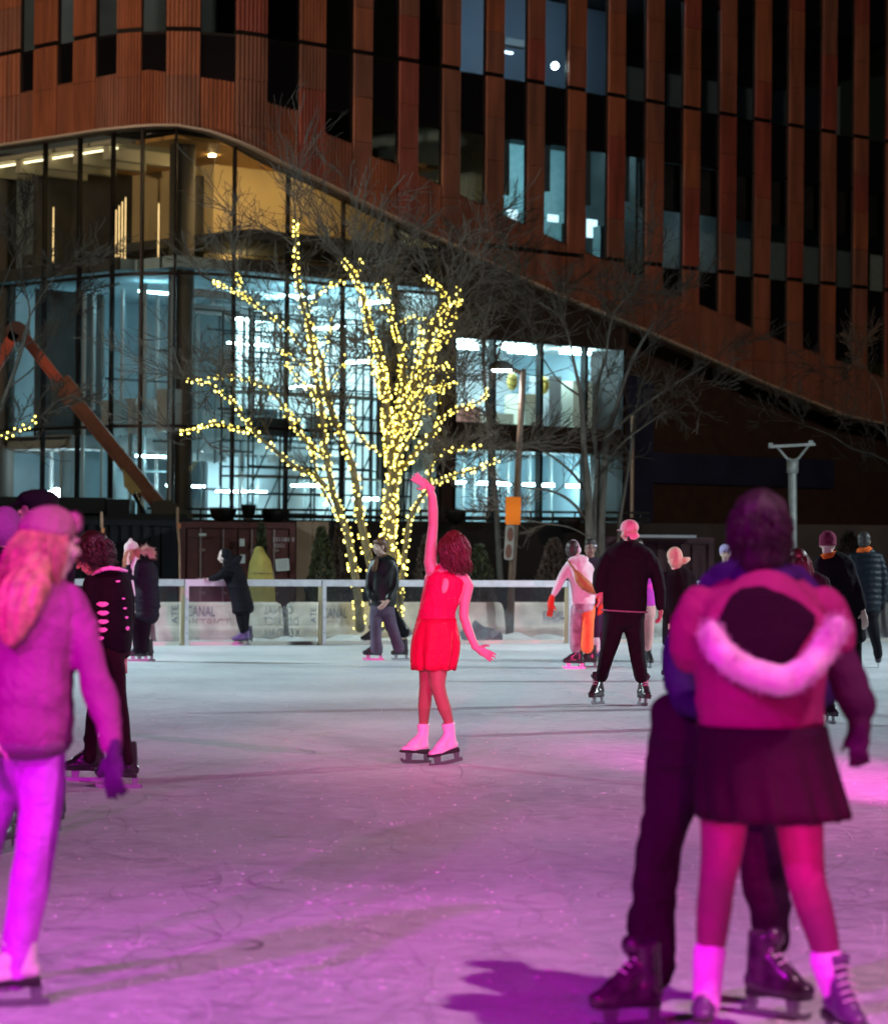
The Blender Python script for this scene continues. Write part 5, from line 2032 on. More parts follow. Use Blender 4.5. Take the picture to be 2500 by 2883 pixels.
            q.tube(pts, rr, 5, False)
        return q.build(name, material, s.root, True)

    def hand(s, wrist, fwd, side, size=1.0, curl=.35, c=None, thumb=1, spread=3.0):
        """palm and five fingers; fwd = wrist to knuckles, side = towards the thumb"""
        c = c or s.body
        f = Vector(fwd).normalized()
        sd = Vector(side)
        sd = (sd - f * sd.dot(f)).normalized()
        nrm = f.cross(sd)
        w_ = Vector(wrist)
        Rm = Matrix((sd, f, nrm)).transposed()
        c.ell(w_ + f * .048 * size, (.040 * size, .054 * size, .017 * size), Rm, 12, 8)
        c.tube([w_ - f * .03 * size, w_ + f * .02 * size], [.026 * size, .027 * size], 10)
        for i, (o_, L) in enumerate(((.029, .072), (.010, .080), (-.010, .075), (-.028, .058))):
            p_ = w_ + f * .088 * size + sd * o_ * size
            dv = (f + sd * o_ * spread).normalized()
            pts = [w_ + f * .06 * size + sd * o_ * .9 * size, p_]
            for k_ in range(3):
                a_ = curl * (.6 + .4 * i / 3)
                dv = (dv * math.cos(a_) + nrm * math.sin(a_)).normalized()
                pts.append(pts[-1] + dv * L / 3 * size)
            c.tube(pts, [.0095 * size, .0095 * size, .009 * size, .0082 * size, .007 * size], 8)
        b_ = w_ + f * .022 * size + sd * .03 * size
        d1 = (f * .6 + sd * .85 * thumb + nrm * .25).normalized()
        p1 = b_ + d1 * .042 * size
        d2 = (f * .9 + sd * .4 + nrm * .3).normalized()
        c.tube([b_, p1, p1 + d2 * .032 * size], [.013 * size, .011 * size, .008 * size], 8)

    def wear(s, name, clay, material, voxel=None, smooth=5, folds=(.010, 2.4, 1, (1, 1, .4)), label=None):
        s.n += 1
        if folds:
            folds = (folds[0], folds[1], s.n * 7 + int(s.d * 10), *folds[3:])
        o_ = clay.sculpt(name, material, s.root, voxel or max(.010, s.d * .00045), smooth, folds)
        if label:
            o_['label'] = label
        return o_

    def skate(s, x, y, ang, kind='figure', material=None, tilt=0, lean=0, lift=None, k=1.0, zoom=None, laces=True):
        """blade mid-point at picture (x, y); ang: toe direction in plan, 0 = right, 90 = away from the viewer"""
        if zoom:
            s.zoom(zoom)
        px, py = s.src(x, y)
        p = ground(px, py) if lift is None else at(px, py, s.d + lift)
        o_ = bpy.data.objects.new('skate', BOOT[kind])
        col.objects.link(o_)
        if len(BOOT[kind].materials) == 0:
            BOOT[kind].materials.append(None)
        o_.material_slots[0].link = 'OBJECT'
        o_.material_slots[0].material = material or M_sole
        o_.parent = s.root
        M_ = Matrix.Translation(p) @ Matrix.Rotation(R(ang), 4, 'Z') @ Matrix.Rotation(R(-tilt), 4, 'Y') @ Matrix.Rotation(R(lean), 4, 'X') @ Matrix.Scale(k, 4)
        o_.matrix_parent_inverse = WM[s.root.name].inverted()
        o_.matrix_basis = M_
        for nm, me in (('blade', BLADE), ('sole', SOLE)):
            c_ = bpy.data.objects.new(nm, me)
            col.objects.link(c_)
            c_.parent = o_
        if laces:
            c_ = bpy.data.objects.new('laces', LACES)
            if len(LACES.materials) == 0:
                LACES.materials.append(mat('lace_white', (.6, .58, .58), .8))
            col.objects.link(c_)
            c_.parent = o_
        return M_ @ Vector((-.055, 0, .28))

    def finish(s, skin_mat, voxel=None, smooth=4):
        return s.body.sculpt('body', skin_mat, s.root, voxel or max(.008, s.d * .0003), smooth)


def fur(name, pts, rad, n, length, material, parent, seed=3):
    rg_ = random.Random(seed)
    q = MB()
    q2 = [Vector(p) for p in pts]
    for _ in range(n):
        i = rg_.randrange(len(q2) - 1)
        p_ = q2[i].lerp(q2[i + 1], rg_.random())
        v = Vector((rg_.gauss(0, 1), rg_.gauss(0, 1), rg_.gauss(0, 1))).normalized()
        a_ = p_ + v * rad * rg_.uniform(.3, .9)
        tip = a_ + (v + Vector((rg_.gauss(0, .5), rg_.gauss(0, .5), rg_.gauss(0, .5) - .25))) * length * rg_.uniform(.5, 1.1)
        sd_ = v.orthogonal().normalized() * length * .10
        s2 = v.cross(sd_).normalized() * length * .10
        q.add([a_ + sd_, a_ - sd_ * .5 + s2, a_ - sd_ * .5 - s2, tip], [(0, 1, 3), (1, 2, 3), (2, 0, 3)])
    return q.build(name, material, parent)


def skirt(p, rings, waves, amp, name, material, seed=2, n=72):
    rg_ = random.Random(seed)
    ph_ = [rg_.uniform(0, 6) for _ in range(3)]
    vs_, fs_ = [], []
    for j, rg2 in enumerate(rings):
        x, y, hw, hd = rg2[:4]
        dd = rg2[4] if len(rg2) > 4 else 0
        c = p.pt(x, y, dd)
        f = j / (len(rings) - 1)
        for k in range(n):
            a_ = 6.2832 * k / n
            wv = 1 + amp * f * (math.sin(a_ * waves + ph_[0]) * .7 + .4 * math.sin(a_ * (waves * 1.7) + ph_[1]))
            drop = amp * f * .05 * math.sin(a_ * waves + ph_[2])
            vs_.append((c.x + p.m(hw) * wv * math.cos(a_), c.y + hd * wv * math.sin(a_), c.z + drop))
    for j in range(len(rings) - 1):
        for k in range(n):
            k2 = (k + 1) % n
            fs_.append((j * n + k, j * n + k2, (j + 1) * n + k2, (j + 1) * n + k))
    me = bpy.data.meshes.new(name)
    me.from_pydata(vs_, [], fs_)
    me.update()
    me = baked(me, [('SUBSURF', dict(levels=1, render_levels=1)), ('SOLIDIFY', dict(thickness=.006))], name)
    me.polygons.foreach_set('use_smooth', [True] * len(me.polygons))
    return obj(name, me, material, p.root)


def gd(zoom, x, y):
    ox, oy, zs = ZOOM[zoom]
    return ground(ox + x / zs, oy + y / zs).y


# ------------------------------------------------------------------ 1. skater in the red dress
P = Person('skater in red sleeveless dress and white skates, one arm raised overhead', '6', gd('6', 690, 1856), (690, 1856))
SK = skin((.56, .37, .30))
M_reddress = cloth('red_dress', (.58, .012, .085), .5, .12, 160, .08)
P.head(812, 520, 8, -6, 16, .98, 0, (775, 672))
# arms: one raised in an arc, one low and out
P.chain(P.body, [(690, 690, 40), (678, 620, 42, .02), (684, 500, 36, .03), (695, 390, 31, .03), (694, 300, 33, .0), (690, 215, 27, -.02), (672, 160, 21, -.03)])
P.hand(P.pt(668, 150, -.03), P.pt(585, 98, -.05) - P.pt(668, 150, -.03), (0, -.2, -1), .98, .34, None, .8, 4.5)
P.chain(P.body, [(880, 715, 40), (908, 760, 40, .0), (888, 860, 34, -.02), (884, 950, 31, -.03), (910, 1030, 30, -.05), (945, 1115, 24, -.07), (965, 1142, 20, -.08)])
P.hand(P.pt(966, 1146, -.08), P.pt(1040, 1188, -.1) - P.pt(966, 1146, -.08), (.3, -.2, 1), .95, .2, None, .8, 4.5)
P.loft(P.body, [(775, 655, 60, .06), (775, 690, 120, .085), (765, 740, 128, .10), (745, 820, 118, .10), (722, 900, 106, .095), (715, 1000, 120, .11), (712, 1090, 132, .12), (705, 1160, 120, .12)])
# legs crossing, feet set into the skates
M_wb = mat('white_leather', (.72, .68, .70), .4, var=.06, vscale=8)
ankL = P.skate(590, 1850, 226, 'figure', M_wb, 4, 0, k=1.06, laces=False)
ankR = P.skate(776, 1856, 222, 'figure', M_wb, -8, 0, k=1.08, laces=False)
dn = Vector((0, 0, .08))
P.chain(P.body, [(668, 1130, 72), (668, 1250, 62, .03), (656, 1380, 46, .06), (648, 1430, 41, .07), (642, 1500, 40, .09), (ankL + dn * .3, .037), (ankL - dn, .034), (ankL - dn * 1.8, .03)])
P.chain(P.body, [(745, 1130, 74), (722, 1250, 64, -.05), (722, 1370, 48, -.06), (738, 1430, 42, -.05), (764, 1510, 41, -.02), (ankR + dn * .3, .037), (ankR - dn, .034), (ankR - dn * 1.8, .03)])
P.body.ell(P.pt(770, 760, -.098), (.030, .012, .062), None, 12, 8)
P.finish(SK, .0058, 3)
q = Clay()
P.chain(q, [(668, 1130, 73.5), (668, 1250, 63.5, .03), (656, 1380, 47.5, .06), (648, 1430, 42.5, .07), (642, 1500, 41.5, .09), (ankL + dn * .3, .0385), (ankL - dn, .0355)], 0)
P.chain(q, [(745, 1130, 75.5), (722, 1250, 65.5, -.05), (722, 1370, 49.5, -.06), (738, 1430, 43.5, -.05), (764, 1510, 42.5, -.02), (ankR + dn * .3, .0385), (ankR - dn, .0355)], 0)
P.wear('tights', q, mat('tan_tights', (.34, .16, .10), .6), .007, 3, None)
q = Clay()
P.loft(q, [(772, 684, 100, .088), (768, 720, 128, .104), (760, 770, 124, .110), (742, 830, 120, .108), (724, 900, 112, .102), (716, 960, 118, .112), (713, 1030, 132, .125), (712, 1100, 142, .135)], 0)
P.chain(q, [(690, 700, 42), (720, 668, 34), (765, 650, 30, -.02), (800, 660, 28, -.02), (850, 700, 36)], 0)
P.wear('dress', q, M_reddress, .009, 4, (.004, 4, 1, (1, 1, .6)))
q = MB()
q.ell(P.pt(768, 762, -.112), (.026, .008, .058), Matrix.Rotation(R(12), 3, 'Y'), 14, 8)
q.build('back_cutout', SK, P.root, True)
skirt(P, [(715, 960, 117, .112), (714, 1040, 135, .13), (713, 1110, 147, .145), (706, 1190, 143, .15), (699, 1275, 128, .145)], 8, .12, 'skirt', cloth('red_skirt', (.57, .012, .055), .5, .15, 140, .08), 5)
gl = MB()
rg_ = random.Random(8)
for _ in range(46):
    y_ = rg_.uniform(740, 1240)
    x_ = rg_.uniform(610, 840)
    pp = P.pt(x_, y_, -.155 if y_ > 1020 else -.118)
    gl.ell(pp, (.0035, .003, .0035), None, 5, 4)
gl.build('sequins', mat('sequin', (.9, .6, .6), .1, .9), P.root)
q = Clay()
P.cap_hair(q, .98)
M_brn = mat('brown_hair', (.085, .028, .016), .38, var=.35, vscale=30, bump=.4, bscale=80, aniso=(1, 1, .2))
P.wear('hair', q, M_brn, .01, 3, (.006, 5, 1, (1.6, 1.6, .5)))
P.locks('hair_strands', M_brn, 850, .20, (.24, -.10, 0), .06, .0042, 4, -.5, .4, .05, 2, .35)

# ------------------------------------------------------------------ 2. man in pink cap
P = Person('tall man in black jacket and pink backward cap, seen from behind', '7', gd('7', 435, 1140), (435, 1140))
M_bj = cloth('black_jacket', (.007, .0065, .009), .8)
M_bp = cloth('black_trousers', (.007, .0065, .009), .9)
P.head(488, 268, -35, 0, 0, 1.0, 0, (478, 335))
q = Clay()
P.loft(q, [(480, 318, 55, .08), (480, 345, 108, .115), (478, 400, 122, .14), (470, 480, 116, .145), (465, 560, 112, .145), (462, 630, 112, .15), (462, 662, 110, .15)])
P.chain(q, [(398, 374, 36), (362, 420, 38), (338, 480, 36), (332, 530, 30, -.03), (338, 575, 24, -.05)])
P.chain(q, [(566, 374, 36), (602, 420, 38), (628, 490, 36), (643, 570, 32, -.02), (646, 660, 25, -.03)])
P.wear('jacket', q, M_bj)
q = MB()
nn_ = 28
c_ = P.pt(462, 664)
q.tube([c_ + Vector((P.m(112) * 1.02 * math.cos(6.2832 * k / nn_), .156 * math.sin(6.2832 * k / nn_), -.01 * math.cos(6.28 * k / nn_))) for k in range(nn_ + 1)], [.010] * (nn_ + 1), 6)
q.build('hem_band', cloth('pale_hem', (.2, .15, .17), .8), P.root, True)
q = Clay()
P.loft(q, [(462, 640, 104, .14), (462, 700, 104, .145), (462, 735, 98, .14)])
P.chain(q, [(412, 720, 56), (396, 800, 48), (378, 870, 42, .02), (358, 950, 36, .0), (342, 1020, 34, -.02)])
P.chain(q, [(508, 720, 56), (518, 800, 48), (528, 870, 42, .02), (540, 950, 36, .0), (546, 1020, 34, -.02)])
P.wear('trousers', q, M_bp)
P.hand(P.pt(342, 566, -.05), (.05, -.1, -1), (-.6, -1, 0), 1.05, .4)
P.hand(P.pt(646, 650, -.03), (-.1, -.05, -1), (.4, -1, 0), 1.05, .4)
P.finish(skin((.50, .30, .24)))
q = Clay()
q.ell(P.hc + Vector((0, 0, .055)), (.096, .108, .085), P.hR)
q.tube([P.hc + P.hR @ Vector((0, -.02, .0)), P.hc + P.hR @ Vector((0, -.085, -.045))], [(.07, .05), (.06, .03)], 12, True, (1, 0, 0))
q.tube([P.hc + P.hR @ Vector((0, .08, .03)), P.hc + P.hR @ Vector((0, .165, .022))], [(.075, .012), (.055, .008)], 12, True, P.hR @ Vector((1, 0, 0)))
P.wear('cap', q, cloth('pink_cap', (.66, .42, .44), .8), .009, 3, None)
q = Clay()
q.ell(P.hc + P.hR @ Vector((0, -.05, -.06)), (.068, .045, .05), P.hR)
P.wear('hair', q, mat('black_hair', (.02, .014, .012), .5, bump=.4, bscale=90), .012, 2, (.004, 6, 1))
M_bs = mat('black_skate_leather', (.025, .022, .025), .3, var=.2, vscale=12)
P.skate(330, 1135, 243, 'rental', M_bs, 0, 8, k=1.05)
P.skate(552, 1140, 285, 'rental', M_bs, 0, -8, k=1.05)

# ------------------------------------------------------------------ 3. girl in white hoodie with cross-body bag
P = Person('skater in white hoodie with brown sling bag and orange patchwork trousers', 'B', gd('6', 1590, 1270), (1220, 2050))
M_hood = cloth('white_hoodie', (.66, .62, .64), .9)
P.head(1122, 958, 40, 0, 0, 1.0, 0, (1160, 1060))
q = Clay()
P.loft(q, [(1165, 1050, 80, .09), (1170, 1090, 118, .12), (1180, 1180, 122, .14), (1200, 1300, 118, .145), (1215, 1420, 122, .15), (1218, 1500, 128, .155)])
P.chain(q, [(1085, 1110, 48), (1030, 1200, 48, -.05), (975, 1300, 44, -.08), (935, 1380, 38, -.1), (908, 1430, 30, -.12)])
P.chain(q, [(1270, 1120, 46), (1320, 1230, 44, .05), (1350, 1340, 40, .05), (1378, 1430, 30, .0)])
P.chain(q, [(1095, 1070, 38, -.06), (1160, 1045, 48, -.08), (1235, 1050, 40, -.06)], 0)
P.wear('hoodie', q, M_hood)
q = Clay()
P.loft(q, [(1215, 1480, 118, .14), (1215, 1560, 120, .145)])
P.chain(q, [(1150, 1560, 72), (1140, 1700, 62, .0), (1140, 1850, 58, .02), (1150, 1980, 60, .02)])
P.wear('trouser_leg', q, cloth('patchwork_denim', (.36, .30, .34), .9, var=.5), label='patchwork trouser leg in grey and lilac')
q = Clay()
P.chain(q, [(1270, 1540, 74), (1270, 1700, 64, -.05), (1262, 1850, 62, -.05), (1255, 1985, 66, -.05)])
P.wear('trouser_leg', q, cloth('orange_trouser', (.74, .20, .07), .9), label='bright orange trouser leg')
M_glv = cloth('red_glove', (.62, .06, .035), .85)
q = Clay()
P.chain(q, [(905, 1430, 28, -.12), (895, 1480, 34, -.12), (893, 1520, 36, -.12)], 0)
P.hand(P.pt(898, 1500, -.12), P.pt(888, 1580, -.12) - P.pt(898, 1500, -.12), (1, -.4, 0), 1.15, .4, q)
P.wear('glove', q, M_glv, .009, 3, None)
q = Clay()
P.chain(q, [(1380, 1435, 28, .0), (1390, 1470, 34, .0)], 0)
P.hand(P.pt(1390, 1480, .0), (0.05, -.1, -1), (-1, -.4, 0), 1.15, .4, q)
P.wear('glove', q, M_glv, .009, 3, None)
P.finish(skin((.46, .28, .22)))
q = Clay()
P.cap_hair(q, 1.02)
M_dkhair = mat('dark_hair', (.03, .014, .012), .42, var=.3, vscale=30, bump=.4, bscale=80)
P.wear('hair', q, M_dkhair, .012, 2, (.006, 5, 1))
q = MB()
q.tube([P.hc + P.hR @ Vector((.1 * math.cos(a_), -.01, .02 + .115 * math.sin(a_))) for a_ in [math.pi * k / 10 for k in range(11)]], [.010] * 11, 8)
for sx_ in (-1, 1):
    q.ell(P.hc + P.hR @ Vector((sx_ * .098, -.005, .0)), (.022, .038, .044), P.hR)
q.build('headphones', mat('headphone_shell', (.62, .55, .58), .3), P.root, True)
# bag
q = Clay()
P.chain(q, [(1140, 1170, 22, -.15), (1180, 1240, 52, -.165), (1240, 1310, 60, -.165), (1300, 1350, 50, -.15), (1335, 1370, 28, -.12)], 0)
bag = P.wear('sling_bag', q, mat('brown_bag', (.34, .13, .035), .6, var=.1, bump=.2), .012, 3, (.006, 3, 1))
q = MB()
q.tube([P.pt(1072, 1068, -.11), P.pt(1100, 1110, -.155), P.pt(1140, 1170, -.165)], [.014, .014, .018], 6)
q.tube([P.pt(1330, 1372, -.13), P.pt(1352, 1390, -.03), P.pt(1340, 1360, .1)], [.014] * 3, 6)
q.build('bag_strap', mat('brown_strap', (.26, .09, .03), .6), P.root, True)
P.skate(1560, 1268, 178, 'rental', M_bs, zoom='6', laces=False)
P.skate(1645, 1262, 200, 'rental', M_bs, zoom='6', laces=False)

# ------------------------------------------------------------------ 4. dark companion
P = Person('dark-clothed skater with white sock band, beside the white hoodie', 'B', 41.0, (1350, 2020))
P.head(1288, 950, 200, 0, 0, 1.0, 0, (1300, 1050))
q = Clay()
P.loft(q, [(1305, 1045, 60, .08), (1315, 1090, 105, .115), (1330, 1250, 105, .13), (1345, 1420, 105, .14), (1350, 1500, 105, .14)])
P.chain(q, [(1230, 1110, 40), (1225, 1250, 36), (1250, 1380, 28)])
P.chain(q, [(1400, 1110, 40), (1420, 1250, 36), (1410, 1400, 28)])
P.wear('jacket', q, cloth('navy_jacket', (.03, .026, .04), .85))
q = Clay()
P.loft(q, [(1350, 1490, 98, .13), (1350, 1560, 96, .13)])
P.chain(q, [(1340, 1580, 52), (1345, 1720, 42), (1350, 1850, 36)])
P.chain(q, [(1385, 1580, 52, .1), (1400, 1720, 42, .1), (1410, 1880, 36, .1), (1410, 1980, 34, .1)])
P.wear('trousers', q, cloth('plum_trousers', (.05, .016, .05), .85))
q = Clay()
P.chain(q, [(1350, 1860, 40), (1352, 1960, 38)], 0)
P.wear('sock', q, cloth('white_sock', (.66, .56, .62), .9), None, 2, (.003, 4, 1))
P.hand(P.pt(1255, 1390), (.1, -.2, -1), (1, 0, 0), 1, .4)
P.hand(P.pt(1408, 1410), (0, -.2, -1), (-1, 0, 0), 1, .4)
P.finish(skin((.22, .12, .09)))
P.face()
q = Clay()
P.cap_hair(q, 1.06)
q.ell(P.hc + Vector((0, .01, .10)), (.085, .08, .06))
P.wear('hair', q, mat('black_hair', (.02, .014, .012), .5), .014, 2, (.008, 6, 1))
q = MB()
q.ell(P.pt(1342, 915, -.06), (.022, .012, .016), None)
q.build('hair_clip', mat('white_clip', (.85, .82, .85), .3), P.root, True)
P.skate(1352, 2075, 250, 'rental', mat('purple_skate', (.10, .05, .16), .4), k=.95, laces=False)
P.skate(1418, 2070, 250, 'rental', M_bs, k=.95, laces=False)

# ------------------------------------------------------------------ 5. skater mostly hidden behind the man in the cap
P = Person('skater in magenta top and pale wide trousers, mostly hidden behind the black jacket', '7', gd('7', 560, 955), (560, 955))
P.head(530, 345, 180, 0, 0, .95, 0, (532, 400))
q = Clay()
P.loft(q, [(535, 395, 40, .08), (538, 420, 70, .11), (545, 500, 74, .12), (548, 580, 68, .125), (552, 640, 70, .13)])
P.chain(q, [(585, 430, 26), (600, 510, 24), (602, 600, 22), (598, 640, 18)])
P.chain(q, [(490, 430, 26), (476, 510, 24), (480, 600, 20)])
P.wear('top', q, cloth('magenta_top', (.62, .05, .50), .8))
q = Clay()
P.loft(q, [(552, 630, 66, .12), (555, 690, 64, .125)])
P.chain(q, [(580, 690, 34), (580, 770, 30), (576, 860, 30)])
P.chain(q, [(530, 690, 34), (526, 770, 30), (522, 860, 30)])
P.wear('trousers', q, cloth('pale_trousers', (.70, .36, .34), .9))
P.hand(P.pt(600, 645), (0, -.1, -1), (-1, -.2, 0), 1, .4)
P.hand(P.pt(480, 608), (0, -.1, -1), (1, -.2, 0), 1, .4)
P.finish(skin((.52, .34, .28)))
P.face()
q = Clay()
P.cap_hair(q, 1.03)
P.wear('hair', q, M_dkhair, .012, 2, (.006, 5, 1))
P.skate(585, 952, 280, 'rental', M_bs, k=1, laces=False)
P.skate(515, 945, 260, 'rental', M_bs, k=1, laces=False)

# ------------------------------------------------------------------ 6. woman in beige beanie
P = Person('woman in beige knit hat and long black coat beside the couple', '7', 35.0, (730, 1015))
P.head(715, 400, -20, 0, 0, 1.0, 0, (722, 465))
q = Clay()
P.loft(q, [(722, 455, 48, .08), (728, 480, 82, .115), (738, 560, 88, .14), (742, 660, 84, .15), (742, 760, 90, .16), (742, 830, 92, .17)])
P.chain(q, [(668, 490, 30), (662, 570, 29), (668, 660, 26), (690, 730, 22, -.1)])
P.chain(q, [(795, 490, 30), (812, 580, 28), (815, 680, 25)])
P.wear('coat', q, cloth('black_coat', (.007, .006, .008), .9))
q = Clay()
P.chain(q, [(705, 820, 34), (690, 900, 30), (684, 970, 28)])
P.chain(q, [(765, 820, 34), (765, 900, 30), (765, 970, 28)])
P.wear('trousers', q, M_bp)
P.hand(P.pt(692, 740, -.1), (.1, -.1, -1), (1, -.3, 0), 1, .4)
P.hand(P.pt(815, 690), (0, 0, -1), (-1, -.3, 0), 1, .4)
P.finish(skin((.62, .45, .38)))
q = Clay()
q.ell(P.hc + Vector((0, -.01, .045)), (.098, .108, .105), P.hR)
q.ell(P.hc + P.hR @ Vector((0, -.04, -.04)), (.088, .085, .08), P.hR)
q.tube([P.hc + Vector((.06, -.05, -.03)), P.hc + Vector((.13, -.03, -.02)), P.hc + Vector((.17, 0, .0))], [.05, .045, .03], 10)
P.wear('knit_hat', q, cloth('beige_knit', (.58, .40, .30), .95, .6, 60), .012, 3, (.004, 5, 1))
P.skate(684, 1015, 240, 'rental', M_bs, laces=False)
P.skate(768, 1015, 290, 'rental', M_bs, laces=False)

# ------------------------------------------------------------------ 7. long dark-haired woman behind the couple
P = Person('skater with long dark hair and dark coat just right of the couple', '7', gd('7', 1500, 1232), (1470, 1232))
P.head(1345, 418, 30, 0, 0, 1.0, 0, (1375, 495))
q = Clay()
P.loft(q, [(1378, 480, 60, .08), (1390, 520, 108, .12), (1410, 620, 112, .14), (1430, 740, 104, .14), (1440, 850, 116, .15)])
P.chain(q, [(1320, 530, 40), (1310, 640, 38), (1330, 760, 32)])
P.chain(q, [(1460, 530, 40), (1500, 640, 38), (1520, 750, 32), (1530, 820, 26)])
P.wear('coat', q, cloth('slate_coat', (.012, .010, .016), .9))
q = Clay()
P.loft(q, [(1440, 830, 104, .14), (1450, 900, 102, .14)])
P.chain(q, [(1420, 900, 56), (1430, 1000, 46), (1440, 1130, 38), (1445, 1180, 36)])
P.chain(q, [(1475, 900, 56), (1485, 1000, 44), (1490, 1100, 36), (1494, 1180, 34)])
P.wear('trousers', q, cloth('navy_trousers', (.008, .008, .018), .9))
P.hand(P.pt(1332, 775), (0, 0, -1), (1, -.3, 0), 1, .4)
P.hand(P.pt(1532, 832), (0, 0, -1), (-1, -.3, 0), 1, .4)
P.finish(skin((.5, .33, .26)))
q = Clay()
P.cap_hair(q, 1.04)
P.wear('hair', q, M_dkhair, .012, 2, (.006, 5, 1))
P.locks('hair_strands', M_dkhair, 500, .42, (.25, -.1, 0), .03, .004, 6, -.3, .3, .1)
P.skate(1445, 1228, 255, 'rental', M_bs, laces=False)
P.skate(1502, 1232, 280, 'rental', M_bs, laces=False)

# ------------------------------------------------------------------ 8. man in maroon beanie
P = Person('skater in maroon beanie, orange scarf and black coat, hand bare', '7', 30.0, (1585, 1120))
P.head(1487, 325, 25, 0, 0, 1.0, 0, (1500, 400))
q = Clay()
P.loft(q, [(1500, 385, 50, .08), (1515, 410, 90, .115), (1535, 500, 98, .14), (1555, 620, 96, .145), (1570, 740, 100, .15), (1580, 820, 104, .16)])
P.chain(q, [(1455, 420, 36), (1440, 520, 34), (1450, 620, 30), (1465, 700, 26)])
P.chain(q, [(1590, 430, 38), (1620, 520, 36), (1645, 600, 32, -.05), (1665, 660, 27, -.08)])
P.wear('coat', q, cloth('black_wool_coat', (.009, .006, .011), .9))
q = Clay()
P.chain(q, [(1545, 810, 44), (1545, 920, 38), (1550, 1060, 32)])
P.chain(q, [(1615, 810, 44), (1618, 920, 38), (1618, 1060, 32)])
P.wear('trousers', q, M_bp)
P.hand(P.pt(1668, 672, -.08), P.pt(1680, 740, -.1) - P.pt(1668, 672, -.08), (-1, -.4, 0), 1.15, .35)
P.hand(P.pt(1466, 712), (0, 0, -1), (1, -.3, 0), 1, .35)
P.finish(skin((.6, .42, .38)))
q = Clay()
q.ell(P.hc + Vector((0, -.008, .05)), (.094, .105, .095), P.hR)
q.tube([P.hc + Vector((0, -.01, .012)), P.hc + Vector((0, -.01, -.02))], [(.096, .106), (.094, .102)], 18, False, (1, 0, 0))
P.wear('beanie', q, cloth('maroon_knit', (.22, .035, .08), .95, .7, 50), .010, 3, (.004, 5, 1))
q = Clay()
P.loft(q, [(1492, 375, 46, .085), (1496, 392, 52, .095)], 0)
P.wear('scarf', q, cloth('orange_scarf', (.62, .11, .02), .95), .010, 2, (.008, 5, 1))
P.skate(1550, 1118, 250, 'rental', M_bs, laces=False)
P.skate(1622, 1118, 290, 'rental', M_bs, laces=False)

# ------------------------------------------------------------------ 9. man in quilted jacket
P = Person('skater in blue-grey quilted jacket with orange scarf at the right edge', '7', gd('7', 1740, 952), (1700, 952))
P.head(1672, 312, 10, 0, 0, 1.0, 0, (1675, 365))
q = Clay()
P.loft(q, [(1676, 362, 42, .085), (1680, 385, 74, .115), (1682, 450, 80, .14), (1684, 530, 76, .145), (1684, 600, 74, .145), (1684, 655, 72, .145)])
P.chain(q, [(1618, 400, 27), (1602, 470, 26), (1608, 540, 24), (1625, 600, 20)])
P.chain(q, [(1742, 400, 27), (1762, 470, 27), (1768, 540, 25), (1762, 620, 20)])
o = P.wear('quilted_jacket', q, cloth('slate_quilt', (.010, .015, .021), .5, .2, 40), None, 4, None)
me = o.data
nv = len(me.vertices)
co = np.empty(nv * 3); me.vertices.foreach_get('co', co); co = co.reshape(-1, 3)
no = np.empty(nv * 3); me.vertices.foreach_get('normal', no); no = no.reshape(-1, 3)
co += no * (np.abs(np.sin(co[:, 2] * math.pi / .085)) * .016)[:, None]
me.vertices.foreach_set('co', co.ravel()); me.update()
q = Clay()
P.loft(q, [(1684, 640, 64, .13), (1686, 690, 62, .13)])
P.chain(q, [(1705, 690, 36), (1718, 770, 30, -.05), (1738, 850, 25, -.05), (1742, 905, 24, -.05)])
P.chain(q, [(1660, 690, 36, .05), (1655, 740, 30, .15), (1650, 780, 26, .35)])
P.wear('trousers', q, M_bp)
q = Clay()
P.chain(q, [(1762, 622, 18), (1756, 640, 22)], 0)
P.hand(P.pt(1758, 632), (-.2, 0, -1), (-.4, -1, 0), 1.1, .6, q)
P.wear('glove', q, M_bp, .010, 3, None)
q = Clay()
P.hand(P.pt(1627, 606), (.1, 0, -1), (.4, -1, 0), 1.1, .6, q)
P.wear('glove', q, M_bp, .010, 3, None)
P.finish(skin((.4, .26, .2)))
q = Clay()
P.cap_hair(q, 1.05)
P.wear('hair', q, mat('black_hair', (.02, .014, .012), .5), .012, 2, (.006, 5, 1))
q = Clay()
P.loft(q, [(1675, 348, 40, .09), (1676, 366, 46, .10)], 0)
P.wear('scarf', q, cloth('orange_scarf', (.62, .11, .02), .95), .012, 2, (.010, 5, 1))
P.skate(1742, 950, 262, 'rental', M_bs, 0, 0, laces=False)
P.skate(1640, 812, 250, 'rental', M_bs, -35, 0, lift=.45, laces=False)

# ------------------------------------------------------------------ 10. man in leather jacket
P = Person('young man in black leather jacket and wide grey jeans gliding past the lit trunks', '6', gd('6', 400, 1218), (400, 1218))
P.head(368, 520, 235, 0, 0, 1.02, 0, (385, 585))
q = Clay()
P.loft(q, [(388, 572, 40, .075), (390, 600, 78, .11), (392, 680, 82, .13), (388, 780, 82, .135), (384, 850, 84, .14), (382, 885, 84, .14)])
P.chain(q, [(334, 616, 28), (312, 690, 27, -.02), (300, 760, 26, -.04), (312, 840, 24, -.10)])
P.chain(q, [(448, 616, 28), (464, 690, 28, -.01), (462, 770, 26, -.05), (420, 850, 22, -.15)])
P.wear('leather_jacket', q, mat('black_leather', (.009, .010, .009), .42, var=.2, vscale=8, bump=.3, bscale=40, spec=.4), None, 4, (.014, 3, 1, (1, 1, .5)))
q = Clay()
P.loft(q, [(384, 870, 76, .13), (384, 930, 76, .13)])
P.chain(q, [(346, 920, 40), (344, 1010, 37, -.05), (346, 1100, 36, -.05), (350, 1175, 40, -.05)])
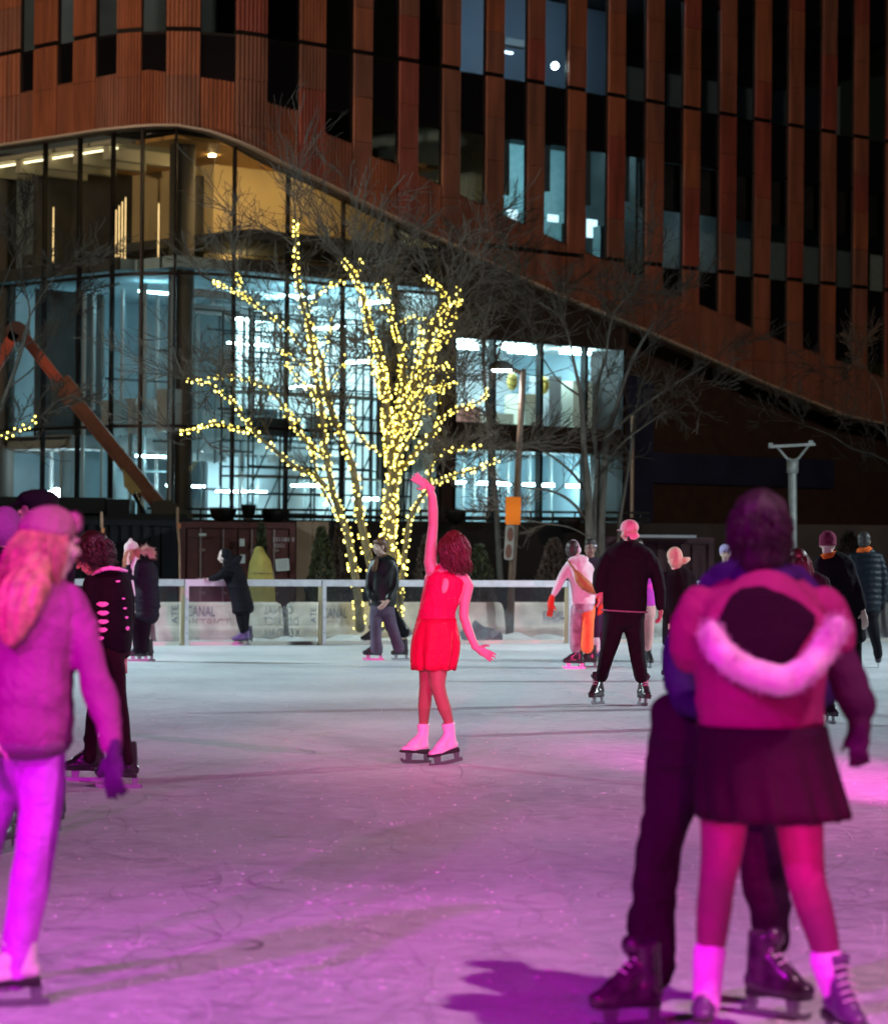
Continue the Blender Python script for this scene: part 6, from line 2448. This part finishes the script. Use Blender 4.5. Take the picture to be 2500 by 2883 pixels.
P.chain(q, [(420, 920, 42), (440, 1010, 38, .05), (470, 1100, 36, .05), (495, 1165, 38, .05)])
P.wear('jeans', q, cloth('grey_jeans', (.10, .085, .12), .9, var=.25))
P.hand(P.pt(318, 850, -.06), (.3, .1, -.8), (1, 0, .4), .9, .8)
P.hand(P.pt(412, 858, -.16), P.pt(375, 896, -.18) - P.pt(412, 858, -.16), (-.3, 0, .9), 1.05, .5)
P.finish(skin((.58, .40, .30)))
P.face()
q = Clay()
P.cap_hair(q, 1.06, .0)
q.tube([P.hc + P.hR @ Vector((-.06, .055, .07)), P.hc + P.hR @ Vector((0, .085, .066)), P.hc + P.hR @ Vector((.06, .055, .07))], [.028, .03, .028], 8)
M_mbr = mat('auburn_hair', (.12, .045, .018), .45, var=.3, vscale=30, bump=.4, bscale=80)
P.wear('hair', q, M_mbr, .012, 2, (.007, 6, 1))
q = Clay()
P.loft(q, [(384, 572, 34, .07), (386, 590, 40, .08)], 0)
P.chain(q, [(350, 600, 14, -.1), (335, 660, 16, -.13)], 0)
P.wear('scarf', q, cloth('brown_scarf', (.14, .075, .045), .95), None, 2, (.006, 5, 1))
P.skate(330, 1216, 178, 'rental', M_bs, laces=False)
P.skate(495, 1214, 215, 'rental', M_bs, laces=False)

# ------------------------------------------------------------------ 11. skater bending behind him
P = Person('skater in black flared trousers half hidden behind the leather jacket', '6', 46.3, (400, 1125))
P.head(395, 640, 200, 30, 0, 1.0, 0, (405, 700))
q = Clay()
P.loft(q, [(405, 690, 40, .08), (405, 715, 66, .12), (405, 800, 70, .14), (400, 880, 66, .14)])
P.chain(q, [(350, 730, 24), (340, 800, 22), (350, 860, 18)])
P.chain(q, [(455, 730, 24), (450, 800, 22), (440, 860, 18)])
P.wear('top', q, cloth('black_knit', (.014, .013, .015), .9))
q = Clay()
P.loft(q, [(400, 870, 62, .13), (400, 920, 62, .13)])
P.chain(q, [(370, 920, 34), (350, 1010, 28, .0), (322, 1075, 28, .0)])
P.chain(q, [(440, 910, 36), (475, 970, 30, .1), (510, 1040, 36, .15), (520, 1062, 40, .15)])
P.wear('trousers', q, M_bp)
P.hand(P.pt(352, 866), (0, 0, -1), (1, 0, 0), 1, .4)
P.hand(P.pt(438, 866), (0, 0, -1), (-1, 0, 0), 1, .4)
P.finish(skin((.55, .38, .3)))
q = Clay()
P.cap_hair(q, 1.04)
P.wear('hair', q, M_dkhair, .014, 2, (.006, 5, 1))
P.skate(308, 1120, 180, 'rental', M_bs, laces=False)
P.skate(528, 1082, 195, 'rental', M_bs, -30, 0, lift=.15, laces=False)

# ------------------------------------------------------------------ 12. woman in grey beanie
P = Person('woman in pale grey beanie and long dark puffer coat, hand to her face', 'C', gd('5', 785, 1022), (1480, 1800))
P.head(1378, 640, 262, 14, 0, 1.0, 0, (1440, 760))
M_puf = cloth('ink_puffer', (.009, .008, .014), .7, .3, 30)
q = Clay()
P.loft(q, [(1450, 750, 70, .09), (1490, 800, 128, .13), (1520, 900, 140, .16), (1540, 1050, 136, .17), (1550, 1200, 138, .18), (1545, 1310, 130, .18), (1530, 1350, 120, .17)])
P.chain(q, [(1400, 800, 58, -.1), (1380, 900, 54, -.14), (1370, 990, 46, -.18), (1358, 880, 38, -.22), (1350, 780, 32, -.2)])
P.chain(q, [(1600, 830, 58, .05), (1620, 960, 54, .05), (1610, 1100, 48, .03), (1580, 1200, 42, .0)])
P.wear('puffer_coat', q, M_puf, None, 4, (.014, 2.5, 1, (.4, .4, 1.6)))
fur('fur_trim', [P.pt(1490, 640, -.08), P.pt(1540, 612, .0), P.pt(1595, 640, .03), P.pt(1600, 690, .02)], .035, 700, .05, mat('tan_fur', (.50, .36, .26), .9), P.root)
q = Clay()
P.chain(q, [(1430, 1340, 58), (1420, 1450, 50), (1432, 1600, 46), (1440, 1720, 48)])
P.chain(q, [(1540, 1340, 58), (1535, 1450, 50), (1525, 1600, 46), (1510, 1720, 48)])
P.wear('trousers', q, M_bp)
P.hand(P.pt(1350, 770, -.2), P.pt(1345, 690, -.16) - P.pt(1350, 770, -.2), (0, -1, .2), 1.0, .3)
P.hand(P.pt(1572, 1215), (-.2, 0, -1), (-1, -.3, 0), 1, .4)
P.finish(skin((.62, .47, .38)))
q = Clay()
q.ell(P.hc + P.hR @ Vector((0, -.015, .05)), (.094, .105, .092), P.hR)
q.tube([P.hc + P.hR @ Vector((0, -.02, .09)), P.hc + P.hR @ Vector((0, -.03, .15))], [.07, .03], 10)
P.wear('beanie', q, cloth('grey_beanie', (.55, .50, .46), .95, .7, 50), .010, 3, (.004, 5, 1))
P.locks('hair', mat('fair_hair', (.42, .28, .13), .5, var=.3, vscale=30), 260, .24, (-.25, -.2, 0), .03, .004, 9, -.6, .3, .9, -.05)
q = Clay()
P.chain(q, [(1425, 720, 24, -.16), (1390, 800, 24, -.2), (1375, 950, 26, -.2), (1400, 1100, 22, -.2)], 0)
P.wear('white_scarf', q, cloth('white_scarf', (.66, .60, .62), .95), .012, 3, (.006, 4, 1))
P.skate(1455, 1800, 190, 'rental', M_bs, laces=False)
P.skate(1520, 1796, 200, 'rental', M_bs, laces=False)

# ------------------------------------------------------------------ 13. skater with rib-print hoodie
P = Person('curly dark-haired skater in black hoodie with glossy pink rib prints', 'C', gd('5', 660, 1733), (1190, 2340))
P.head(965, 690, 270, 22, 0, 1.06, 0, (1080, 860))
q = Clay()
P.loft(q, [(1100, 850, 130, .10), (1130, 920, 200, .15), (1160, 1050, 215, .18), (1180, 1200, 215, .19), (1195, 1400, 200, .18), (1212, 1560, 190, .17), (1225, 1690, 172, .15)])
P.chain(q, [(960, 980, 95, -.12), (940, 1150, 88, -.14), (950, 1350, 80, -.16), (960, 1550, 70, -.2), (940, 1700, 55, -.24)])
P.chain(q, [(1290, 960, 95, .1), (1330, 1150, 88, .14), (1340, 1350, 78, .14), (1320, 1550, 66, .1), (1290, 1700, 55, .05)])
P.wear('hoodie', q, cloth('black_hoodie', (.008, .005, .009), .9), None, 5, (.012, 2.2, 1, (1, 1, .5)))
M_glo = mat('glossy_pink_print', (.85, .30, .80), .3)
q = Clay()
P.chain(q, [(965, 900, 12, -.06), (1010, 865, 22, -.14), (1080, 832, 26, -.2), (1160, 818, 28, -.21), (1250, 830, 26, -.2), (1335, 852, 20, -.12)], 0)
P.wear('collar_band', q, M_glo, .010, 3, None)
# rib prints: thin raised lens shapes wrapped on the back
for x_, y_, hw_, hh_ in ((1080, 1198, 66, 34), (1085, 1290, 64, 32), (1085, 1382, 62, 30), (1078, 1468, 56, 32), (1060, 1556, 36, 26),
                         (1297, 1140, 18, 12), (1312, 1242, 20, 14), (1330, 1338, 18, 18), (1340, 1452, 22, 28), (1240, 958, 26, 14)):
    q = MB()
    pts_t, pts_b = [], []
    for k in range(9):
        f = k / 8 * 2 - 1
        wv = math.cos(f * 1.5) ** .8
        xx = x_ + hw_ * f
        nd = -.192 + .055 * ((xx - 1180) / 200) ** 2
        for y2, lst in ((y_ - hh_ * wv * (1 - .35 * math.exp(-(f * 4) ** 2)), pts_t), (y_ + hh_ * wv, pts_b)):
            lst.append(P.pt(xx, y2, nd - .012))
    vs_ = pts_t + pts_b
    fs_ = [(k, k + 1, 10 + k, 9 + k) for k in range(8)]
    q.add(vs_, fs_)
    me = baked(q.mesh('rib_print'), [('SOLIDIFY', dict(thickness=.006)), ('SUBSURF', dict(levels=1, render_levels=1))], 'rib_print')
    obj('rib_print', me, M_glo, P.root)
P.zoom('5')
q = Clay()
P.loft(q, [(645, 930, 92, .15), (640, 985, 88, .15)])
P.chain(q, [(640, 985, 60, -.08), (662, 1130, 50, -.1), (672, 1260, 42, -.1), (688, 1340, 40, -.09), (706, 1470, 34, -.08), (722, 1600, 36, -.08)])
P.chain(q, [(600, 985, 58, .10), (560, 1130, 48, .15), (532, 1260, 42, .2), (520, 1380, 38, .3), (508, 1500, 34, .35), (500, 1590, 36, .35)])
P.wear('trousers', q, cloth('maroon_black_trousers', (.020, .006, .010), .9))
P.zoom('C')
P.hand(P.pt(935, 1715, -.25), (0, -.2, -1), (1, 0, 0), 1, .4)
P.hand(P.pt(1288, 1715, .05), (0, -.2, -1), (-1, 0, 0), 1, .4)
P.finish(skin((.56, .36, .27)), .008)
P.face()
q = Clay()
P.cap_hair(q, 1.12, .01)
q.ell(P.hc + P.hR @ Vector((0, -.07, -.05)), (.088, .07, .095), P.hR)
q.ell(P.hc + P.hR @ Vector((0, .05, .085)), (.07, .05, .04), P.hR)
M_curl = mat('black_brown_hair', (.026, .012, .012), .45, var=.3, vscale=30, bump=.5, bscale=70)
P.wear('hair', q, M_curl, .012, 2, (.012, 5, 1, (1, 1, 1)))
P.locks('hair_strands', M_curl, 700, .13, (.1, -.05, 0), .09, .0045, 12, -.5, .0, .1, 2, .5)
P.skate(668, 1732, 186, 'rental', M_bs, 0, 0, zoom='5', k=1.02)
P.skate(486, 1692, 184, 'rental', M_bs, 0, 0, zoom='5', k=1.0)

# ------------------------------------------------------------------ 14. fair-haired woman, front left
P = Person('woman in lilac jacket and pale trousers with long reddish fair hair, front left', '5', 10.0, (60, 2960))
P.head(288, 355, 55, 0, 0, .97, 0, (270, 520))
M_lil = cloth('lilac_jacket', (.30, .055, .21), .9, .5, 50, .2)
q = Clay()
P.loft(q, [(270, 505, 110, .10), (235, 565, 205, .14), (205, 680, 272, .17), (185, 850, 275, .185), (178, 1050, 252, .175), (172, 1250, 242, .175), (168, 1400, 240, .18), (168, 1480, 238, .18)])
P.chain(q, [(382, 672, 98, -.02), (440, 800, 97, -.03), (488, 950, 95, -.04), (532, 1120, 90, -.06), (585, 1280, 84, -.1), (615, 1430, 72, -.14), (635, 1530, 58, -.17)])
P.chain(q, [(20, 660, 105, .0), (-70, 850, 100, .0), (-110, 1050, 92, -.05), (-100, 1280, 80, -.12), (-80, 1430, 66, -.15)])
P.wear('jacket', q, M_lil, .009, 4, (.011, 2.6, 1, (.8, .8, 1.2)))
q = Clay()
P.loft(q, [(168, 1512, 226, .172), (168, 1470, 238, .182)], 0)
P.wear('hem_band', q, cloth('plum_rib', (.20, .07, .17), .9), .012, 2, (.004, 4, 1))
q = Clay()
P.loft(q, [(172, 1430, 185, .14), (166, 1520, 192, .15)])
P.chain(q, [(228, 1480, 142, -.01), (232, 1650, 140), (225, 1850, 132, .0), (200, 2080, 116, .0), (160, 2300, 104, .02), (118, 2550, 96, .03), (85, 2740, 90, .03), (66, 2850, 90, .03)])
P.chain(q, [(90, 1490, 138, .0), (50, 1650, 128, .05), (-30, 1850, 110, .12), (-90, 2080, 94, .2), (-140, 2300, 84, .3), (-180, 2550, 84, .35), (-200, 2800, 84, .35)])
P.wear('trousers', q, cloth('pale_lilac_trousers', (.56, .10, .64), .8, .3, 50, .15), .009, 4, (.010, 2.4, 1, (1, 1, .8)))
q = Clay()
P.hand(P.pt(638, 1535, -.175), (.0, -.1, -1), (-1, .4, 0), 1.05, .5, q, .5)
P.wear('glove', q, cloth('plum_glove', (.08, .02, .10), .9), .008, 3, None)
P.hand(P.pt(-80, 1450, -.15), (0, -.1, -1), (1, .4, 0), 1.0, .35)
P.finish(skin((.60, .38, .30)), .007)
P.face()
q = Clay()
q.ell(P.hc + P.hR @ Vector((0, -.01, .055)), (.092, .104, .080), P.hR)
q.tube([P.hc + P.hR @ Vector((0, -.015, .05)), P.hc + P.hR @ Vector((0, -.02, .022))], [(.094, .106), (.092, .102)], 18, False, P.hR @ Vector((1, 0, 0)))
hat = P.wear('bobble_hat', q, cloth('pink_grey_knit', (.30, .16, .17), .95, .8, 45), .009, 3, (.004, 5, 1))
pc = P.pt(392, 240, .0)
fur('bobble', [pc, pc + Vector((.012, 0, .004))], .026, 1500, .016, mat('bobble_fur', (.58, .38, .36), .9), P.root, 4)
M_str = mat('strawberry_hair', (.44, .20, .13), .5, var=.35, vscale=25, bump=.3, bscale=90)
q = Clay()
q.ell(P.hc + P.hR @ Vector((-.01, -.045, -.03)), (.082, .075, .10), P.hR)
P.loft(q, [(240, 400, 80, .06, -.04), (185, 500, 110, .05, -.12), (135, 620, 130, .045, -.19), (95, 740, 120, .04, -.215), (70, 850, 85, .03, -.215), (60, 930, 40, .02, -.21)], 0)
P.wear('hair', q, M_str, .008, 3, (.010, 6, 1, (2.2, 2.2, .25)))
P.locks('hair_strands', M_str, 1500, .44, (-.50, -.14, 0), .05, .0030, 15, -.7, .45, .3, .15)
P.skate(40, 2960, 200, 'figure', mat('cream_skate', (.68, .60, .60), .4), 0, 0, laces=True, k=1.0)
P.skate(-190, 2880, 190, 'figure', mat('cream_skate', (.68, .60, .60), .4), 0, 0, laces=False, k=1.0)

# ------------------------------------------------------------------ 15. man in flat black cap
P = Person('tall man in dark flat cap behind the fair-haired woman', 'C', 16.0, (440, 3700))
P.head(385, 250, 285, 0, 0, 1.06, 0, (450, 440))
q = Clay()
P.loft(q, [(460, 420, 110, .09), (480, 480, 210, .15), (490, 700, 240, .17), (500, 1000, 230, .175), (510, 1300, 230, .18), (515, 1500, 225, .18)])
P.chain(q, [(300, 540, 90), (260, 800, 84), (280, 1100, 72), (320, 1350, 60)])
P.chain(q, [(680, 540, 90), (720, 800, 84), (700, 1100, 72), (680, 1380, 60)])
P.wear('jacket', q, cloth('charcoal_jacket', (.02, .014, .022), .85))
q = Clay()
P.loft(q, [(515, 1480, 205, .16), (515, 1640, 205, .165)])
P.chain(q, [(430, 1640, 115), (400, 2000, 95), (360, 2500, 80), (340, 2780, 80)])
P.chain(q, [(600, 1640, 115), (610, 2000, 95), (600, 2500, 80), (590, 2780, 80)])
P.wear('trousers', q, M_bp)
P.hand(P.pt(325, 1380), (0, 0, -1), (1, -.3, 0), 1, .4)
P.hand(P.pt(678, 1410), (0, 0, -1), (-1, -.3, 0), 1, .4)
P.finish(skin((.52, .34, .28)), .008)
P.face()
q = Clay()
P.cap_hair(q, 1.02)
q.ell(P.hc + P.hR @ Vector((0, -.01, .085)), (.10, .125, .058), P.hR)
q.tube([P.hc + P.hR @ Vector((0, .09, .06)), P.hc + P.hR @ Vector((0, .15, .045))], [(.075, .02), (.055, .012)], 12, True, P.hR @ Vector((1, 0, 0)))
P.wear('flat_cap', q, cloth('black_cap', (.016, .014, .018), .85), .010, 3, (.004, 4, 1))
gy = ground(*P.src(340, 3000)).y
for x_ in (345, 590):
    pp = P.pt(x_, 1000)
    a_, b_ = project((pp.x, 16.0, 0))
    P.zoom('S').skate(a_, b_, 260, 'rental', M_bs, laces=False)
    P.zoom('C')

# ------------------------------------------------------------------ 16. skater in purple beanie at the left edge
P = Person('skater in purple knit hat cut off by the left edge', 'C', 15.0, (20, 3800))
P.head(40, 460, 10, 0, 0, 1.05, 0, (20, 640))
q = Clay()
P.loft(q, [(20, 610, 120, .09), (10, 680, 230, .15), (0, 900, 250, .17), (0, 1200, 235, .175), (0, 1550, 235, .18)])
P.chain(q, [(-190, 720, 95), (-240, 1000, 88), (-230, 1400, 70)])
P.chain(q, [(200, 720, 92), (230, 1000, 86), (230, 1400, 68)])
P.wear('jacket', q, cloth('dark_plum_jacket', (.026, .012, .024), .85))
q = Clay()
P.loft(q, [(0, 1530, 215, .16), (0, 1700, 215, .165)])
P.chain(q, [(-100, 1700, 120), (-110, 2200, 95), (-110, 2900, 85)])
P.chain(q, [(100, 1700, 120), (105, 2200, 95), (110, 2900, 85)])
P.wear('trousers', q, M_bp)
P.hand(P.pt(-230, 1430), (0, 0, -1), (1, -.3, 0), 1, .4)
P.hand(P.pt(230, 1430), (0, 0, -1), (-1, -.3, 0), 1, .4)
P.finish(skin((.52, .34, .28)), .010)
q = Clay()
q.ell(P.hc + Vector((0, -.005, .03)), (.104, .115, .118), P.hR)
P.wear('knit_hat', q, cloth('purple_knit', (.36, .08, .34), .95, .7, 50), .010, 3, (.004, 5, 1))
for x_ in (-110, 110):
    pp = P.pt(x_, 1000)
    a_, b_ = project((pp.x, 15.0, 0))
    P.zoom('S').skate(a_, b_, 260, 'rental', M_bs, laces=False)
    P.zoom('C')

# ------------------------------------------------------------------ 17. skater leaning on the rail
P = Person('skater in long black hooded puffer leaning on the rail by the red container', 'A', gd('A', 820, 1296), (820, 1296))
P.head(655, 475, 268, 10, 0, 1.0, 0, (700, 555))
q = Clay()
P.loft(q, [(700, 545, 62, .09), (730, 610, 100, .14), (765, 700, 100, .15), (795, 800, 98, .16), (820, 900, 100, .17), (830, 985, 102, .18)])
P.chain(q, [(690, 600, 46, -.1), (630, 650, 38, -.14), (560, 680, 30, -.1), (510, 690, 24, -.05)])
P.chain(q, [(690, 600, 44, .12), (640, 655, 38, .14), (580, 690, 28, .12)])
P.chain(q, [(735, 560, 46, -.03), (775, 500, 38, .0), (800, 490, 26, .02)], 0)
q.ell(P.hc + Vector((.035, 0, .03)), (.105, .112, .115))
q.ell(P.hc + Vector((.07, 0, -.07)), (.10, .11, .09))
P.wear('hooded_puffer', q, cloth('black_puffer', (.006, .005, .008), .7, .3, 30), None, 3, (.012, 2.6, 1, (.4, .4, 1.6)))
q = Clay()
P.chain(q, [(800, 980, 50), (812, 1080, 42), (835, 1180, 36)])
P.chain(q, [(850, 980, 48, .1), (845, 1080, 42, .1), (850, 1180, 36, .1)])
P.wear('trousers', q, M_bp)
P.hand(P.pt(500, 690, -.05), (-1, 0, -.1), (0, -1, .3), 1, .4)
P.hand(P.pt(570, 692, .12), (-1, 0, -.1), (0, 1, .3), 1, .4)
P.finish(skin((.6, .42, .34)))
P.face()
M_ps = mat('purple_skate', (.10, .05, .16), .4)
P.skate(815, 1294, 182, 'rental', M_ps, k=1.0, laces=False)
P.skate(850, 1284, 185, 'rental', M_ps, k=1.0, laces=False)

# ------------------------------------------------------------------ 18. partner of the embracing pair (farther)
P = Person('partner in violet jacket and baggy dark trousers, hugging the fur-hooded skater', '7', 9.95, (1000, 2700))
P.head(1120, 275, 180, 30, 0, .98, .12, (1130, 430))
M_vio = cloth('violet_jacket', (.030, .008, .075), .8, .4, 50)
q = Clay()
P.loft(q, [(1130, 400, 130, .10), (1130, 450, 240, .14), (1120, 560, 270, .16), (1100, 760, 250, .16), (1060, 1000, 240, .17), (1010, 1200, 230, .17), (980, 1330, 220, .16)])
P.chain(q, [(920, 530, 90, .0), (800, 700, 86, .02), (735, 880, 84, .0), (735, 1040, 82, -.06), (775, 1130, 74, -.14), (840, 1150, 62, -.30), (900, 1145, 52, -.40)])
P.chain(q, [(1340, 520, 95, .0), (1440, 700, 90, .0), (1490, 900, 84, .0), (1480, 1060, 74, -.1), (1400, 1120, 60, -.3)])
P.chain(q, [(960, 470, 46, -.02), (1130, 440, 56, -.10), (1310, 480, 46, -.02)], 0)
P.wear('jacket', q, M_vio, .010, 6, (.012, 2.2, 1, (1, 1, .6)))
P.zoom('8')
M_bag = cloth('baggy_trousers', (.024, .005, .020), .9, .4, 40)
q = Clay()
P.loft(q, [(990, 60, 180, .15), (985, 180, 190, .165), (990, 300, 190, .165)])
P.chain(q, [(940, 300, 130), (870, 480, 118, .0), (825, 650, 108, .0), (798, 830, 104, .02), (790, 980, 104, .02), (825, 1100, 100, .02), (825, 1230, 84, .02)])
P.chain(q, [(1120, 300, 130, .05), (1220, 480, 112, .1), (1280, 650, 104, .15), (1290, 830, 100, .18), (1300, 960, 98, .2), (1305, 1090, 84, .2)])
P.wear('trousers', q, M_bag, .009, 4, (.024, 2.2, 1, (1, 1, 1.3)))
P.hand(P.zoom('7').pt(905, 1150, -.44), (1, -.3, 0), (0, -.2, 1), .95, .3)
P.hand(P.pt(1390, 1125, -.32), (-1, -.3, 0), (0, -.2, 1), .95, .3)
P.finish(skin((.5, .32, .26)), .008)
q = Clay()
P.cap_hair(q, 1.03)
P.wear('hair', q, M_curl, .010, 2, (.01, 5, 1))
M_mix = mat('black_pink_skate', (.05, .02, .05), .25, var=.6, vscale=20)
P.skate(706, 1412, 208, 'rental', M_mix, 0, 0, zoom='8', k=.97)
P.skate(1318, 1368, 318, 'rental', M_mix, 0, 0, zoom='8', k=.97)

# ------------------------------------------------------------------ 19. skater with fur-trimmed hood (nearer)
P = Person('skater from behind in rose jacket with fur-trimmed hood and short dark skirt', '7', 9.4, (1200, 2830))
P.head(1145, 268, 0, 14, 0, 1.0, 0, (1160, 470))
M_ros = cloth('rose_jacket', (.23, .022, .10), .85, .3, 60)
M_plm = cloth('plum_sleeve', (.055, .010, .045), .8, .3, 60)
q = Clay()
P.loft(q, [(1160, 470, 150, .10), (1160, 530, 250, .13), (1155, 620, 340, .16), (1150, 740, 350, .175), (1150, 900, 335, .18), (1155, 1060, 320, .178), (1158, 1180, 320, .176), (1160, 1245, 320, .174)])
P.chain(q, [(850, 640, 112, .0), (800, 760, 108, .0), (790, 870, 98, .02), (800, 930, 84, .04)])
P.chain(q, [(1470, 640, 112, .0), (1520, 760, 104, .0), (1548, 870, 92, .0)])
P.loft(q, [(1165, 500, 150, .05, -.10), (1168, 600, 250, .06, -.15), (1172, 720, 318, .06, -.17), (1180, 850, 300, .06, -.185), (1200, 960, 220, .05, -.185), (1230, 1020, 120, .04, -.175)], 0)
P.wear('jacket', q, M_ros, .009, 4, (.014, 2.4, 1, (.8, .8, 1.0)))
q = Clay()
P.chain(q, [(1535, 830, 84, .0), (1578, 940, 90, .0), (1610, 1040, 92, -.02), (1636, 1140, 84, -.04), (1648, 1235, 70, -.06)])
P.wear('sleeve', q, M_plm, .009, 4, (.016, 2.6, 1, (1, 1, 1.2)))
q = Clay()
P.chain(q, [(1648, 1215, 62, -.06), (1650, 1260, 62, -.06)], .7)
P.hand(P.pt(1650, 1245, -.06), (-.05, -.1, -1), (-1, .3, 0), 1.0, .8, q, .35)
P.wear('mitten', q, M_plm, .009, 4, None)
# hood hanging open on the back: dark lining, pink outer roll, fur rim
def yb(x, y):
    """depth of the jacket's back surface under picture point"""
    u = min(1, abs(x - 1155) / 350)
    return -.185 * math.sqrt(max(.02, 1 - u * u))


q = Clay()
P.loft(q, [(1168, 545, 118, .03, -.148), (1168, 610, 185, .03, -.195), (1172, 700, 255, .03, -.215), (1185, 790, 240, .03, -.23), (1205, 870, 185, .03, -.237), (1240, 940, 105, .03, -.235)], 0)
P.wear('hood_lining', q, cloth('dark_plum_lining', (.014, .002, .010), .95), .010, 4, (.006, 3, 1))
rim = [(900, 765), (930, 835), (985, 900), (1060, 955), (1140, 992), (1240, 1015), (1325, 1000), (1395, 950), (1450, 880), (1500, 800), (1540, 730)]
rim3 = [P.pt(x, y, -.265 if 950 < x < 1450 else -.235) for x, y in rim]
q = Clay()
q.tube(rim3, [.032, .042, .047, .05, .05, .05, .05, .048, .046, .04, .03], 10)
M_fur = mat('pale_fur', (.62, .46, .54), .9, var=.1, vscale=30)
P.wear('fur_core', q, M_fur, .012, 2, (.008, 6, 1))
fur('fur_trim', rim3, .052, 16000, .014, M_fur, P.root, 6)
# skirt, tights, socks
q = Clay()
skirt(P, [(1160, 1240, 318, .192), (1162, 1330, 332, .205), (1175, 1450, 350, .22), (1195, 1580, 368, .24), (1216, 1705, 380, .26)], 15, .07, 'skirt', cloth('black_skirt', (.020, .003, .014), .9, .25, 80), 3)
P.zoom('8')
M_tgt = mat('sheer_tights', (.21, .003, .10), .55, var=.12, vscale=20)
q = Clay()
P.chain(q, [(1100, 430, 112), (1102, 560, 102), (1090, 700, 88), (1075, 790, 80), (1062, 900, 78, .02), (1052, 1010, 70, .02), (1045, 1100, 58, .02), (1040, 1180, 48, .02)])
P.chain(q, [(1405, 430, 112), (1420, 560, 104), (1435, 700, 92), (1450, 800, 84), (1485, 920, 80, .02), (1515, 1020, 70, .02), (1540, 1130, 58, .02), (1560, 1210, 48, .02)])
P.wear('tights', q, M_tgt, .009, 5, None)
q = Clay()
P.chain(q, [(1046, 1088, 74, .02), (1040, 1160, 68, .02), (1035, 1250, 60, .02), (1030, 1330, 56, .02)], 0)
P.wear('sock', q, cloth('magenta_lit_sock', (.85, .28, .88), .9, .5, 60), .009, 3, (.005, 3, 1))  # white sock with the magenta stage light put into its colour
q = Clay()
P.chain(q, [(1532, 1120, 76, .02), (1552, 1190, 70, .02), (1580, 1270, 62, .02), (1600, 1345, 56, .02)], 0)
P.wear('sock', q, cloth('magenta_lit_sock', (.85, .28, .88), .9, .5, 60), .009, 3, (.005, 3, 1))
P.finish(skin((.52, .34, .28)), .008)
P.zoom('7')
q = Clay()
P.cap_hair(q, 1.08)
q.ell(P.hc + P.hR @ Vector((0, -.04, -.08)), (.085, .065, .09), P.hR)
M_plh = mat('plum_dark_hair', (.010, .003, .006), .65, var=.4, vscale=30, bump=.5, bscale=80)
P.wear('hair', q, M_plh, .010, 3, (.008, 5, 1, (1.5, 1.5, .5)))
P.locks('hair_strands', M_plh, 700, .12, (0, -.15, 0), .04, .0035, 22, -.5, .1, .3)
tf = MB()
rg_ = random.Random(2)
for k in range(9):
    b_ = P.hc + Vector((rg_.gauss(0, .025), -.02 + rg_.gauss(0, .02), .135))
    tf.tube([b_, b_ + Vector((rg_.gauss(-.01, .02), rg_.gauss(0, .01), .03)), b_ + Vector((rg_.gauss(-.015, .03), rg_.gauss(0, .02), .05))], [.003, .002, .001], 4, False)
q = Clay()
P.loft(q, [(1160, 425, 120, .10), (1160, 470, 170, .125), (1160, 500, 190, .135)], 0)
P.wear('scarf', q, M_vio, .010, 4, (.016, 2.5, 1, (1, 1, 1.5)))
P.skate(1020, 1462, 262, 'figure', mat('violet_skate', (.12, .05, .16), .35), 0, 0, zoom='8', k=1.05)
P.skate(1600, 1490, 285, 'figure', mat('violet_skate', (.12, .05, .16), .35), 0, 0, zoom='8', k=1.05)

# ------------------------------------------------------------------ 20. distant skater in lavender hat
P = Person('distant skater in lavender hat peeking out left of the couple', '7', 41.0, (975, 905))
P.head(972, 372, 180, 0, 0, .95, 0, (975, 430))
q = Clay()
P.loft(q, [(975, 425, 38, .08), (975, 450, 66, .11), (975, 560, 68, .13), (975, 680, 66, .13)])
P.chain(q, [(925, 460, 24), (915, 560, 22), (922, 640, 18)])
P.chain(q, [(1025, 460, 24), (1035, 560, 22), (1028, 640, 18)])
P.wear('jacket', q, M_bj)
q = Clay()
P.chain(q, [(955, 670, 36), (955, 760, 30), (955, 850, 28)])
P.chain(q, [(1000, 670, 36), (1000, 760, 30), (1000, 850, 28)])
P.wear('trousers', q, M_bp)
P.hand(P.pt(922, 648), (0, 0, -1), (1, 0, 0), 1, .4)
P.hand(P.pt(1028, 648), (0, 0, -1), (-1, 0, 0), 1, .4)
P.finish(skin((.55, .38, .32)))
P.face()
q = Clay()
q.ell(P.hc + Vector((0, .01, .045)), (.092, .105, .092))
P.wear('knit_hat', q, cloth('lavender_knit', (.42, .36, .58), .95, .7, 50), .012, 3, (.004, 5, 1))
P.skate(952, 905, 260, 'rental', M_bs, laces=False)
P.skate(1002, 905, 280, 'rental', M_bs, laces=False)

for nm in list(BOOT.values()):
    pass
bpy.data.scenes.remove(TMP)
